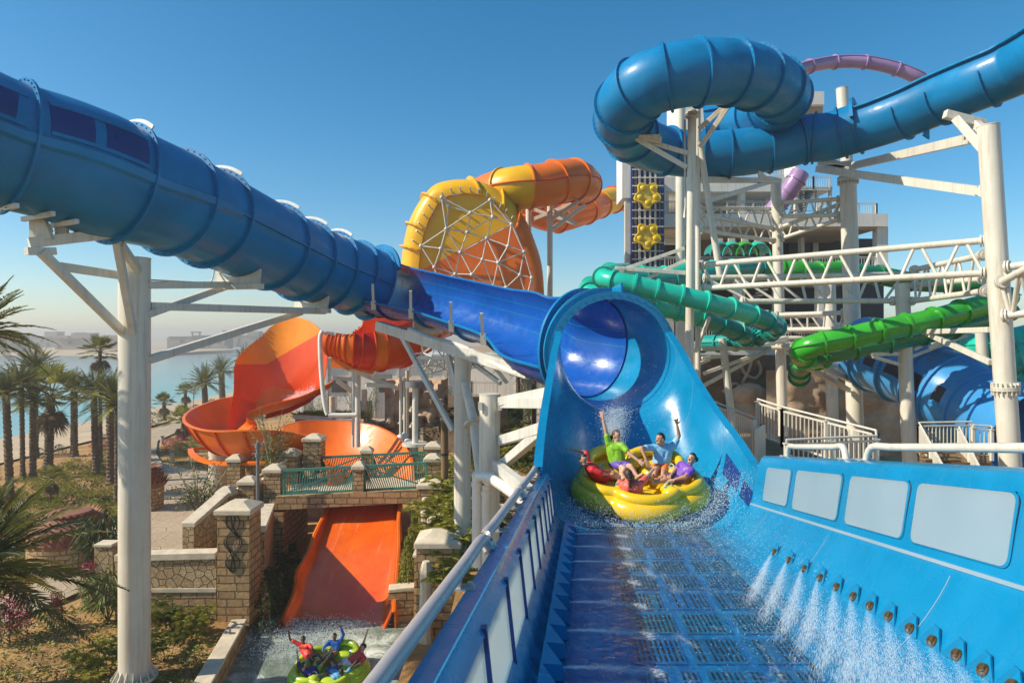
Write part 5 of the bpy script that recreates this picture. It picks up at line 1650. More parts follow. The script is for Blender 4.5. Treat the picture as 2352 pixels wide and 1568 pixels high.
def clover(name, label, X, Y, d):
    o = thing(name, label, 'raft', W(X, Y, d), 'yellow rafts riding the conveyor')
    c = W(X, Y, d); mb = MB()
    R_ = []
    n = 60
    out = []
    for k in range(n):
        a = 2 * math.pi * k / n
        rr = 1.02 * (1 + .16 * math.cos(5 * (a - math.pi / 2 + math.pi)))
        out.append((math.cos(a) * rr, math.sin(a) * rr))
    prof = [(.0, -.12), (.55, -.12), (.8, -.2), (.95, -.2), (1.0, 0), (.95, .2), (.5, .2), (0, .2)]
    for f_, yy in prof:
        R_.append([c + V((x * f_, yy, z * f_)) for x, z in out])
    mb.grid(R_, closed_u=True); mb.build('tube', M['y_raft'], o, smooth=50)
    for k in range(5):
        a = math.pi / 2 + math.pi + 2 * math.pi * k / 5
        mb = MB(); q = c + V((math.cos(a) * .66, -.2, math.sin(a) * .66)); mat_ = Matrix.Rotation(rad(90), 3, 'X')
        mb.ball(q, .23, 12, 6, sc=(1, 1, .35), mat=mat_); mb.build('seat', M['y_raft'], o, smooth=60)
    mb = MB()
    for dz in (-.3, -.1, .1, .3): mb.bar(c + V((-.07, -.2, dz)), c + V((.07, -.2, dz)), .05)
    mb.build('marking', M['handle'], o)
clover('yellow_raft', 'yellow five lobed raft on the blue conveyor, the upper of the two', 1487, 448, 55.5)
clover('yellow_raft', 'yellow five lobed raft on the blue conveyor, the lower of the two', 1487, 542, 55.5)
# grey stair by the tower top
stt = thing('stair_tower', 'grey steel stair with landings at the top of the white tower', 'staircase', W(1868, 490, 54))
for (x0, y0, x1, y1) in ((1826, 490, 1832, 420), (1876, 490, 1880, 432), (1906, 490, 1911, 432), (1845, 490, 1848, 420)):
    mb = MB(); pxbox(mb, x0, x1, y1, y0, 53, .3); mb.build('post', M['white2'], stt)
mb = MB(); pxbox(mb, 1828, 1912, 428, 437, 52.8, 3); mb.build('landing', M['white2'], stt)
for k in range(9):
    mb = MB(); pxbox(mb, 1824 + k * 3.5, 1848 + k * 3.2, 482 - k * 6, 484.5 - k * 6, 53, 1.2); mb.build('tread', M['pole_dark'], stt)
mb = MB(); mb.bar(W(1880, 478, 53), W(1908, 452, 53), .3, .2); mb.build('brace', M['white2'], stt)
railing(stt, [W(1830, 405, 52.8), W(1868, 404, 52.8), W(1906, 404, 52.8)], 1.0, .18, 'white2', 1.2)
# ------------------------------------------------------------------ white columns and tubular trusses on the right
def wcol(label, top, foot, wpx, collars=(), cap=True, mat='white'):
    X0, Y0, d0 = top; X1, Y1, d1 = foot
    return column('support_column', label, W(X1, Y1, d1), W(X0, Y0, d0), wpx / 2 * d0 / F, mat, cap=cap, collars=collars, base=False)
C1 = wcol('slim white column topped by a flange inside the blue loop', (1590, 256, 30), (1581, 1010, 30), 19.5)
mb = MB(); mb.cyl(W(1590, 262, 30), W(1590, 259, 30), .30, seg=20); mb.cyl(W(1590, 270, 30), W(1590, 267, 30), .30, seg=20); mb.build('flange_collar', M['white'], C1, smooth=30)
for a, c in ((W(1432, 310, 30.6), W(1520, 323, 30.4)),):
    arm(C1, a, c, .22, .28)
arm(C1, W(1459, 317, 30.6), W(1578, 385, 30), .16, .2); arm(C1, W(1490, 325, 30.8), W(1580, 352, 30), .14, .2)
arm(C1, W(1690, 220, 29.8), W(1608, 338, 30.2), .16, .2); arm(C1, W(1660, 248, 30), W(1606, 296, 30.2), .14, .2)
mb = MB(); mb.prism([W(1432, 292, 30.4), W(1442, 290, 30.3), W(1470, 310, 30.2), W(1516, 308, 30.2), W(1518, 322, 30.2), W(1432, 309, 30.4)], (0, .1, 0)); mb.build('saddle_plate', M['white'], C1)
mb = MB(); mb.prism([W(1684, 197, 29.5), W(1690, 216, 29.5), W(1655, 244, 29.5), W(1648, 236, 29.5), W(1672, 222, 29.5)], (0, .1, 0)); mb.build('saddle_plate', M['white'], C1)
mb = MB(); mb.pipe([W(1573, 275, 30.3), W(1573, 330, 30.3), W(1575, 470, 30.3), W(1571, 500, 30.3)], .05, 8); mb.build('cable_duct', M['white2'], C1, smooth=60)
wcol('thin white column close behind the flanged one', (1603, 244, 33), (1603, 1010, 33), 12)
wcol('thick white column beside the blue lift', (1563, 250, 47), (1563, 1000, 47), 22, (.22,))
wcol('leaning white prop right of the slim column', (1607, 330, 33), (1655, 640, 32.6), 15)
C2 = wcol('white column where two trusses meet in a vee behind the green slides', (1782, 415, 41), (1798, 1000, 41), 23, (.42,))
C3 = wcol('tall white column with a bolted collar right of the tower', (1947, 388, 38), (1965, 1010, 38), 36, (.955,))
wcol('upper white post rising behind the blue trough', (1934, 204, 40), (1946, 388, 40), 26)
DD = wcol('thick cream column near the right edge with a bolted collar', (2270, 290, 24), (2324, 1120, 24), 45, (.272,))
EE = wcol('cream column under the green slide left of the stair landing', (2072, 652, 31), (2091, 1090, 31), 31)
FF = wcol('leaning white prop behind the landing rail', (1659, 778, 34), (1684, 990, 34), 17)
wcol('far white column seen right of the cream column under the green slide', (2177, 765, 42), (2186, 920, 42), 22)
wcol('short cream column between the big right column and the windowed slide', (2252, 745, 36), (2262, 900, 36), 24)
wcol('rearmost white column beyond the collared one', (1905, 640, 46), (1913, 1010, 46), 26)
for c, aa in ((DD, ((W(2170, 262, 25), W(2262, 286, 25)), (W(2195, 272, 24.8), W(2282, 372, 24)), (W(2240, 285, 25), W(2286, 322, 24)))), (C3, ((W(1880, 372, 38), W(1965, 388, 38)), (W(1895, 386, 38), W(1940, 384, 38))))):
    for a, b_ in aa: arm(c, a, b_, .24, .3)
mb = MB(); mb.prism([W(1884, 352, 36.5), W(1894, 358, 36.5), W(1930, 371, 36.5), W(1956, 368, 36.5), W(1955, 382, 36.5), W(1882, 370, 36.5)], (0, .12, 0)); mb.build('saddle_plate', M['white'], C3)
t = thing('strut_beam', 'upper dark shaded box strut between the collared column and the right column', 'strut', W(1960, 382, 37.6), 'box struts')
mb = MB(); mb.bar(W(1955, 382, 37.4), W(2232, 318, 25), .26, .36); mb.build('beam', M['white'], t)
t = thing('strut_beam', 'lower sunlit box strut between the collared column and the right column', 'strut', W(1880, 390, 37.6), 'box struts')
mb = MB(); mb.bar(W(1878, 388, 37.4), W(2250, 439, 24.4), .24, .34); mb.build('beam', M['white'], t)
mb = MB(); mb.bar(W(2245, 433, 24.4), W(2266, 443, 24.2), .1, .4); mb.build('end_plate', M['white'], t)
t = thing('strut_beam', 'horizontal box strut under the blue loop joining the leaning prop to the vee column', 'strut', W(1612, 410, 34), 'box struts')
mb = MB(); mb.bar(W(1608, 413, 34), W(1790, 415, 40), .3, .26); mb.build('beam', M['white'], t)
mb = MB(); mb.bar(W(1620, 463, 33), W(1776, 416, 40), .18, .22); mb.build('brace', M['white'], t)
mb = MB(); mb.prism([W(1741, 388, 35), W(1744, 410, 35), W(1792, 414, 35), W(1788, 408, 35), W(1760, 404, 35)], (0, .12, 0)); mb.build('saddle_plate', M['white'], t)
def truss(label, chords, webs, r=.13, rw=.07, zig=8, ends=True):
    """chords: list of (p, q); webs: pairs of chord indices laced by a zigzag"""
    t = thing('truss_beam', label, 'truss', chords[0][0] - V((0, 0, 1)), 'white tubular trusses')
    for p, q in chords:
        mb = MB(); mb.cyl(p, q, r, seg=14); mb.build('chord', M['white'], t, smooth=50)
        if ends:
            for a, b_ in ((p, q), (q, p)):
                dr = (b_ - a).normalized(); mb = MB()
                mb.cyl(a + dr * .04, a + dr * .09, r * 1.75, seg=18); mb.cyl(a + dr * .13, a + dr * .18, r * 1.75, seg=18)
                mb.build('end_flange', M['white'], t, smooth=30)
    for i, j, n in webs:
        (p, q), (p2, q2) = chords[i], chords[j]
        for k in range(n):
            a = (p if k % 2 == 0 else p2).lerp(q if k % 2 == 0 else q2, (k + .15) / n)
            b_ = (p2 if k % 2 == 0 else p).lerp(q2 if k % 2 == 0 else q, (k + .85) / n)
            mb = MB(); mb.cyl(a, b_, rw, seg=8, caps=False); mb.build('web_tube', M['white'], t, smooth=60)
    return t
truss('long white truss crossing the right side at mid height to the big right column', [(W(1607, 609, 30.6), W(2265, 552, 24.4)), (W(1613, 662, 30.4), W(2266, 627, 24.2)), (W(1614, 638, 32.2), W(2080, 630, 31.4)), (W(1700, 692, 31.6), W(2056, 691, 31.2))], [(0, 1, 15), (2, 3, 12)], .125, .062)
truss('short white truss from the cream column back to the big right column', [(W(2098, 620, 31), W(2262, 585, 25)), (W(2090, 692, 31), W(2266, 668, 25)), (W(2100, 655, 31.4), W(2262, 640, 26))], [(0, 1, 9)], .12, .055)
truss('white truss leaving the right edge from the big right column', [(W(2306, 614, 23.6), W(2420, 600, 22.5)), (W(2296, 650, 23.6), W(2420, 585, 21)), (W(2300, 726, 23.6), W(2420, 712, 22.5))], [(0, 2, 5), (1, 2, 5)], .13, .07)
truss('left arm of the vee of white trusses under the blue loop', [(W(1606, 492, 34), W(1776, 525, 40.5)), (W(1606, 528, 34), W(1776, 553, 40.5)), (W(1606, 478, 36), W(1776, 480, 42))], [(0, 1, 9), (2, 0, 9)], .12, .055)
truss('right arm of the vee of white trusses ending at the collared column', [(W(1792, 466, 40.5), W(1930, 457, 38.4)), (W(1792, 498, 40.5), W(1931, 493, 38.4)), (W(1792, 549, 40.5), W(1931, 503, 38.4)), (W(1790, 524, 40.5), W(1931, 468, 38.8))], [(0, 1, 8), (3, 2, 8)], .12, .055)
truss('low white truss behind the green slides', [(W(1780, 724, 40.5), W(1940, 718, 38.4)), (W(1800, 757, 40.5), W(1945, 755, 38.4))], [(0, 1, 8)], .14, .06)
truss('lowest white truss just above the white deck', [(W(1650, 779, 41), W(1880, 775, 40)), (W(1650, 800, 41), W(1880, 797, 40))], [(0, 1, 9)], .13, .06)
# slide brackets: arms on the columns that carry the green and teal slides
def brk(c, *segs):
    for (x0, y0, d0, x1, y1, d1, w_) in segs: arm(c, W(x0, y0, d0), W(x1, y1, d1), w_, w_ * 1.25)
brk(C1, (1413, 616, 30.4, 1574, 627, 30.2, .14), (1440, 616, 30.4, 1572, 570, 30.2, .12), (1485, 640, 30.4, 1575, 598, 30.2, .12), (1630, 728, 29.5, 1597, 808, 30.3, .12))
mb = MB(); mb.prism([W(1412, 628, 30.2), W(1420, 615, 30.2), W(1436, 616, 30.2), W(1432, 626, 30.2)], (0, .1, 0)); mb.build('saddle_plate', M['white'], C1)
brk(DD, (2120, 762, 28.8, 2272, 757, 24.3, .16), (2130, 766, 28.6, 2275, 832, 24.3, .16), (2135, 800, 29, 2170, 778, 28.6, .12))
brk(EE, (2000, 813, 30.4, 2068, 812, 31, .14), (2003, 818, 30.4, 2070, 838, 31, .12), (2100, 802, 31, 2160, 772, 31.6, .12), (2090, 820, 31, 2220, 770, 32, .12))
brk(C3, (1845, 836, 30.5, 1942, 840, 37.6, .2), (1840, 834, 30.5, 1950, 896, 37.6, .2), (1880, 836, 31, 1955, 875, 37.6, .18), (1905, 828, 31, 1950, 826, 37.6, .14))
brk(FF, (1612, 800, 33.6, 1770, 800, 34.6, .16), (1615, 858, 33.8, 1735, 815, 34, .14), (1612, 888, 33.8, 1770, 800, 34.4, .14), (1612, 822, 33.8, 1665, 818, 34, .12), (1606, 835, 33.8, 1630, 825, 34, .12))
brk(C2, (1690, 796, 36, 1800, 783, 40.6, .2), (1740, 800, 35, 1795, 780, 40.6, .18))
mb = MB(); mb.prism([W(1760, 778, 34.5), W(1765, 786, 34.5), W(1808, 784, 34.5), W(1812, 772, 34.5), W(1790, 776, 34.5)], (0, .1, 0)); mb.build('saddle_plate', M['white'], C2)
# ------------------------------------------------------------------ walkways, landing and stair on the right
dk = thing('walkway', 'cream railed walkway landing beyond the right rim of the blue flume', 'walkway', W(1850, 1080, 18))
mb = MB()
mb.prism([W(1640, 1010, 21.5), W(1738, 1062, 18), W(1800, 1105, 16), W(2014, 1095, 16.6), W(2016, 1085, 17.2), W(1740, 1000, 21.5)], (0, 0, -.16)); mb.build('deck', M['wood'], dk)
railing(dk, [W(1626, 916, 21.5), W(1732, 958, 18)], 1.15, .13)
railing(dk, [W(1740, 916, 20.6), W(1797, 934, 19.6), W(2012, 988, 17.2), W(2013, 1000, 16.8)], 1.15, .13)
railing(dk, [W(2013, 1000, 16.6), W(1806, 1010, 16.0)], 1.1, .13)
mb = MB(); mb.prism([W(1733, 985, 17.8), W(1733, 1090, 17.8), W(1752, 1080, 18.6), W(1752, 975, 18.6)], (.1, .05, 0)); mb.build('gate_panel', M['white'], dk)
ss = thing('stair_landing', 'small cream railed landing with steps coming toward the flume', 'staircase', W(2190, 1100, 21))
mb = MB(); mb.prism([W(2112, 1030, 24), W(2276, 1030, 24), W(2276, 1062, 22), W(2112, 1062, 22)], (0, 0, -.15)); mb.build('deck', M['wood'], ss)
for k in range(7):
    a = W(2150, 1040, 22.6).lerp(W(2215, 1150, 20.2), k / 6); mb = MB(); mb.box(a, 1.15, .3, .05); mb.build('tread', M['wood'], ss)
railing(ss, [W(2111, 970, 24), W(2232, 968, 24)], 1.15, .13)
railing(ss, [W(2111, 970, 24), W(2170, 1075, 20.6)], 1.15, .13)
railing(ss, [W(2203, 980, 23.6), W(2255, 1080, 20.6)], 1.15, .13)
railing(ss, [W(2235, 976, 23), W(2276, 978, 23), W(2278, 980, 22.2)], 1.1, .13)

# ------------------------------------------------------------------ sandstone walls and pillars round the pool
def pillar(label, c, sx, sy, h, cap=.26, name='stone_pillar', over=.09, rz=0, mat='brick_s', grp='sandstone pillars', knot=None):
    t = thing(name, label, 'pillar', c, grp)
    mb = MB(); mb.box(c, sx, sy, h, rz); mb.build('shaft', M[mat], t)
    mb = MB(); top = V(c) + V((0, 0, h))
    mb.box(top, sx + over * 2, sy + over * 2, cap * .55, rz); mb.box(top + V((0, 0, cap * .55)), sx + over * 2, sy + over * 2, cap * .7, rz, top=.35)
    bev(mb.build('cap', M['cap'], t), .025, 2)
    if knot:
        for (zc, w_, hh) in knot:
            mb = MB(); pts_ = []
            for sgn in (1, -1):
                p_ = [V(c) + V((sgn * w_ * math.sin(math.pi * 3 * k / 36) * (1 if True else 0), -sy / 2 - .03, zc + hh * (k / 36 - .5))) for k in range(37)]
                mb.pipe(p_, .022, 6)
                p2 = [V(c) + V((sgn * w_ * (.55 + .45 * math.cos(4 * math.pi * k / 36)) * math.sin(math.pi * k / 36) * 1.3, -sy / 2 - .035, zc + hh * (k / 36 - .5))) for k in range(37)]
                mb.pipe(p2, .022, 6)
            mb.build('iron_scroll', M['iron'], t, smooth=60)
    return t
def wallrun(label, a, b, h0, h1, th=.5, cap=.2, mat='brick', band=None, name='stone_wall', base=None, catg='wall', over=.06):
    """wall from a to b (base points), heights h0, h1; optional band: flagstone above that height"""
    t = thing(name, label, catg, V(a), None)
    a, b = V(a), V(b)
    s = (b - a); s.z = 0; s.normalize(); nrm = V((s.y, -s.x, 0))
    def slabq(z0a, z1a, z0b, z1b, t_, m_, nm, ext=0):
        mb = MB()
        A, B = a - s * ext, b + s * ext
        P = []
        for q, z0, z1 in ((A, z0a, z1a), (B, z0b, z1b)): pass
        mb.hexa([A - nrm * t_ / 2 + V((0, 0, z0a)), B - nrm * t_ / 2 + V((0, 0, z0b)), B + nrm * t_ / 2 + V((0, 0, z0b)), A + nrm * t_ / 2 + V((0, 0, z0a)),
                 A - nrm * t_ / 2 + V((0, 0, z1a)), B - nrm * t_ / 2 + V((0, 0, z1b)), B + nrm * t_ / 2 + V((0, 0, z1b)), A + nrm * t_ / 2 + V((0, 0, z1a))])
        return mb.build(nm, M[m_], t)
    if band:
        slabq(0, band, 0, band, th, mat, 'lower_course')
        slabq(band, band + .14, band, band + .14, th + .08, 'cap', 'band_course')
        slabq(band + .14, h0, band + .14, h1, th - .02, 'flag', 'upper_course')
    else:
        slabq(0, h0, 0, h1, th, mat, 'courses')
    bev(slabq(h0, h0 + cap, h1, h1 + cap, th + over * 2, 'cap', 'coping'), .025, 2)
    return t
z0 = .45
pA = QG(8, 1640, 1160, z0)                      # foot of the big scroll pillar
P1 = pillar('tall sandstone pillar with a wrought iron scroll at the corner of the splash pool', V((pA.x + .1, pA.y + .6, z0)), 1.22, 1.22, W(540, 1182, pA.y).z - z0, .34, over=.10, mat='brick', knot=((3.2, .26, 2.35),))
wa_ = V((pA.x - .6, pA.y + .35, z0)); wb_ = V((-15.2, pA.y + .3, z0))
hW = W(420, 1285, pA.y).z - z0
wallrun('rubble and block sandstone wall with pale coping between the garden and the plaza', wb_, wa_, hW - .08, hW, .5, .26, 'brick', band=hW * .50)
wl_ = W(225, 1330, 27.5); 
wallrun('short rubble wall end left of the thick column', V((W(226, 1300, 28).x, 28, z0)), V((W(268, 1300, 28).x, 28, z0)), 2.5, 2.5, .55, .0 + .12, 'flag')
# wall from the scroll pillar back to the bridge abutment
bl = W(632, 1165, 34.0)
wallrun('tall shaded sandstone wall with pale coping running back from the scroll pillar', V((P1.location.x + .35, P1.location.y + .7, -.3)), V((bl.x - .15, 33.2, -.3)), W(596, 1232, 27).z + .35, W(640, 1165, 33.2).z + .3, .7, .22, 'brick')
# bridge
bz = 3.55
bx0, bx1 = W(640, 1140, 34).x, W(985, 1120, 34).x
br = thing('footbridge', 'sandstone footbridge deck crossing over the orange run-out', 'bridge', V(((bx0 + bx1) / 2, 35, bz - .7)))
mb = MB(); mb.hexa([V((bx0, 33.8, bz - .62)), V((bx1, 33.8, bz - .2)), V((bx1, 37.6, bz - .2)), V((bx0, 37.6, bz - .62)), V((bx0, 33.8, bz)), V((bx1, 33.8, bz + .38)), V((bx1, 37.6, bz + .38)), V((bx0, 37.6, bz))]); mb.build('deck', M['cap'], br)
mb = MB(); mb.hexa([V((bx0 - .3, 33.55, bz - .60)), V((bx1 + .2, 33.55, bz - .18)), V((bx1 + .2, 33.8, bz - .18)), V((bx0 - .3, 33.8, bz - .60)), V((bx0 - .3, 33.55, bz + .06)), V((bx1 + .2, 33.55, bz + .44)), V((bx1 + .2, 33.8, bz + .44)), V((bx0 - .3, 33.8, bz + .06))]); mb.build('fascia', M['brick'], br)
mb = MB(); mb.box(V((bx0 - .2, 35.5, -.3)), 1.2, 4.0, bz - .4); mb.build('abutment', M['brick'], br)
def bpillar(X, Yt, Yb, wpx, d, lab): 
    a = W(X, Yb, d); return pillar(lab, a, wpx * d / F, wpx * d / F, W(X, Yt, d).z - a.z - .22, .3, over=.07)
bpillar(825, 1066, 1131, 24, 33.9, 'slim pillar in the middle of the front bridge railing')
bpillar(631, 1072, 1150, 38, 34.3, 'capped pillar at the left end of the front bridge railing')
bpillar(669, 1036, 1110, 36, 37.0, 'capped pillar at the left end of the rear bridge railing')
bpillar(843, 1030, 1085, 23, 37.6, 'slim pillar in the middle of the rear bridge railing')
bpillar(722, 1002, 1075, 40, 37.6, 'block pillar standing alone in front of the orange trough')
bpillar(995, 1048, 1110, 34, 34.6, 'capped pillar at the right end of the front bridge railing')
bpillar(996, 1020, 1075, 32, 37.4, 'capped pillar at the right end of the rear bridge railing')
def bpanel(label, a, b, h=1.25, flip=False, ang=1):
    t = thing('bridge_railing', label, 'railing', a, 'green bridge railings')
    a, b = V(a), V(b); up = V((0, 0, 1))
    mb = MB(); mb.bar(a + up * h, b + up * h, .11, .13); mb.build('top_rail', M['greenrail'], t)
    mb = MB(); mb.bar(a + up * .08, b + up * .08, .08, .09); mb.build('bottom_rail', M['greenrail'], t)
    for q in (a, b):
        mb = MB(); mb.box(q, .1, .1, h); mb.build('end_post', M['greenrail'], t)
    mb = MB(); n = 30; dx = (b - a)
    for k in range(n):
        q0 = a.lerp(b, (k + .5) / n)
        lean = ((k + .5) / n - (.1 if ang > 0 else .9)) * .75
        f1 = min(1, max(0, (k + .5) / n + lean * .28)); mb.bar(q0 + up * .1, a.lerp(b, f1) + up * (h - .06), .045)
    mb.build('bars', M['greenrail'], t)
    mb = MB(); mb.bar(*((a + up * .1, a.lerp(b, .97) + up * h * .93) if ang > 0 else (a.lerp(b, .03) + up * h * .93, b + up * .1)), .06)
    mb.build('diagonal', M['greenrail'], t)
def bd(X, d): return W(X, 1000, d).x
def bzz(x): return bz + .02 + .38 * (x - bx0) / (bx1 - bx0)
for (X0, X1, d, lab, an) in ((652, 811, 33.95, 'front left green bridge railing of slanted bars', 1), (838, 980, 33.95, 'front right green bridge railing of slanted bars', -1), (692, 832, 37.3, 'rear left green bridge railing of slanted bars', 1), (857, 980, 37.3, 'rear right green bridge railing of slanted bars', -1)):
    x0, x1 = bd(X0, d), bd(X1, d); bpanel(lab, V((x0, d, bzz(x0))), V((x1, d, bzz(x1))), 1.25, ang=an)
# right bank: pillars, retaining wall, terraces
R1a = W(992, 1260, 33); R2a = W(1003, 1480, 25)
pillar('broad sandstone pillar right of the bridge with a rough stone post before it', V((R1a.x, 33.2, -.2)), 1.2, 1.3, W(992, 1118, 33).z + .2, .34, over=.07, mat='brick')
pillar('broad sandstone pillar with a pale hipped cap next to the pvc pipes', V((R2a.x + .05, 25.6, -.3)), 1.55, 1.5, W(1000, 1256, 25).z + .3, .36, over=.08, mat='brick')
def roughpost(label, c, r_, h):
    t = thing('stone_post', label, 'stone post', c, 'rough stone posts'); mb = MB()
    mb.lathe(c, [(r_, 0), (r_ * 1.1, h * .15), (r_ * .92, h * .35), (r_ * 1.06, h * .55), (r_ * .9, h * .75), (r_ * 1.0, h * .92), (r_ * .55, h), (0, h)], 9)
    mb.build('post', M['cap'], t, smooth=30)
roughpost('rough stone post leaning on the front of the farther broad pillar', V((W(975, 1300, 32).x, 32.3, .3)), .24, W(975, 1142, 32.3).z - .3)
roughpost('rough stone post against the pillar beside the pvc pipes', V((W(978, 1500, 24.3).x, 24.4, -.1)), .24, W(978, 1288, 24.4).z + .1)
wallrun('shaded retaining wall along the right side of the orange run-out', V((-3.55, 26.5, -.3)), V((-3.5, 36.5, -.3)), 3.2, 3.7, .5, .12, 'brick')
tb = thing('terrace', 'planted soil terrace stepping up right of the bridge under the columns', 'terrace', V((0, 32, 0)))
def terr(x0, x1, y0, y1, z, mk='soil', h=None):
    mb = MB(); mb.box(V(((x0 + x1) / 2, (y0 + y1) / 2, 0)), x1 - x0, y1 - y0, z); return mb.build('soil_bed', M[mk], tb)
terr(-1.9, 8, 18, 25.19, 2.9); terr(-3.25, 8, 25.2, 33.5, 3.3); terr(-3.3, 8, 33.51, 44, 4.6); terr(8.01, 60, 12, 44, 3.4)
wallrun('low sandstone kerb wall across the planted terrace', V((-1.6, 33.4, 3.3)), V((3.0, 33.2, 3.3)), 1.2, 1.2, .3, .14, 'brick_s')
wallrun('low curved kerb wall by the grey column', V((-.6, 29.5, 3.3)), V((3.0, 28.6, 3.3)), .8, .7, .3, .14, 'brick_s')
# pool kerb
k0 = V((-11.3, 27.2, 0)); 
wallrun('sandstone kerb along the garden side of the splash pool', V((-7.5, 8, -.3)), V((-10.35, 25.9, -.3)), .95, .95, .45, .14, 'brick')
wallrun('sandstone sill left of the orange run-out', V((-11.2, 27.6, -.3)), V((-9.9, 27.45, -.3)), 1.15, 1.25, .5, .16, 'brick')
wallrun('sandstone sill right of the orange run-out', V((-5.0, 27.7, -.3)), V((-3.4, 27.9, -.3)), 1.5, 1.6, .5, .14, 'brick')
sheet('sunken_ground', [(-11.0, 28.1), (-3.8, 28.1), (-3.8, 36), (-11.0, 36)], -.3, M['soil'])
sheet('sunken_ground', [(-11.0, 28), (-9.7, 28), (-8.9, 36), (-11.0, 36)], .35, M['soil'])
sheet('sunken_ground', [(-5.0, 28), (-3.8, 28), (-3.8, 36), (-5.0, 36)], .35, M['soil'])
# stairs climbing from the plaza to the bridge
sp_ = [(572, 1096, 1190, 36, 33, 33.8, 'lowest stair pillar with a square cap'), (542, 1046, 1100, 30, 38, 37.6, 'stair pillar in the middle of the flight'), (586, 1008, 1060, 34, 0, 39.8, 'broad stair pillar at the back of the flight'), (520, 1120, 1180, 32, 0, 33, 'low pillar at the foot of the stair')]
for (X, Yt, Yb, wpx, _, d, lab) in sp_:
    a = W(X, Yb, d); pillar(lab, V((a.x, d, GZ)), wpx * d / F, wpx * d / F, W(X, Yt, d).z - GZ - .3, .3, over=.07)
wallrun('rubble parapet wall rising with the stair to the bridge', V((W(500, 1200, 33.6).x, 33.6, GZ)), V((W(615, 1140, 34.6).x, 34.6, GZ)), W(500, 1140, 33.6).z - GZ - .2, W(615, 1080, 34.6).z - GZ - .5, .5, .2, 'flag')
wallrun('curved rubble wall sweeping down from the stair foot to the plaza', V((W(432, 1262, 29.5).x, 29.5, GZ)), V((W(512, 1150, 32.6).x, 32.6, GZ)), W(432, 1200, 29.5).z - GZ - .2, W(512, 1130, 32.6).z - GZ - .2, .5, .2, 'flag')
wallrun('rear rubble parapet of the stair in front of the ribbed trough', V((W(545, 1080, 38.5).x, 38.5, GZ)), V((W(650, 1070, 38.2).x, 38.2, GZ)), W(545, 1070, 38.5).z - GZ, W(650, 1050, 38.2).z - GZ - .2, .5, .2, 'flag')
st_ = thing('staircase', 'pale stone steps with a handrail climbing to the footbridge', 'staircase', W(560, 1130, 35.5) - V((0, 0, 1)))
for k in range(9):
    a = W(515, 1165, 34.2).lerp(W(632, 1128, 35.6), k / 8); mb = MB(); mb.box(V((a.x, 35.6, GZ)), .5, 2.2, max(.2, a.z - GZ)); mb.build('step', M['cap'], st_)
mb = MB(); mb.pipe([W(540, 1128, 34), W(560, 1112, 34.2), W(660, 1055, 35.6)], .05, 8); mb.build('handrail', M['cap'], st_, smooth=60)
# low walls and planter behind, right of the drum wall trough
pt = thing('planter', 'pale stone planter full of grass under the tall orange wall', 'planter', Q(9, 1000, 940, 44) - V((0, 0, 1.5)))
mb = MB(); mb.prism([Q(9, 730, 865, 44), Q(9, 1230, 900, 44), Q(9, 1320, 870, 46), Q(9, 1230, 820, 50), Q(9, 830, 820, 50)], (0, 0, -2.6)); mb.build('planter_wall', M['brick_s'], pt)
mb = MB(); mb.prism([Q(9, 725, 858, 43.9), Q(9, 1235, 893, 43.9), Q(9, 1235, 884, 44.5), Q(9, 740, 850, 44.5)], (0, 0, .25)); mb.build('coping', M['cap'], pt)
for (lab, pts_, d, mk) in (('tall weathered rock face left of the thick column under the half pipe', [(1395, 570), (1500, 570), (1640, 580), (1829, 585), (1829, 900), (1640, 920), (1500, 870), (1390, 840)], 46, 'rock'), ('pale rocky outcrop behind the orange trough', [(1200, 900), (1290, 885), (1380, 905), (1450, 940), (1500, 1010), (1510, 1100), (1380, 1060), (1200, 980)], 47, 'rock')):
    t = thing('rock_wall', lab, 'rock wall', Q(9, pts_[0][0], pts_[-1][1], d) - V((0, 0, 1)))
    mb = MB(); n_x, n_y = 18, 12
    tx = [p[0] for p in pts_]; ty = [p[1] for p in pts_]
    x0, x1, y0, y1 = min(tx), max(tx), min(ty), max(ty)
    rows = []
    for i in range(n_x + 1):
        x = x0 + (x1 - x0) * i / n_x
        rows.append([Q(9, x, y0 + (y1 - y0) * k / n_y + (12 * mnoise.noise(V((x * .03, 1, 0))) if k == 0 else 0), d + .7 * mnoise.noise(V((x * .02, k * .5, 3)))) for k in range(n_y + 1)])
    mb.grid([r_[::-1] for r_ in rows]); mb.grid([r_[::-1] for r_ in [[p + V((0, 2.5, 0)) for p in r] for r in rows]][::-1])
    mb.grid([[r_[0] for r_ in rows], [r_[0] + V((0, 2.5, 0)) for r_ in rows]])
    mb.build('rock_face', M[mk], t, smooth=60)
t = thing('service_building', 'low pale service building with white railings behind the thick column', 'building', Q(11, 800, 480, 50) - V((0, 0, 3)))
mb = MB(); mb.hexa([Q(11, 400, 480, 50) - V((0, 0, 4)), Q(11, 1150, 480, 50) - V((0, 0, 4)), Q(11, 1150, 480, 58) - V((0, 0, 4)), Q(11, 400, 480, 58) - V((0, 0, 4)), Q(11, 400, 460, 50), Q(11, 1150, 480, 50), Q(11, 1150, 480, 58), Q(11, 400, 460, 58)]); mb.build('wall', M['rock'], t)
mb = MB(); mb.hexa([Q(11, 700, 480, 56), Q(11, 1090, 480, 56), Q(11, 1090, 480, 62), Q(11, 700, 480, 62), Q(11, 700, 215, 56), Q(11, 1090, 215, 56), Q(11, 1090, 215, 62), Q(11, 700, 215, 62)]); mb.build('upper_storey', M['wall'], t)
mb = MB(); mb.hexa([Q(11, 640, 470, 49), Q(11, 1000, 472, 49), Q(11, 1000, 472, 52), Q(11, 640, 470, 52), Q(11, 640, 450, 49), Q(11, 1000, 452, 49), Q(11, 1000, 452, 52), Q(11, 640, 450, 52)]); mb.build('balcony_slab', M['wall'], t)
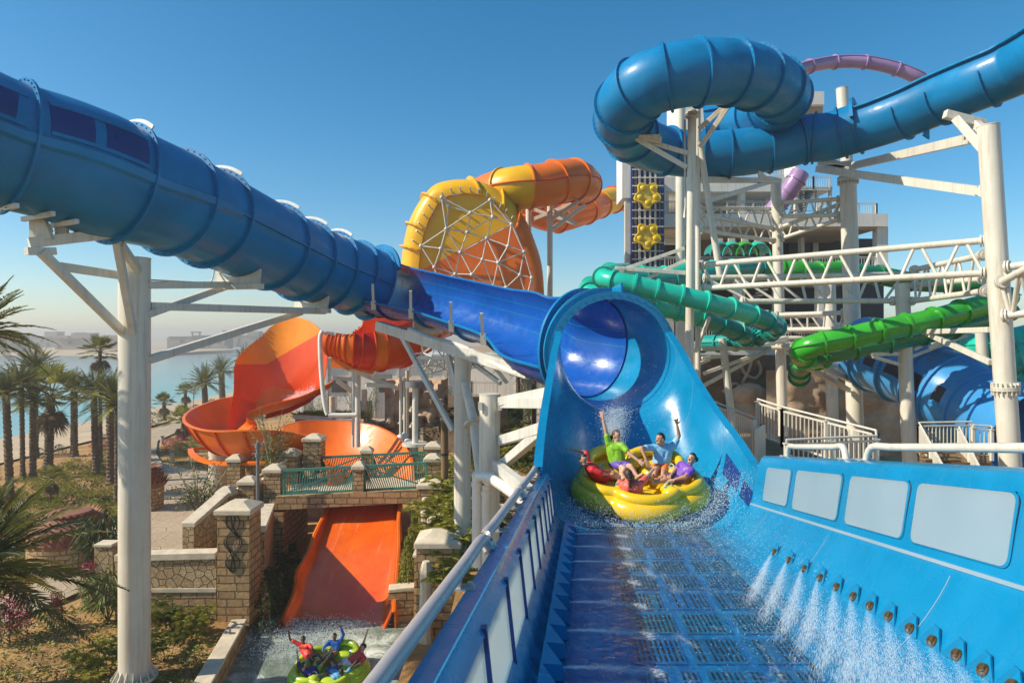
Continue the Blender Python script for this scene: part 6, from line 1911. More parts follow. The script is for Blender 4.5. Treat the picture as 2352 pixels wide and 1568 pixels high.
for pts_ in ([(650, 345, 49.2), (790, 345, 49.2), (995, 350, 49.2)], [(280, 210, 50), (640, 265, 50)]):
    railing(t, [Q(11, x, y, d) for x, y, d in pts_], 1.15, .2, 'white', 2.2)
mb = MB(); mb.prism([Q(11, 1080, 560, 49.5), Q(11, 1200, 560, 49.5), Q(11, 1200, 660, 49.5), Q(11, 1080, 660, 49.5)], (0, -.1, 0)); mb.build('dark_opening', M['dark'], t)
# group of thin cream pipes and columns around the channel
for k, (x, y0, y1, wpx, d, lab) in enumerate(((1158, 510, 985, 20, 38.5, 'slim cream column left of the paired one under the red channel'), (1192, 510, 985, 40, 39, 'cream column under the red channel'), (1508, 550, 985, 22, 40, 'thin cream pipe column left of the pair behind the trough'), (1538, 555, 970, 22, 40.3, 'thin cream pipe column right of the pair behind the trough'), (1614, 610, 1050, 44, 38, 'stout column with a dark banded top behind the bridge'), (1555, 500, 990, 26, 43, 'brown weathered column behind the thin cream pair'), (1002, 690, 850, 38, 44, 'short stone stub under the channel outlet'), (1240, 640, 830, 40, 46, 'short stone stub behind the cream column'), (1610, 920, 1020, 48, 42, 'stub under the ribbed orange trough') )):
    a, b_ = Q(9, x, y1, d), Q(9, x, y0, d)
    if k == 8: continue
    c_ = column('support_column', lab, a - V((0, 0, .6)), b_, wpx * .31255 / 2 * d / F, 'white2' if k not in (5, 6, 7) else 'cap', cap=(k == 4), base=False)
    if k == 4:
        mb = MB(); mb.cyl(b_ - V((0, 0, .1)), b_ + V((0, 0, .25)), .62, seg=20); mb.build('band', M['pole_dark'], c_, smooth=40)
        mb = MB(); mb.cyl(Q(9, x, 1050, d), Q(9, x, 1030, d), .72, seg=20); mb.build('base_flange', M['white2'], c_, smooth=40)
    if k in (2, 3):
        mb = MB(); q = a; mb.pipe(spline([q, q + V((.0, -.3, -.35)), q + V((.35, -.5, -.45)), q + V((.5, -.5, -.8)), q + V((.5, -.5, -2.6))], 4), .22, 12); mb.build('elbow', M['pvc'], c_, smooth=60)
    if k == 1:
        for (x0, yy0, x1, yy1) in ((1005, 555, 1160, 565), (1040, 575, 1160, 660), (1130, 490, 1490, 635), (1080, 470, 1210, 520), (1250, 605, 1460, 610), (1300, 545, 1440, 545)):
            arm(c_, Q(9, x0, yy0, 38.4), Q(9, x1, yy1, 39.2), .2, .24, 'white')
for (px, top_, bot_, d, lab) in ((145, 1030, 1150, 44.5, 'left'), (455, 1160, 1190, 40.5, 'right')):
    a = Q(9, px + 25, bot_, d)
    column('support_column', 'round concrete stub under the ribbed orange trough, the ' + ('one at the bend' if lab == 'left' else 'one by the stair'), V((a.x, d, GZ)), Q(9, px + 25, top_, d), .62, 'cap', cap=False, base=False)
wp = thing('timber_post', 'weathered yellowish timber post beside the thick column', 'post', W(1021, 1075, 30))
mb = MB(); mb.cyl(W(1021, 1120, 30), W(1021, 930, 30), .17, .15, 12); mb.build('post', M['wood'], wp, smooth=50)
mb = MB(); mb.cyl(W(1021, 1045, 30), W(1021, 1040, 30), .185, seg=12); mb.build('strap', M['iron'], wp, smooth=50)
# lamp posts, bollards, signs, planters on the plaza
lp_ = thing('lamp_post', 'dark grey lamp post with two short arms in front of the stair', 'lamp post', W(592, 1168, 33.0))
mb = MB(); mb.cyl(W(592, 1172, 33), W(592, 1015, 33), .09, .075, 14); mb.build('pole', M['pole_dark'], lp_, smooth=50)
for y in (1022, 1043):
    mb = MB(); mb.box(W(592, y, 33), .55, .12, .07); mb.cyl(W(592, y + 6, 33), W(592, y - 3, 33), .13, seg=14); mb.build('lamp_arm', M['pole_dark'], lp_)
mb = MB(); mb.cyl(W(592, 1174, 33), W(592, 1169, 33), .2, seg=14); mb.build('base', M['pole_dark'], lp_)
for k, (x, y0, y1, lab) in enumerate(((1193, 850, 915, 'farthest along the path'), (1264, 955, 1035, 'at the bend of the flower bed'), (1572, 1065, 1155, 'next to the sign post'))):
    q = QG(7, x, y1, GZ + .17); d = q.y
    t = thing('bollard', 'round grey bollard light ' + lab, 'bollard', q, 'bollard lights')
    h = (y1 - y0) * .31255 * d / F
    mb = MB(); mb.cyl(q, q + V((0, 0, h * .82)), .16, seg=14); mb.build('post', M['cap'], t, smooth=50)
    mb = MB(); mb.cyl(q + V((0, 0, h * .84)), q + V((0, 0, h)), .17, seg=14); mb.build('head', M['pole_dark'], t, smooth=50)
sq = QG(7, 1625, 1250, GZ + .1)
t = thing('sign_post', 'brown finger sign post with three stacked boards by the stair', 'sign', sq)
hh = 200 * .31255 * sq.y / F
mb = MB(); mb.box(sq, .14, .14, hh); mb.build('post', M['signbrown'], t)
for k, (x, y, an) in enumerate(((1618, 1055, .2), (1615, 1093, -.2), (1618, 1128, .3))):
    q = Q(7, x, y, sq.y - .12); mb = MB(); mb.bar(q + V((-.42, 0, 0)), q + V((.42, 0, .12 * an)), .06, .5); b_ = mb.build('board', M['signbrown'], t)
    mb = MB()
    for r_ in range(2):
        for c_ in range(4): mb.box(q + V((-.3 + c_ * .19, -.045, -.14 + r_ * .18)), .12, .012, .07)
    mb.build('lettering', M['ink'], b_)
def urn(label, q, r_, h, hp):
    t = thing('stone_planter', label, 'planter', q, 'dragon scale planters')
    mb = MB(); mb.lathe(q, [(r_ * .95, 0), (r_ * 1.0, h)], 22); mb.build('base_wall', M['brick_s'], t, smooth=40)
    mb = MB(); rr = random.Random(5)
    for ring_ in range(5):
        for k in range(26):
            a = 2 * math.pi * (k + .5 * (ring_ % 2)) / 26; z = h + hp * ring_ / 4.5; rad_ = r_ * (1.06 - .13 * ring_)
            c_ = q + V((math.cos(a) * rad_, math.sin(a) * rad_, z)); e = V((math.cos(a), math.sin(a), .5 - .15 * ring_))
            tn = V((-math.sin(a), math.cos(a), 0)); mb.prism([c_ - tn * .16, c_ + tn * .16, c_ + e * .28 + V((0, 0, .25))], e * .05 + V((0, 0, .06)))
    mb.lathe(q + V((0, 0, h)), [(r_, 0), (r_ * .9, hp * .6), (r_ * .5, hp * 1.05), (0, hp * 1.1)], 22)
    mb.build('scales', M['terracotta'], t)
urn('round planter covered in curled terracotta scales in the lower left by the path', QG(8, 500, 740, GZ + .1), 1.75, 1.3, 1.25)
urn('round terracotta scale planter half hidden right of the thick column', QG(7, 1078, 1390, GZ + .1), 1.0, 1.5, 1.1)

sh = thing('park_shed', 'long pale ribbed park shed with dark doors far behind the centre supports', 'building', V((-9, 74, GZ)))
mb = MB(); mb.box(V((-8, 76, GZ)), 30, 8, 8.6); mb.build('wall', M['wall'], sh)
mb = MB(); mb.box(V((-8, 76, GZ + 8.61)), 31, 9, .4); mb.build('roof', M['white2'], sh)
for k in range(12):
    mb = MB(); mb.box(V((-22 + k * 2.5, 71.9, GZ)), .25, .2, 8.5); mb.build('rib', M['white2'], sh)
for k in range(5):
    mb = MB(); mb.box(V((-20.6 + k * 5, 71.93, GZ + .1)), 1.7, .1, 3.0 + (k % 2)); mb.build('door', M['dark'], sh)
for k in range(5):
    mb = MB(); mb.box(V((-18.2 + k * 5, 71.93, GZ + 5)), 1.6, .1, 1.4); mb.build('window', M['farglass'], sh)
# ------------------------------------------------------------------ palms, trees, shrubs and ground cover
def leafquad(mb, p, dr, up, ln, wd, fold=.25, droop=.15):
    """one pointed leaf of two faces"""
    dr = dr.normalized(); s = dr.cross(up)
    if s.length < 1e-3: s = V((1, 0, 0))
    s.normalize(); n_ = s.cross(dr)
    m_ = p + dr * ln * .5 + n_ * (-fold * wd) ; e = p + dr * ln - V((0, 0, droop * ln))
    a, b_ = p + dr * ln * .42 + s * wd, p + dr * ln * .42 - s * wd
    n0 = len(mb.v); mb.v.extend([p, a, e, b_]); mb.f.append([n0, n0 + 1, n0 + 2]); mb.f.append([n0, n0 + 2, n0 + 3]); mb.m.extend([0, 0])
def frond(mb, base, az, el, L_, sag, lf=.42, n=26, wd=.022, r=None):
    """pinnate palm frond: arching rachis with two ranks of leaflets"""
    h = V((math.cos(az), math.sin(az), 0)); pts = []
    for k in range(9):
        t = k / 8
        pts.append(base + h * (L_ * t * math.cos(el) * (1 - .12 * t * sag)) + V((0, 0, L_ * (t * math.sin(el) - sag * t * t * .75))))
    mb.pipe(pts, [.028 * (1 - .8 * k / 8) for k in range(9)], 4, caps=False)
    side = h.cross(V((0, 0, 1)))
    for k in range(n):
        t = .12 + .88 * k / (n - 1)
        i = min(7, int(t * 8)); q = pts[i].lerp(pts[i + 1], t * 8 - i); tg = (pts[i + 1] - pts[i]).normalized()
        l_ = lf * (math.sin(math.pi * min(1, t * .8 + .2)) * .85 + .25)
        upn = side.cross(tg) * -1
        for sg in (1, -1):
            j = r.uniform(-.12, .12)
            dr = (tg * (.75 + j) + side * sg * .8 + V((0, 0, .18 + r.uniform(-.15, .15))))
            leafquad(mb, q, dr, V((0, 0, 1)), l_ * r.uniform(.85, 1.1), wd, .3, .18)
def date_crown(seed, n=34, L_=2.6):
    r = random.Random(seed); mb = MB(); mb2 = MB()
    for k in range(n):
        t = (k + .5) / n; az = k * 2.39996 + r.uniform(-.2, .2)
        el = rad(82 - 95 * t + r.uniform(-8, 8))
        frond(mb if r.random() < .6 else mb2, V((0, 0, .1)), az, el, L_ * r.uniform(.85, 1.1), .28 + .25 * t, n=38 if L_ > 3 else 26, wd=.026 if L_ > 3 else .024, r=r)
    return mb, mb2
def fan_crown(seed, n=26, L_=1.15, R_=.85):
    r = random.Random(seed); mb = MB(); dead = MB()
    for k in range(n + 12):
        t = (k + .5) / (n + 12); tgt = mb if k < n else dead
        az = k * 2.39996; el = rad(80 - 150 * t + r.uniform(-8, 8)) if k < n else rad(-70 + r.uniform(-14, 8))
        h = V((math.cos(az), math.sin(az), 0)); st_ = h * math.cos(el) + V((0, 0, math.sin(el)))
        tip = st_ * L_ * r.uniform(.8, 1.1)
        tgt.pipe([V((0, 0, 0)), tip], [.022, .012], 4, caps=False)
        side = h.cross(V((0, 0, 1))); nn = side.cross(st_)
        for j in range(15):
            a = rad(-115 + 230 * j / 14); dr = st_ * math.cos(a) + side * math.sin(a) + nn * .1
            leafquad(tgt, tip, dr, nn, R_ * (.75 + .25 * math.cos(a)) * r.uniform(.9, 1.08), .04, .2, .22)
    return mb, dead
def trunk_mesh(seed, r0=.3, r1=.26, rings=46, flare=.1):
    r = random.Random(seed); mb = MB(); rows = []
    for i in range(rings + 1):
        t = i / rings; rr = (r0 + (r1 - r0) * t + flare * max(0, 1 - t * 9)) * (1.0 if i % 2 else .84)
        rows.append([V((math.cos(2 * math.pi * (k + .5 * (i % 2)) / 12) * rr * r.uniform(.9, 1.1), math.sin(2 * math.pi * (k + .5 * (i % 2)) / 12) * rr * r.uniform(.9, 1.1), t)) for k in range(12)])
    mb.grid(rows, closed_u=True)
    return mb
PALM = {}
def make_palm(kind, seed):
    """a prototype: crown meshes and a unit-height trunk"""
    if kind == 'fan': a, b_ = fan_crown(seed); ms = ('frond_y', 'dead')
    elif kind == 'fan_s': a, b_ = fan_crown(seed, 20, .75, .6); ms = ('frond_y', 'dead')
    elif kind == 'near': a, b_ = date_crown(seed, 54, 3.1); ms = ('frond', 'frond_y')
    elif kind == 'sun': a, b_ = date_crown(seed, 40, 2.7); ms = ('frond_y', 'frond')
    else: a, b_ = date_crown(seed, 40, 2.5); ms = ('frond', 'frond_y')
    return a, b_, ms
def mesh_of(mb, name, mat):
    me = bpy.data.meshes.new(name); me.from_pydata([tuple(p) for p in mb.v], [], mb.f); me.materials.append(mat); return me
def palm(label, base, h, kind, seed, r0=.30, lean=(0, 0), cs=1.0, rz=0):
    key = (kind, seed)
    if key not in PALM:
        a, b_, ms = make_palm(kind, seed)
        PALM[key] = (mesh_of(a, 'crown', M[ms[0]]), mesh_of(b_, 'crown', M[ms[1]]), mesh_of(trunk_mesh(seed), 'trunk', M['bark']))
    ca, cb, tm = PALM[key]
    t = thing('palm_tree', label, 'palm', base, 'palm trees along the beach')
    tr = bpy.data.objects.new('trunk', tm); COL.objects.link(tr); tr.parent = t; tr.scale = (r0 / .3, r0 / .3, h)
    tr.rotation_euler = (lean[0], lean[1], 0)
    top = Matrix.Rotation(lean[1], 3, 'Y') @ Matrix.Rotation(lean[0], 3, 'X') @ V((0, 0, h))
    for me, nm in ((ca, 'crown'), (cb, 'skirt' if kind.startswith('fan') else 'crown')):
        o = bpy.data.objects.new(nm, me); COL.objects.link(o); o.parent = t; o.location = top; o.scale = (cs, cs, cs); o.rotation_euler = (0, 0, rz)
    return t
def palm_px(label, kind, seed, bx, by, tx, ty, wpx=20, cs=1.0, rz=0):
    b_ = QG(7, bx, by, GZ); d = b_.y
    h = (by - ty) * .31255 * d / F
    return palm(label, b_, h, kind, seed, wpx * .31255 * d / F / 2, (0, math.atan2((tx - bx), (by - ty))), cs, rz)
palm_px('date palm at the far left edge with a rough dark trunk', 'date', 1, 75, 1345, 45, 560, 62, 1.0, .3)
palm_px('slim smooth trunked palm second from the left edge', 'date', 2, 168, 1170, 158, 480, 38, 1.0, 1.2)
palm_px('date palm with a short crown between the slim palm and the shaggy fan palm', 'date', 1, 242, 1160, 240, 600, 52, .8, 2.2)
palm_px('shaggy fan palm with a drooping brown skirt left of the thick column', 'fan', 3, 352, 1100, 375, 560, 70, 1.7, .4)
palm_px('date palm standing at the back edge of the beach left of the thick column', 'date', 2, 545, 1000, 545, 520, 54, 1.0, 2.9)
palm_px('tallest fan palm rising over the villas left of the thick column', 'fan', 4, 740, 1060, 735, 235, 30, .95, 1.0)
palm_px('date palm two trunks left of the thick column', 'date', 1, 708, 1125, 690, 540, 56, 1.0, 4.2)
palm_px('date palm nearest the left side of the thick column', 'date', 2, 818, 1208, 808, 560, 66, 1.05, 5.0)
palm_px('date palm mostly hidden behind the left edge of the thick column', 'date', 1, 862, 1350, 862, 640, 46, 1.0, 1.9)
palm_px('broad date palm crown behind the slim palm at the water edge', 'date', 2, 262, 1010, 258, 370, 44, 1.15, .9)
palm_px('sunlit date palm by the path right of the thick column', 'sun', 5, 1515, 722, 1500, 470, 50, 1.3, .2)
palm_px('sunlit date palm leaning close to the tall orange wall', 'sun', 5, 1636, 605, 1625, 385, 50, 1.35, 2.0)
palm_px('date palm crown peeping out behind the tall orange wall', 'sun', 5, 1800, 560, 1800, 300, 50, 1.3, 3.3)
palm_px('little fan palm nearest the thick column on the beach side', 'fan_s', 6, 1210, 735, 1205, 610, 30, 1.35, 0)
palm_px('little fan palm under the big sunlit date palm', 'fan_s', 6, 1365, 650, 1362, 530, 26, 1.4, 1)
palm_px('yellow green fan palm in the flower bed at the path bend', 'fan_s', 6, 1355, 880, 1342, 740, 26, 1.55, 2)
palm_px('silvery young fan palm in the dry garden bed', 'fan_s', 7, 368, 1360, 378, 1160, 14, .85, 2)
q = W(-75, 1330, 17.5); palm('near date palm whose dark fronds hang in from the lower left edge', V((q.x, q.y, GZ)), q.z - GZ, 'near', 8, .3, (0, 0), 1.18, .9)
q = W(-60, 775, 21); palm('tall date palm just outside the left edge with fronds against the villas', V((q.x, q.y, GZ)), q.z - GZ, 'near', 9, .3, (0, 0), .8, 1.4)

def plant_mesh(kind, seed):
    r = random.Random(seed); mb = MB()
    if kind == 'rhapis':          # clump of stems with palmate leaves
        for k in range(13):
            x, y = r.gauss(0, .22), r.gauss(0, .22); h = .35 + .95 * r.random()
            top = V((x * 1.5, y * 1.5, h)); mb.pipe([V((x, y, 0)), top], [.014, .010], 4, caps=False)
            for f_ in range(5):
                az = r.random() * 6.28; st_ = V((math.cos(az), math.sin(az), r.uniform(.1, .7))).normalized(); tip = top + st_ * .25
                for j in range(9):
                    a = rad(-80 + 160 * j / 8); sd = st_.cross(V((0, 0, 1))).normalized()
                    leafquad(mb, tip, st_ * math.cos(a) + sd * math.sin(a), V((0, 0, 1)), .34 * r.uniform(.8, 1.1), .022, .2, .35)
    elif kind == 'bush':
        for k in range(520):
            a = r.random() * 6.28; z = r.random(); rr = (.5 * math.sin(math.pi * (.18 + .8 * z)) + .06) * (.55 + .5 * r.random())
            p = V((math.cos(a) * rr, math.sin(a) * rr, z)); leafquad(mb, p, V((math.cos(a + r.uniform(-1, 1)), math.sin(a + r.uniform(-1, 1)), r.uniform(-.3, .8))), V((0, 0, 1)), .13 * r.uniform(.6, 1.3), .04)
    elif kind == 'column':
        for k in range(1500):
            a = r.random() * 6.28; z = r.random(); rr = (.26 * (1 - z ** 3) + .04 * math.sin(z * 21)) * (.75 + .3 * r.random()) + .02
            p = V((math.cos(a) * rr, math.sin(a) * rr, z)); leafquad(mb, p, V((math.cos(a + r.uniform(-1, 1)), math.sin(a + r.uniform(-1, 1)), r.uniform(-.4, .6))), V((0, 0, 1)), .06 * r.uniform(.6, 1.3), .022)
    elif kind == 'droop':
        for k in range(380):
            a = r.random() * 6.28; z = .35 + .65 * r.random(); rr = .55 * r.random() ** .5
            p = V((math.cos(a) * rr, math.sin(a) * rr, z)); leafquad(mb, p, V((math.cos(a), math.sin(a), r.uniform(-.9, .2))), V((0, 0, 1)), .26 * r.uniform(.6, 1.2), .03)
        for k in range(5): mb.pipe([V((0, 0, 0)), V((r.gauss(0, .2), r.gauss(0, .2), .7))], [.02, .01], 4, caps=False)
    elif kind == 'grass':
        for k in range(160):
            p = V((r.gauss(0, .25), r.gauss(0, .25), 0)); a = r.random() * 6.28; leafquad(mb, p, V((math.cos(a) * .5, math.sin(a) * .5, 1)), V((math.cos(a), math.sin(a), 0)), r.uniform(.3, .8), .014, .1, .25)
    elif kind == 'flowers':
        for k in range(420):
            a = r.random() * 6.28; z = .25 + .75 * r.random(); rr = .30 * r.random() ** .5 * (1.3 - .6 * z)
            p = V((math.cos(a) * rr, math.sin(a) * rr, z)); leafquad(mb, p, V((r.gauss(0, 1), r.gauss(0, 1), r.gauss(0, .7))), V((0, 0, 1)), .075, .03)
    return mb
PM = {}
def plant(name, label, cat, q, kind, mk, sc, seed=1, rz=0.0, group=None, sz=None, extra=None):
    key = (kind, seed, mk)
    if key not in PM: PM[key] = mesh_of(plant_mesh(kind, seed), 'foliage', M[mk])
    t = thing(name, label, cat, q, group)
    o = bpy.data.objects.new('foliage', PM[key]); COL.objects.link(o); o.parent = t; o.scale = (sc, sc, sz or sc); o.rotation_euler = (0, 0, rz)
    mb = MB()
    if kind == 'flowers':
        for dx, dy in ((-.18, 0), (.18, .05), (0, -.18)): mb.cyl(V(q) + V((dx, dy, 0)), V(q) + V((dx, dy, .95 * (sz or sc))), .012, seg=5)
        mb.build('stake', M['iron'], t)
        k2 = ('bush', 3, 'leaf_d')
        if k2 not in PM: PM[k2] = mesh_of(plant_mesh('bush', 3), 'foliage', M['leaf_d'])
        o2 = bpy.data.objects.new('foliage', PM[k2]); COL.objects.link(o2); o2.parent = t; o2.scale = (sc * .55, sc * .55, (sz or sc) * .8)
    elif kind in ('column', 'bush', 'droop'):
        mb.cyl(V(q), V(q) + V((0, 0, .5 * (sz or sc))), .03, .02, 6); mb.build('stem', M['treebark'], t)
    return t
# garden by the rubble wall and the pool kerb
for k, (x, y, s_, lab) in enumerate(((1110, 1200, .8, 'nearest the thick column at the wall foot'), (1225, 1170, .95, 'tallest under the coping of the rubble wall'), (1390, 1230, .85, 'in front of the scroll pillar'), (1280, 1300, .7, 'lowest before the middle of the wall'), (1140, 1400, .75, 'right of the thick column base'), (680, 1530, .85, 'left of the thick column base'), (790, 1440, .7, 'behind the one left of the column base'))):
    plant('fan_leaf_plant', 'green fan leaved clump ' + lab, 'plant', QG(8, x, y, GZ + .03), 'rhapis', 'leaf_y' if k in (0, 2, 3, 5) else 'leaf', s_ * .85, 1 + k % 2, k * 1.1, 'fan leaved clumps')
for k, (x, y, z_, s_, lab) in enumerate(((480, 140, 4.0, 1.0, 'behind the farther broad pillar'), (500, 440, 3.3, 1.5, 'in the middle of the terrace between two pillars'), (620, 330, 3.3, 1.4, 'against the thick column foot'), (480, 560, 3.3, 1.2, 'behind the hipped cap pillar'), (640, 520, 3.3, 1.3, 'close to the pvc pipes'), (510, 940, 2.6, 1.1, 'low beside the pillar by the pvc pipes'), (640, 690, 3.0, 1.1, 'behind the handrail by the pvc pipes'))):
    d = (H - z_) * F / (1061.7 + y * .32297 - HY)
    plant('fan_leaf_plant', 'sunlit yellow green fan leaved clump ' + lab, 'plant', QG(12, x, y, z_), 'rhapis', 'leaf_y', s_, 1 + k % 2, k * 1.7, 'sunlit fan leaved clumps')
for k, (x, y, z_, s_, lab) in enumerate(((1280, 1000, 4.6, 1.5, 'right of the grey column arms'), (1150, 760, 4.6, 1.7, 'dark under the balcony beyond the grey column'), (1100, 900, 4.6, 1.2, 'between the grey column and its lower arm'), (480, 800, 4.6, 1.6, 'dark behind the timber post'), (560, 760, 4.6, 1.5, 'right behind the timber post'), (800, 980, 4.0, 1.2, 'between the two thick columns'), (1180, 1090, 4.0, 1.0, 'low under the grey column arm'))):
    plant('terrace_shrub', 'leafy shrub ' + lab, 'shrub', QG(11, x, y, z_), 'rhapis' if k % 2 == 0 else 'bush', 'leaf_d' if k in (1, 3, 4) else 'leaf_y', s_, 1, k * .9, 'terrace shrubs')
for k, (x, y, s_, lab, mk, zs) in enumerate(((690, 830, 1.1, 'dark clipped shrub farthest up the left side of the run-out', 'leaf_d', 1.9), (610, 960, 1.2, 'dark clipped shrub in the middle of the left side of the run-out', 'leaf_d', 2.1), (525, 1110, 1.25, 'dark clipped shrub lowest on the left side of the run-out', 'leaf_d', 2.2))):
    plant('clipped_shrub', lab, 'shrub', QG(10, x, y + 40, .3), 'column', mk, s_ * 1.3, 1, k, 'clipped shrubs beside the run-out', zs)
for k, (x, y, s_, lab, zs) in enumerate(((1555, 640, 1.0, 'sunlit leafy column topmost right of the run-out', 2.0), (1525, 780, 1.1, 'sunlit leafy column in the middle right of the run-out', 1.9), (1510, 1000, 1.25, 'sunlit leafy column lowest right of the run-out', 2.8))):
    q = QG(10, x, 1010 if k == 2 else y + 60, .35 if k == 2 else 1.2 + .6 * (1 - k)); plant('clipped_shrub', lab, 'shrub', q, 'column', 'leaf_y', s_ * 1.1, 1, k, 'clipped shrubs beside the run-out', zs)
plant('drooping_shrub', 'dark shrub with drooping leaves over the wall end left of the thick column', 'shrub', QG(8, 745, 830, GZ), 'droop', 'leaf_d', 1.9, 1, 0, None, 3.0)
plant('drooping_shrub', 'dense shrub at the left foot of the thick column', 'shrub', QG(8, 770, 1130, GZ), 'droop', 'leaf', 1.5, 2, 0, None, 2.0)
for k, (x, y, s_, lab) in enumerate(((150, 1240, 1.1, 'staked bougainvillea with the most crimson flowers in the near bed'), (635, 1010, 1.0, 'staked bougainvillea in front of the wall end'), (25, 1300, 1.0, 'staked bougainvillea at the left edge of the near bed'), (400, 1180, .8, 'small bougainvillea under the hanging palm fronds'))):
    plant('bougainvillea', lab, 'flowering shrub', QG(8, x, y, GZ), 'flowers', 'flower', 1.15 * s_, 1 + k, k, 'bougainvillea plants', 1.75 * s_)
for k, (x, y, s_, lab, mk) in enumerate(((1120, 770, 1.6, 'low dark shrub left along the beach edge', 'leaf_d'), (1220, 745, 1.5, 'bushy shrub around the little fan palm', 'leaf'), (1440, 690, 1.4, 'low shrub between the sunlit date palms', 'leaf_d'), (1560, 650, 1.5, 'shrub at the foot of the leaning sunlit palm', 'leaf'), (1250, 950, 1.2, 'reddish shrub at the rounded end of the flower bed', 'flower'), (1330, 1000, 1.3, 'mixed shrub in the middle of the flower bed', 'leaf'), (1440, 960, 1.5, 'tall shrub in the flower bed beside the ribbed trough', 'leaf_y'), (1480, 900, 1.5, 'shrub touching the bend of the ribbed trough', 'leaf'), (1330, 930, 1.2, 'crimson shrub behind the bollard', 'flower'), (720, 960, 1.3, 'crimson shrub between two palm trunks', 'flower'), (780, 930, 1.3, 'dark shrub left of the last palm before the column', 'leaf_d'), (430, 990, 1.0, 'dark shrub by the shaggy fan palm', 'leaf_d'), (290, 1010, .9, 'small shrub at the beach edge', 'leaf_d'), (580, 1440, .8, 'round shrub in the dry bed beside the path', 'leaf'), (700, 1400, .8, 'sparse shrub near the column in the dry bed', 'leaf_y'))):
    plant('garden_shrub', lab, 'shrub', QG(7, x, y, GZ), 'bush', mk, s_ * 1.15, 1 + k % 3, k * .8, 'garden shrubs', s_ * .95)
# saplings
def sapling(label, base, h, spread, n_leaf, mk, seed, tr0=.06, low=.35):
    r = random.Random(seed); t = thing('young_tree', label, 'tree', base); B = V(base)
    tk = MB(); top = B + V((.05, 0, h * .5)); tk.pipe([B, B + V((.02, 0, h * .25)), top], [tr0, tr0 * .8, tr0 * .6], 7)
    ends = []
    for k in range(22):
        z0 = low + (.62 - low) * r.random(); s0 = B.lerp(top, min(1, z0 / .5)) if z0 < .5 else top
        a = r.random() * 6.28; e = B + V((math.cos(a) * spread * r.uniform(.35, 1), math.sin(a) * spread * r.uniform(.35, 1), h * r.uniform(low + .18, 1.0)))
        m_ = s0.lerp(e, .5) + V((0, 0, .1 * h * r.random())); tk.pipe(spline([s0, m_, e], 3), [tr0 * .38] * 3 + [tr0 * .25] * 3 + [tr0 * .1], 4, caps=False); ends.append((s0, m_, e))
    tk.build('trunk', M['treebark'], t, smooth=60)
    lf_m = MB()
    for k in range(n_leaf):
        s0, m_, e = ends[int(r.random() * len(ends))]; u_ = r.random(); p = (m_.lerp(e, (u_ - .4) / .6) if u_ > .4 else s0.lerp(m_, .5 + u_)) + V((r.gauss(0, .13), r.gauss(0, .13), r.gauss(0, .13))) * (h / 4)
        leafquad(lf_m, p, V((r.gauss(0, 1), r.gauss(0, 1), r.gauss(-.1, .6))), V((0, 0, 1)), .15 * r.uniform(.6, 1.2), .045)
    quickmesh(lf_m, 'crown', M[mk], t)
sb = QG(8, 1402, 604, GZ + .1)
sapling('young pale trunked tree with a sparse crown in front of the curved rubble wall', sb, 640 * .32297 * sb.y / F, 1.75, 1500, 'leaf', 21, .075, .3)
sb = QG(9, 548, 1185, GZ + .1); sb = V((W(621, 1060, 36.0).x, 36.0, GZ))
sapling('young tree with reddish sparse leaves in front of the ribbed orange trough', sb, 7.3, 1.5, 1300, 'leaf', 22, .075, .44)
sb = QG(7, 1420, 660, GZ); sapling('bare twiggy sapling between the sunlit date palms', sb, 6.0, 2.6, 60, 'leaf_y', 23, .07, .25)
# planter grass, stuff in the beds
def scatter(name, label, pts, kindmat, hmin, hmax, seed, per=5, wd=.016, spread=.10):
    r = random.Random(seed); mb = MB()
    for p in pts:
        for k in range(per):
            a = r.random() * 6.28; q = V(p) + V((r.gauss(0, spread), r.gauss(0, spread), 0))
            leafquad(mb, q, V((math.cos(a) * r.uniform(.3, 1), math.sin(a) * r.uniform(.3, 1), r.uniform(.5, 1.1))), V((math.cos(a), math.sin(a), .1)), r.uniform(hmin, hmax), wd, .15, .3)
    o = quickmesh(mb, name, M[kindmat]); tag(o, label, 'ground cover', None, 'stuff'); return o
def inside(x, y, poly):
    c_ = False; n_ = len(poly)
    for i in range(n_):
        x0, y0 = poly[i]; x1, y1 = poly[i - 1]
        if (y0 > y) != (y1 > y) and x < (x1 - x0) * (y - y0) / (y1 - y0) + x0: c_ = not c_
    return c_
def px_points(poly, n_, z, seed):
    r = random.Random(seed); xs = [p[0] for p in poly]; ys = [p[1] for p in poly]; out = []
    while len(out) < n_:
        x, y = r.uniform(min(xs), max(xs)), r.uniform(min(ys), max(ys))
        if inside(x, y, poly) and mnoise.noise(V((x * .02, y * .03, seed))) > -.25: out.append(G(x, y, z))
    return out
bed1 = [(0, 1120), (80, 1085), (240, 1030), (262, 1050), (268, 1190), (200, 1245), (100, 1320), (0, 1365)]
scatter('ground_cover', 'yellow green tufts covering the dry garden bed left of the thick column', px_points(bed1, 1500, GZ + .04, 1), 'leaf_y', .25, .6, 1, 6, .03, .22)
scatter('ground_cover', 'dark seedlings scattered through the dry garden bed', px_points(bed1, 420, GZ + .04, 2), 'leaf_d', .2, .5, 2, 5, .04, .18)
bed2 = [(0, 1440), (110, 1405), (230, 1360), (345, 1390), (470, 1440), (540, 1470), (440, 1568), (0, 1568)]
scatter('ground_cover', 'broad leaved seedlings in the near garden bed', px_points(bed2, 420, GZ + .05, 3), 'leaf_y', .08, .2, 3, 5, .05, .12)
scatter('ground_cover', 'dark creeping leaves in the near garden bed', px_points(bed2, 260, GZ + .05, 4), 'leaf', .08, .22, 4, 6, .035, .16)
bed3 = [(350, 1040), (390, 1020), (470, 1000), (520, 1010), (640, 1080), (600, 1120), (500, 1080), (420, 1070), (362, 1056)]
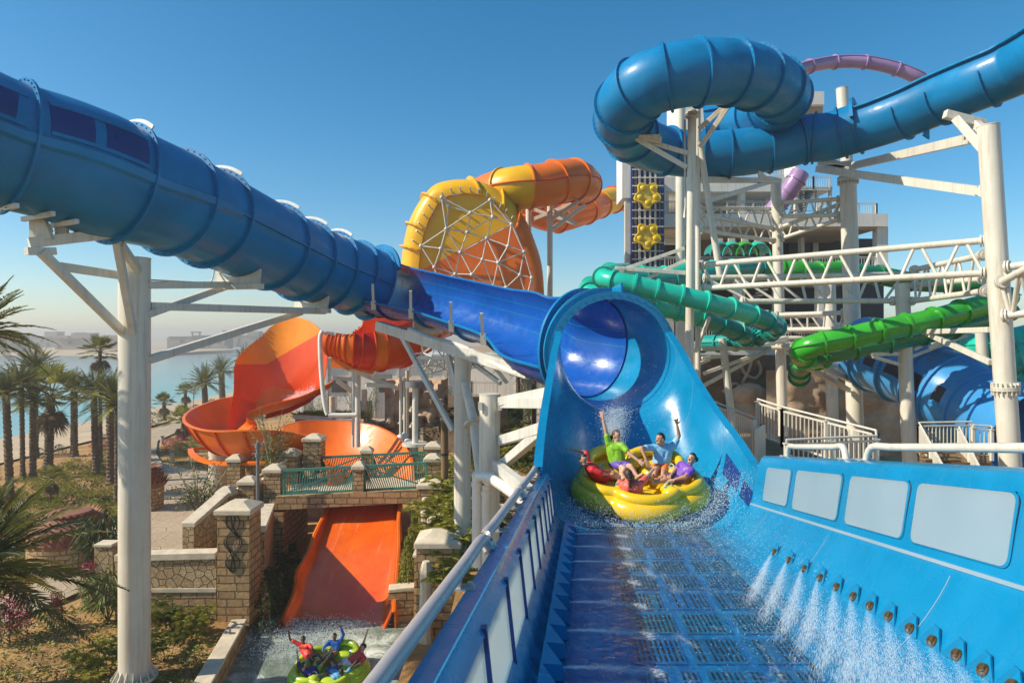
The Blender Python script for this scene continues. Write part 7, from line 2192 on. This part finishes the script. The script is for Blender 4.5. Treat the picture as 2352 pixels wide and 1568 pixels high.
scatter('ground_cover', 'dry grass round the flower bed at the path bend', px_points(bed3, 500, GZ + .04, 5), 'grassy', .2, .5, 5, 6, .03, .25)
scatter('ground_cover', 'grass overflowing the pale stone planter', [Q(9, x, y, d) for x, y, d in [(780 + 440 * RND.random(), 835 + 45 * RND.random(), 45 + 3 * RND.random()) for k in range(380)]], 'leaf_y', .4, .9, 6, 7, .03, .2)
scatter('ground_cover', 'low planting on the soil terrace by the thick columns', [V((RND.uniform(-3, 6), RND.uniform(27, 43), 0)) + V((0, 0, 3.32)) for k in range(1)] + [V((RND.uniform(-3, 5), RND.uniform(26, 33), 3.32)) for k in range(260)] + [V((RND.uniform(-3, 7), RND.uniform(34, 43), 4.62)) for k in range(380)], 'leaf', .3, .8, 7, 7, .04, .2)

# trees and palms filling the park behind the centre supports
palm('park palm with a pale crown behind the half pipe supports', Q(11, 1160, 520, 56) - V((0, 0, 2)), 5.6, 'sun', 5, .22, (0, 0), 1.0, .4)
palm('park palm squeezed between two columns behind the tunnel', Q(11, 1290, 540, 58) - V((0, 0, 2)), 5.0, 'sun', 5, .22, (0, 0), .9, 1.9)
def park_tree(label, base, h, spread, n_leaf, mk, seed):
    sapling(label, base, h, spread, n_leaf, mk, seed, .11, .22)
    return [o for o in COL.objects if o.get('label') == label][-1]
pt0 = park_tree('bushy park tree left of the rock face behind the ribbed channel', V((-13, 60, GZ)), 6.5, 2.6, 3200, 'leaf', 31); pt0['group'] = 'park trees'
for x, y, rz, sc, lab in ((-8.5, 66, 1.2, 1.15, 'bushy park tree right of the first one behind the ribbed channel'), (-4.5, 64, 2.4, .95, 'bushy park tree above the pale rocky outcrop'), (-17.5, 63, 4.0, .9, 'bushy park tree behind the tall orange wall'), (1.8, 68, 3.1, 1.1, 'bushy park tree behind the pale service building'), (20, 62, .6, 1.2, 'bushy park tree in the shade below the tower deck'), (28, 66, 2.0, 1.3, 'bushy park tree behind the windowed blue slide'), (35, 60, 1.0, 1.4, 'bushy park tree at the right edge behind the columns')):
    dup(pt0, (x, y, GZ + (2 if x > 5 else 0)), rz, lab, 'park trees', sc)
# ------------------------------------------------------------------ rafts and riders
def five_lobe_raft(name, label, c, R_, rot, mat, tilt=0.0, back_lobes=(), tube=.25):
    t = thing(name, label, 'raft', c)
    rm = Matrix.Rotation(tilt, 3, 'X')
    def P(a, rr, z): return V(c) + rm @ V((math.cos(a) * rr, math.sin(a) * rr, z))
    def rad_at(a, amp): return 1 + amp * (abs(math.cos(2.5 * (a - rot))) ** .7 - .55) * 1.5
    def ring(rr, z0, tr, amp, lift, nm):
        rows = []
        n = 110
        for k in range(n):
            a = 2 * math.pi * k / n
            r0 = rr * rad_at(a, amp); lz = z0 + lift(a)
            trk = tr * (.93 + .07 * abs(math.cos(2.5 * (a - rot))))
            pinch = 1 - .10 * max(0, 1 - abs(((a - rot) / (2 * math.pi / 5) + .5) % 1 - .0) * 9)
            rows.append([P(a, r0 + math.cos(2 * math.pi * j / 16) * trk * pinch, lz + math.sin(2 * math.pi * j / 16) * trk * pinch) for j in range(16)])
        mb = MB(); mb.grid(rows, closed_u=True, closed_v=True); mb.build(nm, M[mat], t, smooth=60)
    ring(R_ - tube * 1.25, tube, tube, .11, lambda a: 0, 'lower_tube')
    def lf(a):
        v = 0
        for b_ in back_lobes: v = max(v, math.cos(min(math.pi / 2, abs((a - b_ + math.pi) % (2 * math.pi) - math.pi) * 1.9)))
        return .15 * v
    ring(R_ - tube * 1.5, tube * 2.05, tube * .56, .13, lf, 'upper_tube')
    mb = MB(); rows = []
    for k in range(111):
        a = 2 * math.pi * k / 110; rows.append([P(a, (R_ - tube * 1.35) * rad_at(a, .12), tube * 1.2), P(a, (R_ - tube * 1.5) * rad_at(a, .13), tube * 2.05 + lf(a))])
    mb.grid(rows); mb.build('backrest', M[mat], t, smooth=60)
    mb = MB(); mb.grid([[P(2 * math.pi * k / 40, rr * (R_ - tube * 1.3), z) for k in range(40)] for rr, z in ((1, .16), (.6, .14), (.02, .14))], closed_u=True); mb.build('floor', M[mat], t, smooth=60)
    for k in range(5):
        a = rot + 2 * math.pi * k / 5
        mb = MB(); q = P(a, R_ * .55, .26); mb.ball(q, .36, 16, 8, sc=(1, 1, .45)); mb.build('seat_cushion', M[mat], t, smooth=60)
        # bolster between the seats
        a2 = a + math.pi / 5; mb = MB(); mb.ball(P(a2, R_ * .62, .36), .21, 14, 8, sc=(1, 1, .9)); mb.build('side_bolster', M[mat], t, smooth=60)
        mb = MB(); h0 = P(a2 - .14, R_ * .56, .53); h1 = P(a2 + .14, R_ * .56, .53)
        mb.pipe(spline([h0, h0.lerp(h1, .25) + V((0, 0, .07)), h0.lerp(h1, .75) + V((0, 0, .07)), h1], 4), .016, 6); mb.bar(h0 - V((0, 0, .02)), h1 - V((0, 0, .02)), .07, .02); mb.build('grab_handle', M['handle'], t, smooth=60)
    return t
ctr_y = V((2.70, 14.65, H - 3.42))
five_lobe_raft('yellow_raft', 'big yellow five seat raft shooting down the blue chute with five laughing riders', ctr_y, 1.47, rad(-90), 'y_raft', rad(12), (rad(126), rad(54)), .225)
ctr_l = V((-6.17, 23.1, .02))
five_lobe_raft('lime_raft', 'lime green five seat raft with five riders in the churned splash pool', ctr_l, 1.36, rad(68), 'l_raft', rad(7), (rad(68),), .20)

SK = {}
def skin(c):
    if c not in SK: SK[c] = plain('skin tone ' + str(len(SK)), c, .5, var=.12, vs=9)
    return SK[c]
CL = {}
def cloth(c):
    if c not in CL: CL[c] = plain('wet cloth ' + str(len(CL)), c, .55, var=.28, vs=7, bmp=.5, bs=16)
    return CL[c]
M['mouth'] = plain('open mouth', (.10, .015, .015), .5)
M['eye'] = plain('dark eye', (.02, .015, .012), .3)
M['teeth'] = plain('white teeth', (.8, .77, .7), .3, var=.02)
def capsule(mb, p, q, r1, r2):
    p, q = V(p), V(q)
    mb.cyl(p, q, r1, r2, 10, True); mb.ball(p, r1, 10, 7); mb.ball(q, r2, 10, 7)
def remesh(mb, vox, smooth=4, name='body'):
    me = bpy.data.meshes.new('tmp'); me.from_pydata([tuple(p) for p in mb.v], [], mb.f)
    bm = bmesh.new(); bm.from_mesh(me); bmesh.ops.recalc_face_normals(bm, faces=bm.faces); bm.to_mesh(me); bm.free()
    o = bpy.data.objects.new('tmp', me); COL.objects.link(o)
    m_ = o.modifiers.new('r', 'REMESH'); m_.mode = 'VOXEL'; m_.voxel_size = vox; m_.use_smooth_shade = True
    s_ = o.modifiers.new('s', 'SMOOTH'); s_.factor = .5; s_.iterations = smooth
    bpy.context.view_layer.update()
    dg = bpy.context.evaluated_depsgraph_get()
    out = bpy.data.meshes.new_from_object(o.evaluated_get(dg))
    bpy.data.objects.remove(o); bpy.data.meshes.remove(me)
    out.name = name
    return out
def put(me, name, mats, parent, off):
    me.transform(Matrix.Translation(-off)); me.materials.clear()
    for m_ in mats: me.materials.append(m_)
    me.polygons.foreach_set('use_smooth', [True] * len(me.polygons))
    o = bpy.data.objects.new(name, me); COL.objects.link(o); o.parent = parent
    return o
def hand(mb, wrist, elbow, splay=.35, fist=False, side=None, s=1.0):
    dr = (wrist - elbow).normalized(); sd = side.normalized(); sd = (sd - dr * sd.dot(dr)).normalized(); nn = dr.cross(sd)
    palm_ = wrist + dr * .05 * s
    for k in range(4): capsule(mb, wrist, wrist + dr * .085 * s + sd * (-.028 + .019 * k) * s, .018 * s, .014 * s)
    for k, ln in enumerate((.062, .075, .078, .066)):
        a = (-.028 + .019 * k) * s; b0 = wrist + dr * .088 * s + sd * a; spread_ = (k - 1.5) * splay * .42
        if fist:
            t1 = b0 + nn * .035 * s; capsule(mb, b0, t1, .011 * s, .010 * s); capsule(mb, t1, t1 - dr * .035 * s, .010 * s, .009 * s)
        else:
            m_ = b0 + (dr + sd * spread_).normalized() * ln * .55 * s; capsule(mb, b0, m_, .0105 * s, .0095 * s)
            capsule(mb, m_, m_ + (dr + sd * spread_ + nn * .22).normalized() * ln * .5 * s, .0095 * s, .008 * s)
    tb0 = wrist + dr * .03 * s - sd * .03 * s; tb1 = tb0 + (dr * .7 - sd * .8).normalized() * .045 * s
    capsule(mb, tb0, tb1, .013 * s, .011 * s); capsule(mb, tb1, tb1 + (dr * .95 - sd * .3).normalized() * .032 * s, .011 * s, .009 * s)
def person(label, group, J, skin_c, hair_c, shirt_c, shorts_c, look, up=(0, 0, 1), hair='short', sleeve=.55, s=1.0, fists=(False, False), fem=False):
    """J: joint name -> world point; sh_/el_/ha_ a|b arms, kn_/ft_ a|b legs"""
    J = {k: V(v) for k, v in J.items()}
    t = thing('person', label, 'person', J['pel'] - V((0, 0, .12)), group)
    off = origin(t)
    pel, che, nek, hed = J['pel'], J['che'], J['nek'], J['hed']
    f = V(look).normalized(); u = V(up); u = (u - f * u.dot(f)).normalized(); sd = f.cross(u)
    mb = MB()
    w_ = .145 * s if fem else .165 * s
    axs = (J['sha'] - J['shb']); 
    lat = axs.normalized()
    capsule(mb, pel, pel.lerp(che, .45), .125 * s, .115 * s)
    for k in (-1, 1):
        capsule(mb, pel + lat * k * .05 * s, che + lat * k * .06 * s, .11 * s, .115 * s)
    capsule(mb, che.lerp(J['sha'], .4), che.lerp(J['shb'], .4), .10 * s, .10 * s)
    capsule(mb, che, nek, .10 * s, .055 * s); capsule(mb, nek, hed - u * .02 * s, .052 * s, .055 * s)
    for k in ('a', 'b'):
        sh, el, ha = J['sh' + k], J['el' + k], J['ha' + k]
        capsule(mb, nek.lerp(che, .3), sh, .06 * s, .058 * s)
        capsule(mb, sh, el, .052 * s, .040 * s); capsule(mb, el, ha, .041 * s, .027 * s)
        hip = pel + lat * (.085 * s if k == 'a' else -.085 * s)
        kn, ft = J['kn' + k], J['ft' + k]
        capsule(mb, hip, kn, .085 * s, .058 * s); capsule(mb, kn, ft, .056 * s, .036 * s)
        fd = (ft - kn).normalized(); fdir = V((0, 0, .6)) + fd * .5; fdir.normalize()
        capsule(mb, ft - fdir * .04 * s, ft + fdir * .15 * s, .036 * s, .026 * s)
    # skull, jaw, nose, ears
    R3 = Matrix((sd, f, u)).transposed()
    mb.ball(hed + u * .02 * s, .1 * s, 14, 10, sc=(.76, .93, 1.05), mat=R3)
    mb.ball(hed + f * .028 * s - u * .052 * s, .07 * s, 12, 8, sc=(.82, .85, .95), mat=R3)
    mb.ball(hed + f * .10 * s - u * .012 * s, .018 * s, 8, 6, sc=(.8, 1, 1.4), mat=R3)
    for k in (-1, 1): mb.ball(hed + sd * k * .078 * s - u * .005 * s - f * .005 * s, .026 * s, 8, 6, sc=(.4, .8, 1.2), mat=R3)
    cam_side = V((1, 0, 0))
    hand(mb, J['haa'], J['ela'], .5, fists[0], -lat if abs((J['haa'] - J['ela']).normalized().dot(lat)) < .9 else V((0, 0, 1)), s)
    hand(mb, J['hab'], J['elb'], .5, fists[1], lat if abs((J['hab'] - J['elb']).normalized().dot(lat)) < .9 else V((0, 0, 1)), s)
    me = remesh(mb, .010, 3)
    idx = []
    for p in me.polygons:
        c = p.center - hed; x, y, z = c.dot(sd) / s, c.dot(f) / s, c.dot(u) / s
        m_ = 0
        if y > .045 and abs(z) < .13 and c.length < .16 * s:
            for k in (-1, 1):
                if ((x - k * .032) / .015) ** 2 + ((z - .022) / .008) ** 2 < 1: m_ = 2
                if ((x - k * .033) / .021) ** 2 + ((z - .046) / .005) ** 2 < 1: m_ = 4
            if (x / .030) ** 2 + ((z + .066) / .020) ** 2 < 1: m_ = 1
            if (x / .024) ** 2 + ((z + .054) / .006) ** 2 < 1: m_ = 3
        idx.append(m_)
    put(me, 'body', [skin(skin_c), M['mouth'], M['eye'], M['teeth'], cloth(hair_c)], t, off).data.polygons.foreach_set('material_index', idx)
    # shirt
    mb = MB(); g = .016
    for k in (-1, 1):
        capsule(mb, pel.lerp(che, .12) + lat * k * .05 * s, che + lat * k * .06 * s, (.112 + g) * s, (.117 + g) * s)
    capsule(mb, pel.lerp(che, .08), pel.lerp(che, .5), (.128 + g) * s, (.116 + g) * s)
    capsule(mb, che.lerp(J['sha'], .4), che.lerp(J['shb'], .4), (.10 + g) * s, (.10 + g) * s)
    capsule(mb, che, che.lerp(nek, .62), (.10 + g) * s, (.062 + g) * s)
    for k in ('a', 'b'):
        sh, el, ha = J['sh' + k], J['el' + k], J['ha' + k]
        capsule(mb, che.lerp(nek, .55), sh, (.062 + g) * s, (.058 + g) * s)
        if sleeve > 1: capsule(mb, sh, el, (.052 + g) * s, (.041 + g * .8) * s); capsule(mb, el, el.lerp(ha, sleeve - 1), (.041 + g * .8) * s, (.032 + g * .6) * s)
        else: capsule(mb, sh, sh.lerp(el, sleeve), (.054 + g) * s, (.048 + g * 1.2) * s)
    put(remesh(mb, .013, 4, 'shirt'), 'shirt', [cloth(shirt_c)], t, off)
    mb = MB(); capsule(mb, pel - (che - pel).normalized() * .02, pel.lerp(che, .14), (.125 + g) * s, (.122 + g) * s)
    for k in ('a', 'b'):
        hip = pel + lat * (.085 * s if k == 'a' else -.085 * s); kn = J['kn' + k]
        capsule(mb, hip, hip.lerp(kn, .58), (.09 + g) * s, (.074 + g) * s)
    put(remesh(mb, .014, 3, 'shorts'), 'shorts', [cloth(shorts_c)], t, off)
    # hair
    mb = MB(); rows = []
    for i in range(13):
        a = math.pi * i / 12; row = []
        for k in range(24):
            b_ = 2 * math.pi * k / 24
            p = V((math.sin(a) * math.cos(b_) * .082, math.sin(a) * math.sin(b_) * .100, math.cos(a) * .112)) * (1 + .03 * math.sin(b_ * 7 + i))
            y, z = p.y, p.z
            if y > .02: 
                lim = .062
                if z < lim: p = p * .80
            elif z < -.055: p = p * .80
            row.append(hed + u * .022 * s + (R3 @ p) * s)
        rows.append(row)
    mb.grid(rows, closed_u=True)
    if hair == 'braid':
        q = hed - f * .09 * s; pts_ = [q + u * .03 * s, q - u * .08 * s - f * .03, q - u * .20 * s - f * .02, q - u * .34 * s + f * .0]
        mb.pipe(spline(pts_, 5), [(.055 if k < 4 else .036) * (1 + .22 * math.sin(k * 2.4)) * (1 - .02 * k) * s for k in range(16)], 10)
    elif hair == 'bun': mb.ball(hed - f * .12 * s + u * .02 * s, .055 * s, 12, 8)
    elif hair == 'tail': mb.ball(hed - f * .10 * s - u * .03 * s, .045 * s, 10, 7); mb.pipe([hed - f * .11 * s - u * .03 * s, hed - f * .13 * s - u * .14 * s], [.035 * s, .02 * s], 8)
    mb.build('hair', cloth(hair_c), t, smooth=60)
    return t
def jj(z, **k):
    out = {}
    for n_, (x, y, d) in k.items(): out[n_] = Q(z, x, y, d)
    return out
GY, GL = 'riders in the yellow raft', 'riders in the lime raft'
LT, TN, DK, BR = (.62, .36, .24), (.50, .27, .16), (.10, .05, .03), (.32, .17, .10)
HB, HK = (.045, .022, .012), (.015, .010, .008)
person('laughing boy in a red shirt leaning back at the left end of the yellow raft', GY,
       jj(13, pel=(745, 935, 14.35), che=(650, 862, 14.25), nek=(588, 815, 14.2), hed=(556, 758, 14.15), sha=(600, 805, 14.5), ela=(578, 672, 14.65), haa=(455, 645, 14.6), shb=(650, 868, 14.0), elb=(745, 905, 13.95), hab=(820, 915, 14.1), kna=(880, 905, 14.5), fta=(985, 965, 14.5), knb=(870, 925, 14.2), ftb=(965, 985, 14.2)),
       TN, HK, (.62, .02, .025), (.45, .02, .03), (.5, -.75, -.1), (-.15, 0, 1), 'short', .9, 1.08)
person('girl in a lime green shirt throwing one arm up in the yellow raft', GY,
       jj(13, pel=(928, 800, 15.11), che=(902, 650, 15.16), nek=(912, 555, 15.16), hed=(915, 492, 15.16), sha=(828, 572, 15.16), ela=(800, 440, 15.16), haa=(768, 300, 15.16), shb=(982, 598, 15.06), elb=(1060, 690, 14.91), hab=(1150, 758, 14.81), kna=(1000, 855, 14.76), fta=(945, 955, 14.65), knb=(1075, 830, 14.76), ftb=(1150, 945, 14.60)),
       LT, (.12, .055, .025), (.22, .50, .02), (.13, .07, .42), (.75, -.62, -.05), (.05, 0, 1), 'tail', .6, 1.08, fem=True)
person('man in a light blue shirt and orange shorts raising his arm in the yellow raft', GY,
       jj(13, pel=(1408, 828, 15.11), che=(1430, 670, 15.16), nek=(1425, 585, 15.11), hed=(1402, 530, 15.06), sha=(1308, 622, 15.11), ela=(1192, 625, 14.86), haa=(1240, 745, 14.76), shb=(1545, 605, 15.16), elb=(1605, 490, 15.16), hab=(1585, 375, 15.11), kna=(1345, 870, 14.71), fta=(1330, 955, 14.55), knb=(1430, 905, 14.71), ftb=(1420, 985, 14.55)),
       TN, HK, (.22, .52, .74), (.85, .19, .02), (-.86, -.45, .0), (0, 0, 1), 'short', .55, 1.14)
person('woman in a purple shirt laughing with her head back in the yellow raft', GY,
       jj(13, pel=(1590, 955, 14.4), che=(1680, 862, 14.45), nek=(1722, 810, 14.45), hed=(1748, 750, 14.45), sha=(1625, 805, 14.6), ela=(1562, 872, 14.4), haa=(1515, 925, 14.2), shb=(1745, 880, 14.2), elb=(1672, 940, 14.0), hab=(1570, 968, 14.0), kna=(1430, 950, 14.5), fta=(1320, 985, 14.4), knb=(1450, 975, 14.2), ftb=(1330, 1015, 14.1)),
       TN, HK, (.20, .07, .44), (.10, .05, .2), (-.72, -.6, .25), (.3, .1, 1), 'bun', .6, 1.08, fem=True)
person('woman with a dark braid in a coral shirt facing away in the yellow raft', GY,
       jj(13, pel=(1085, 1120, 13.75), che=(1085, 1050, 13.65), nek=(1065, 985, 13.65), hed=(1048, 935, 13.65), sha=(985, 1035, 13.75), ela=(945, 1000, 14.1), haa=(935, 950, 14.4), shb=(1182, 1025, 13.75), elb=(1255, 935, 14.0), hab=(1320, 862, 14.25), kna=(1000, 1000, 14.3), fta=(960, 850, 14.9), knb=(1180, 1000, 14.3), ftb=(1290, 900, 14.8)),
       LT, (.05, .022, .015), (.80, .13, .10), (.5, .08, .08), (-.1, 1, .05), (0, -.1, 1), 'braid', .7, 1.08, fem=True)
person('man in a red shirt with his fist raised at the left of the lime raft', GL,
       jj(16, pel=(722, 840, 23.4), che=(655, 690, 23.6), nek=(630, 598, 23.6), hed=(620, 520, 23.6), sha=(515, 590, 23.6), ela=(375, 520, 23.6), haa=(345, 375, 23.6), shb=(742, 625, 23.5), elb=(805, 705, 23.3), hab=(885, 770, 23.2), kna=(905, 800, 23.1), fta=(1000, 905, 22.9), knb=(800, 895, 23.0), ftb=(930, 960, 22.8)),
       DK, HK, (.66, .03, .02), (.6, .04, .03), (.25, -.95, .0), (0, 0, 1), 'short', .6, 1.0, (True, False))
person('man in a blue long sleeved shirt with his fist raised in the lime raft', GL,
       jj(16, pel=(1215, 775, 23.9), che=(1235, 630, 24.0), nek=(1222, 540, 24.0), hed=(1215, 465, 24.0), sha=(1125, 565, 24.0), ela=(1020, 660, 23.8), haa=(990, 735, 23.6), shb=(1330, 550, 24.0), elb=(1385, 425, 24.0), hab=(1330, 285, 24.0), kna=(1095, 775, 23.4), fta=(1130, 900, 23.2), knb=(1190, 790, 23.4), ftb=(1185, 920, 23.2)),
       BR, HK, (.01, .13, .55), (.35, .15, .05), (-.2, -.97, .0), (0, 0, 1), 'short', 1.85, 1.0, (False, True))
person('man in red shirt and white shorts raising an open hand in the lime raft', GL,
       jj(16, pel=(1500, 950, 23.1), che=(1680, 820, 23.2), nek=(1745, 730, 23.2), hed=(1768, 660, 23.2), sha=(1690, 735, 23.4), ela=(1768, 560, 23.4), haa=(1825, 395, 23.4), shb=(1780, 870, 22.9), elb=(1690, 965, 22.8), hab=(1620, 1000, 22.8), kna=(1320, 930, 23.2), fta=(1190, 960, 23.1), knb=(1330, 980, 22.9), ftb=(1210, 1010, 22.9)),
       LT, HB, (.66, .03, .03), (.72, .72, .76), (-.85, -.45, -.15), (.2, 0, 1), 'short', .6, 1.0)
person('man in a light blue shirt seen from behind in the lime raft', GL,
       jj(16, pel=(1160, 1150, 22.7), che=(1310, 1215, 22.4), nek=(1345, 1190, 22.35), hed=(1340, 1140, 22.35), sha=(1220, 1240, 22.3), ela=(1155, 1200, 22.4), haa=(1095, 1140, 22.5), shb=(1440, 1160, 22.5), elb=(1550, 1020, 22.5), hab=(1625, 925, 22.5), kna=(1100, 1010, 22.9), fta=(1150, 870, 23.1), knb=(1260, 985, 22.9), ftb=(1195, 860, 23.1)),
       DK, HK, (.10, .34, .62), (.03, .08, .48), (-.55, .8, .1), (0, 0, 1), 'short', .6, 1.0)
person('person in a navy purple shirt and green shorts in the lime raft', GL,
       jj(16, pel=(875, 1095, 22.8), che=(700, 1135, 22.5), nek=(625, 1085, 22.45), hed=(622, 1020, 22.45), sha=(545, 1015, 22.6), ela=(530, 915, 22.6), haa=(515, 800, 22.6), shb=(765, 1190, 22.3), elb=(880, 1200, 22.4), hab=(985, 1172, 22.5), kna=(870, 930, 22.9), fta=(1110, 760, 23.3), knb=(970, 990, 22.8), ftb=(1130, 800, 23.2)),
       LT, HB, (.05, .02, .22), (.22, .46, .04), (.7, .55, .05), (0, 0, 1), 'short', .6, 1.0)
# ------------------------------------------------------------------ warm coastal haze
b = MB(); b.box((-900, 1190, -2.0), 2600, 2400, 34.0)
hz = b.build('haze', M['soil'], at=(0, 0, 0))
hm = bpy.data.materials.new('warm sea haze'); hm.use_nodes = True
hn = hm.node_tree; hn.nodes.clear()
ho = hn.nodes.new('ShaderNodeOutputMaterial'); hv = hn.nodes.new('ShaderNodeVolumePrincipled')
hv.inputs['Color'].default_value = (.96, .90, .84, 1); hv.inputs['Density'].default_value = .00095; hv.inputs['Anisotropy'].default_value = .3
hn.links.new(hv.outputs[0], ho.inputs['Volume'])
hz.data.materials.clear(); hz.data.materials.append(hm); hz['kind'] = 'stuff'
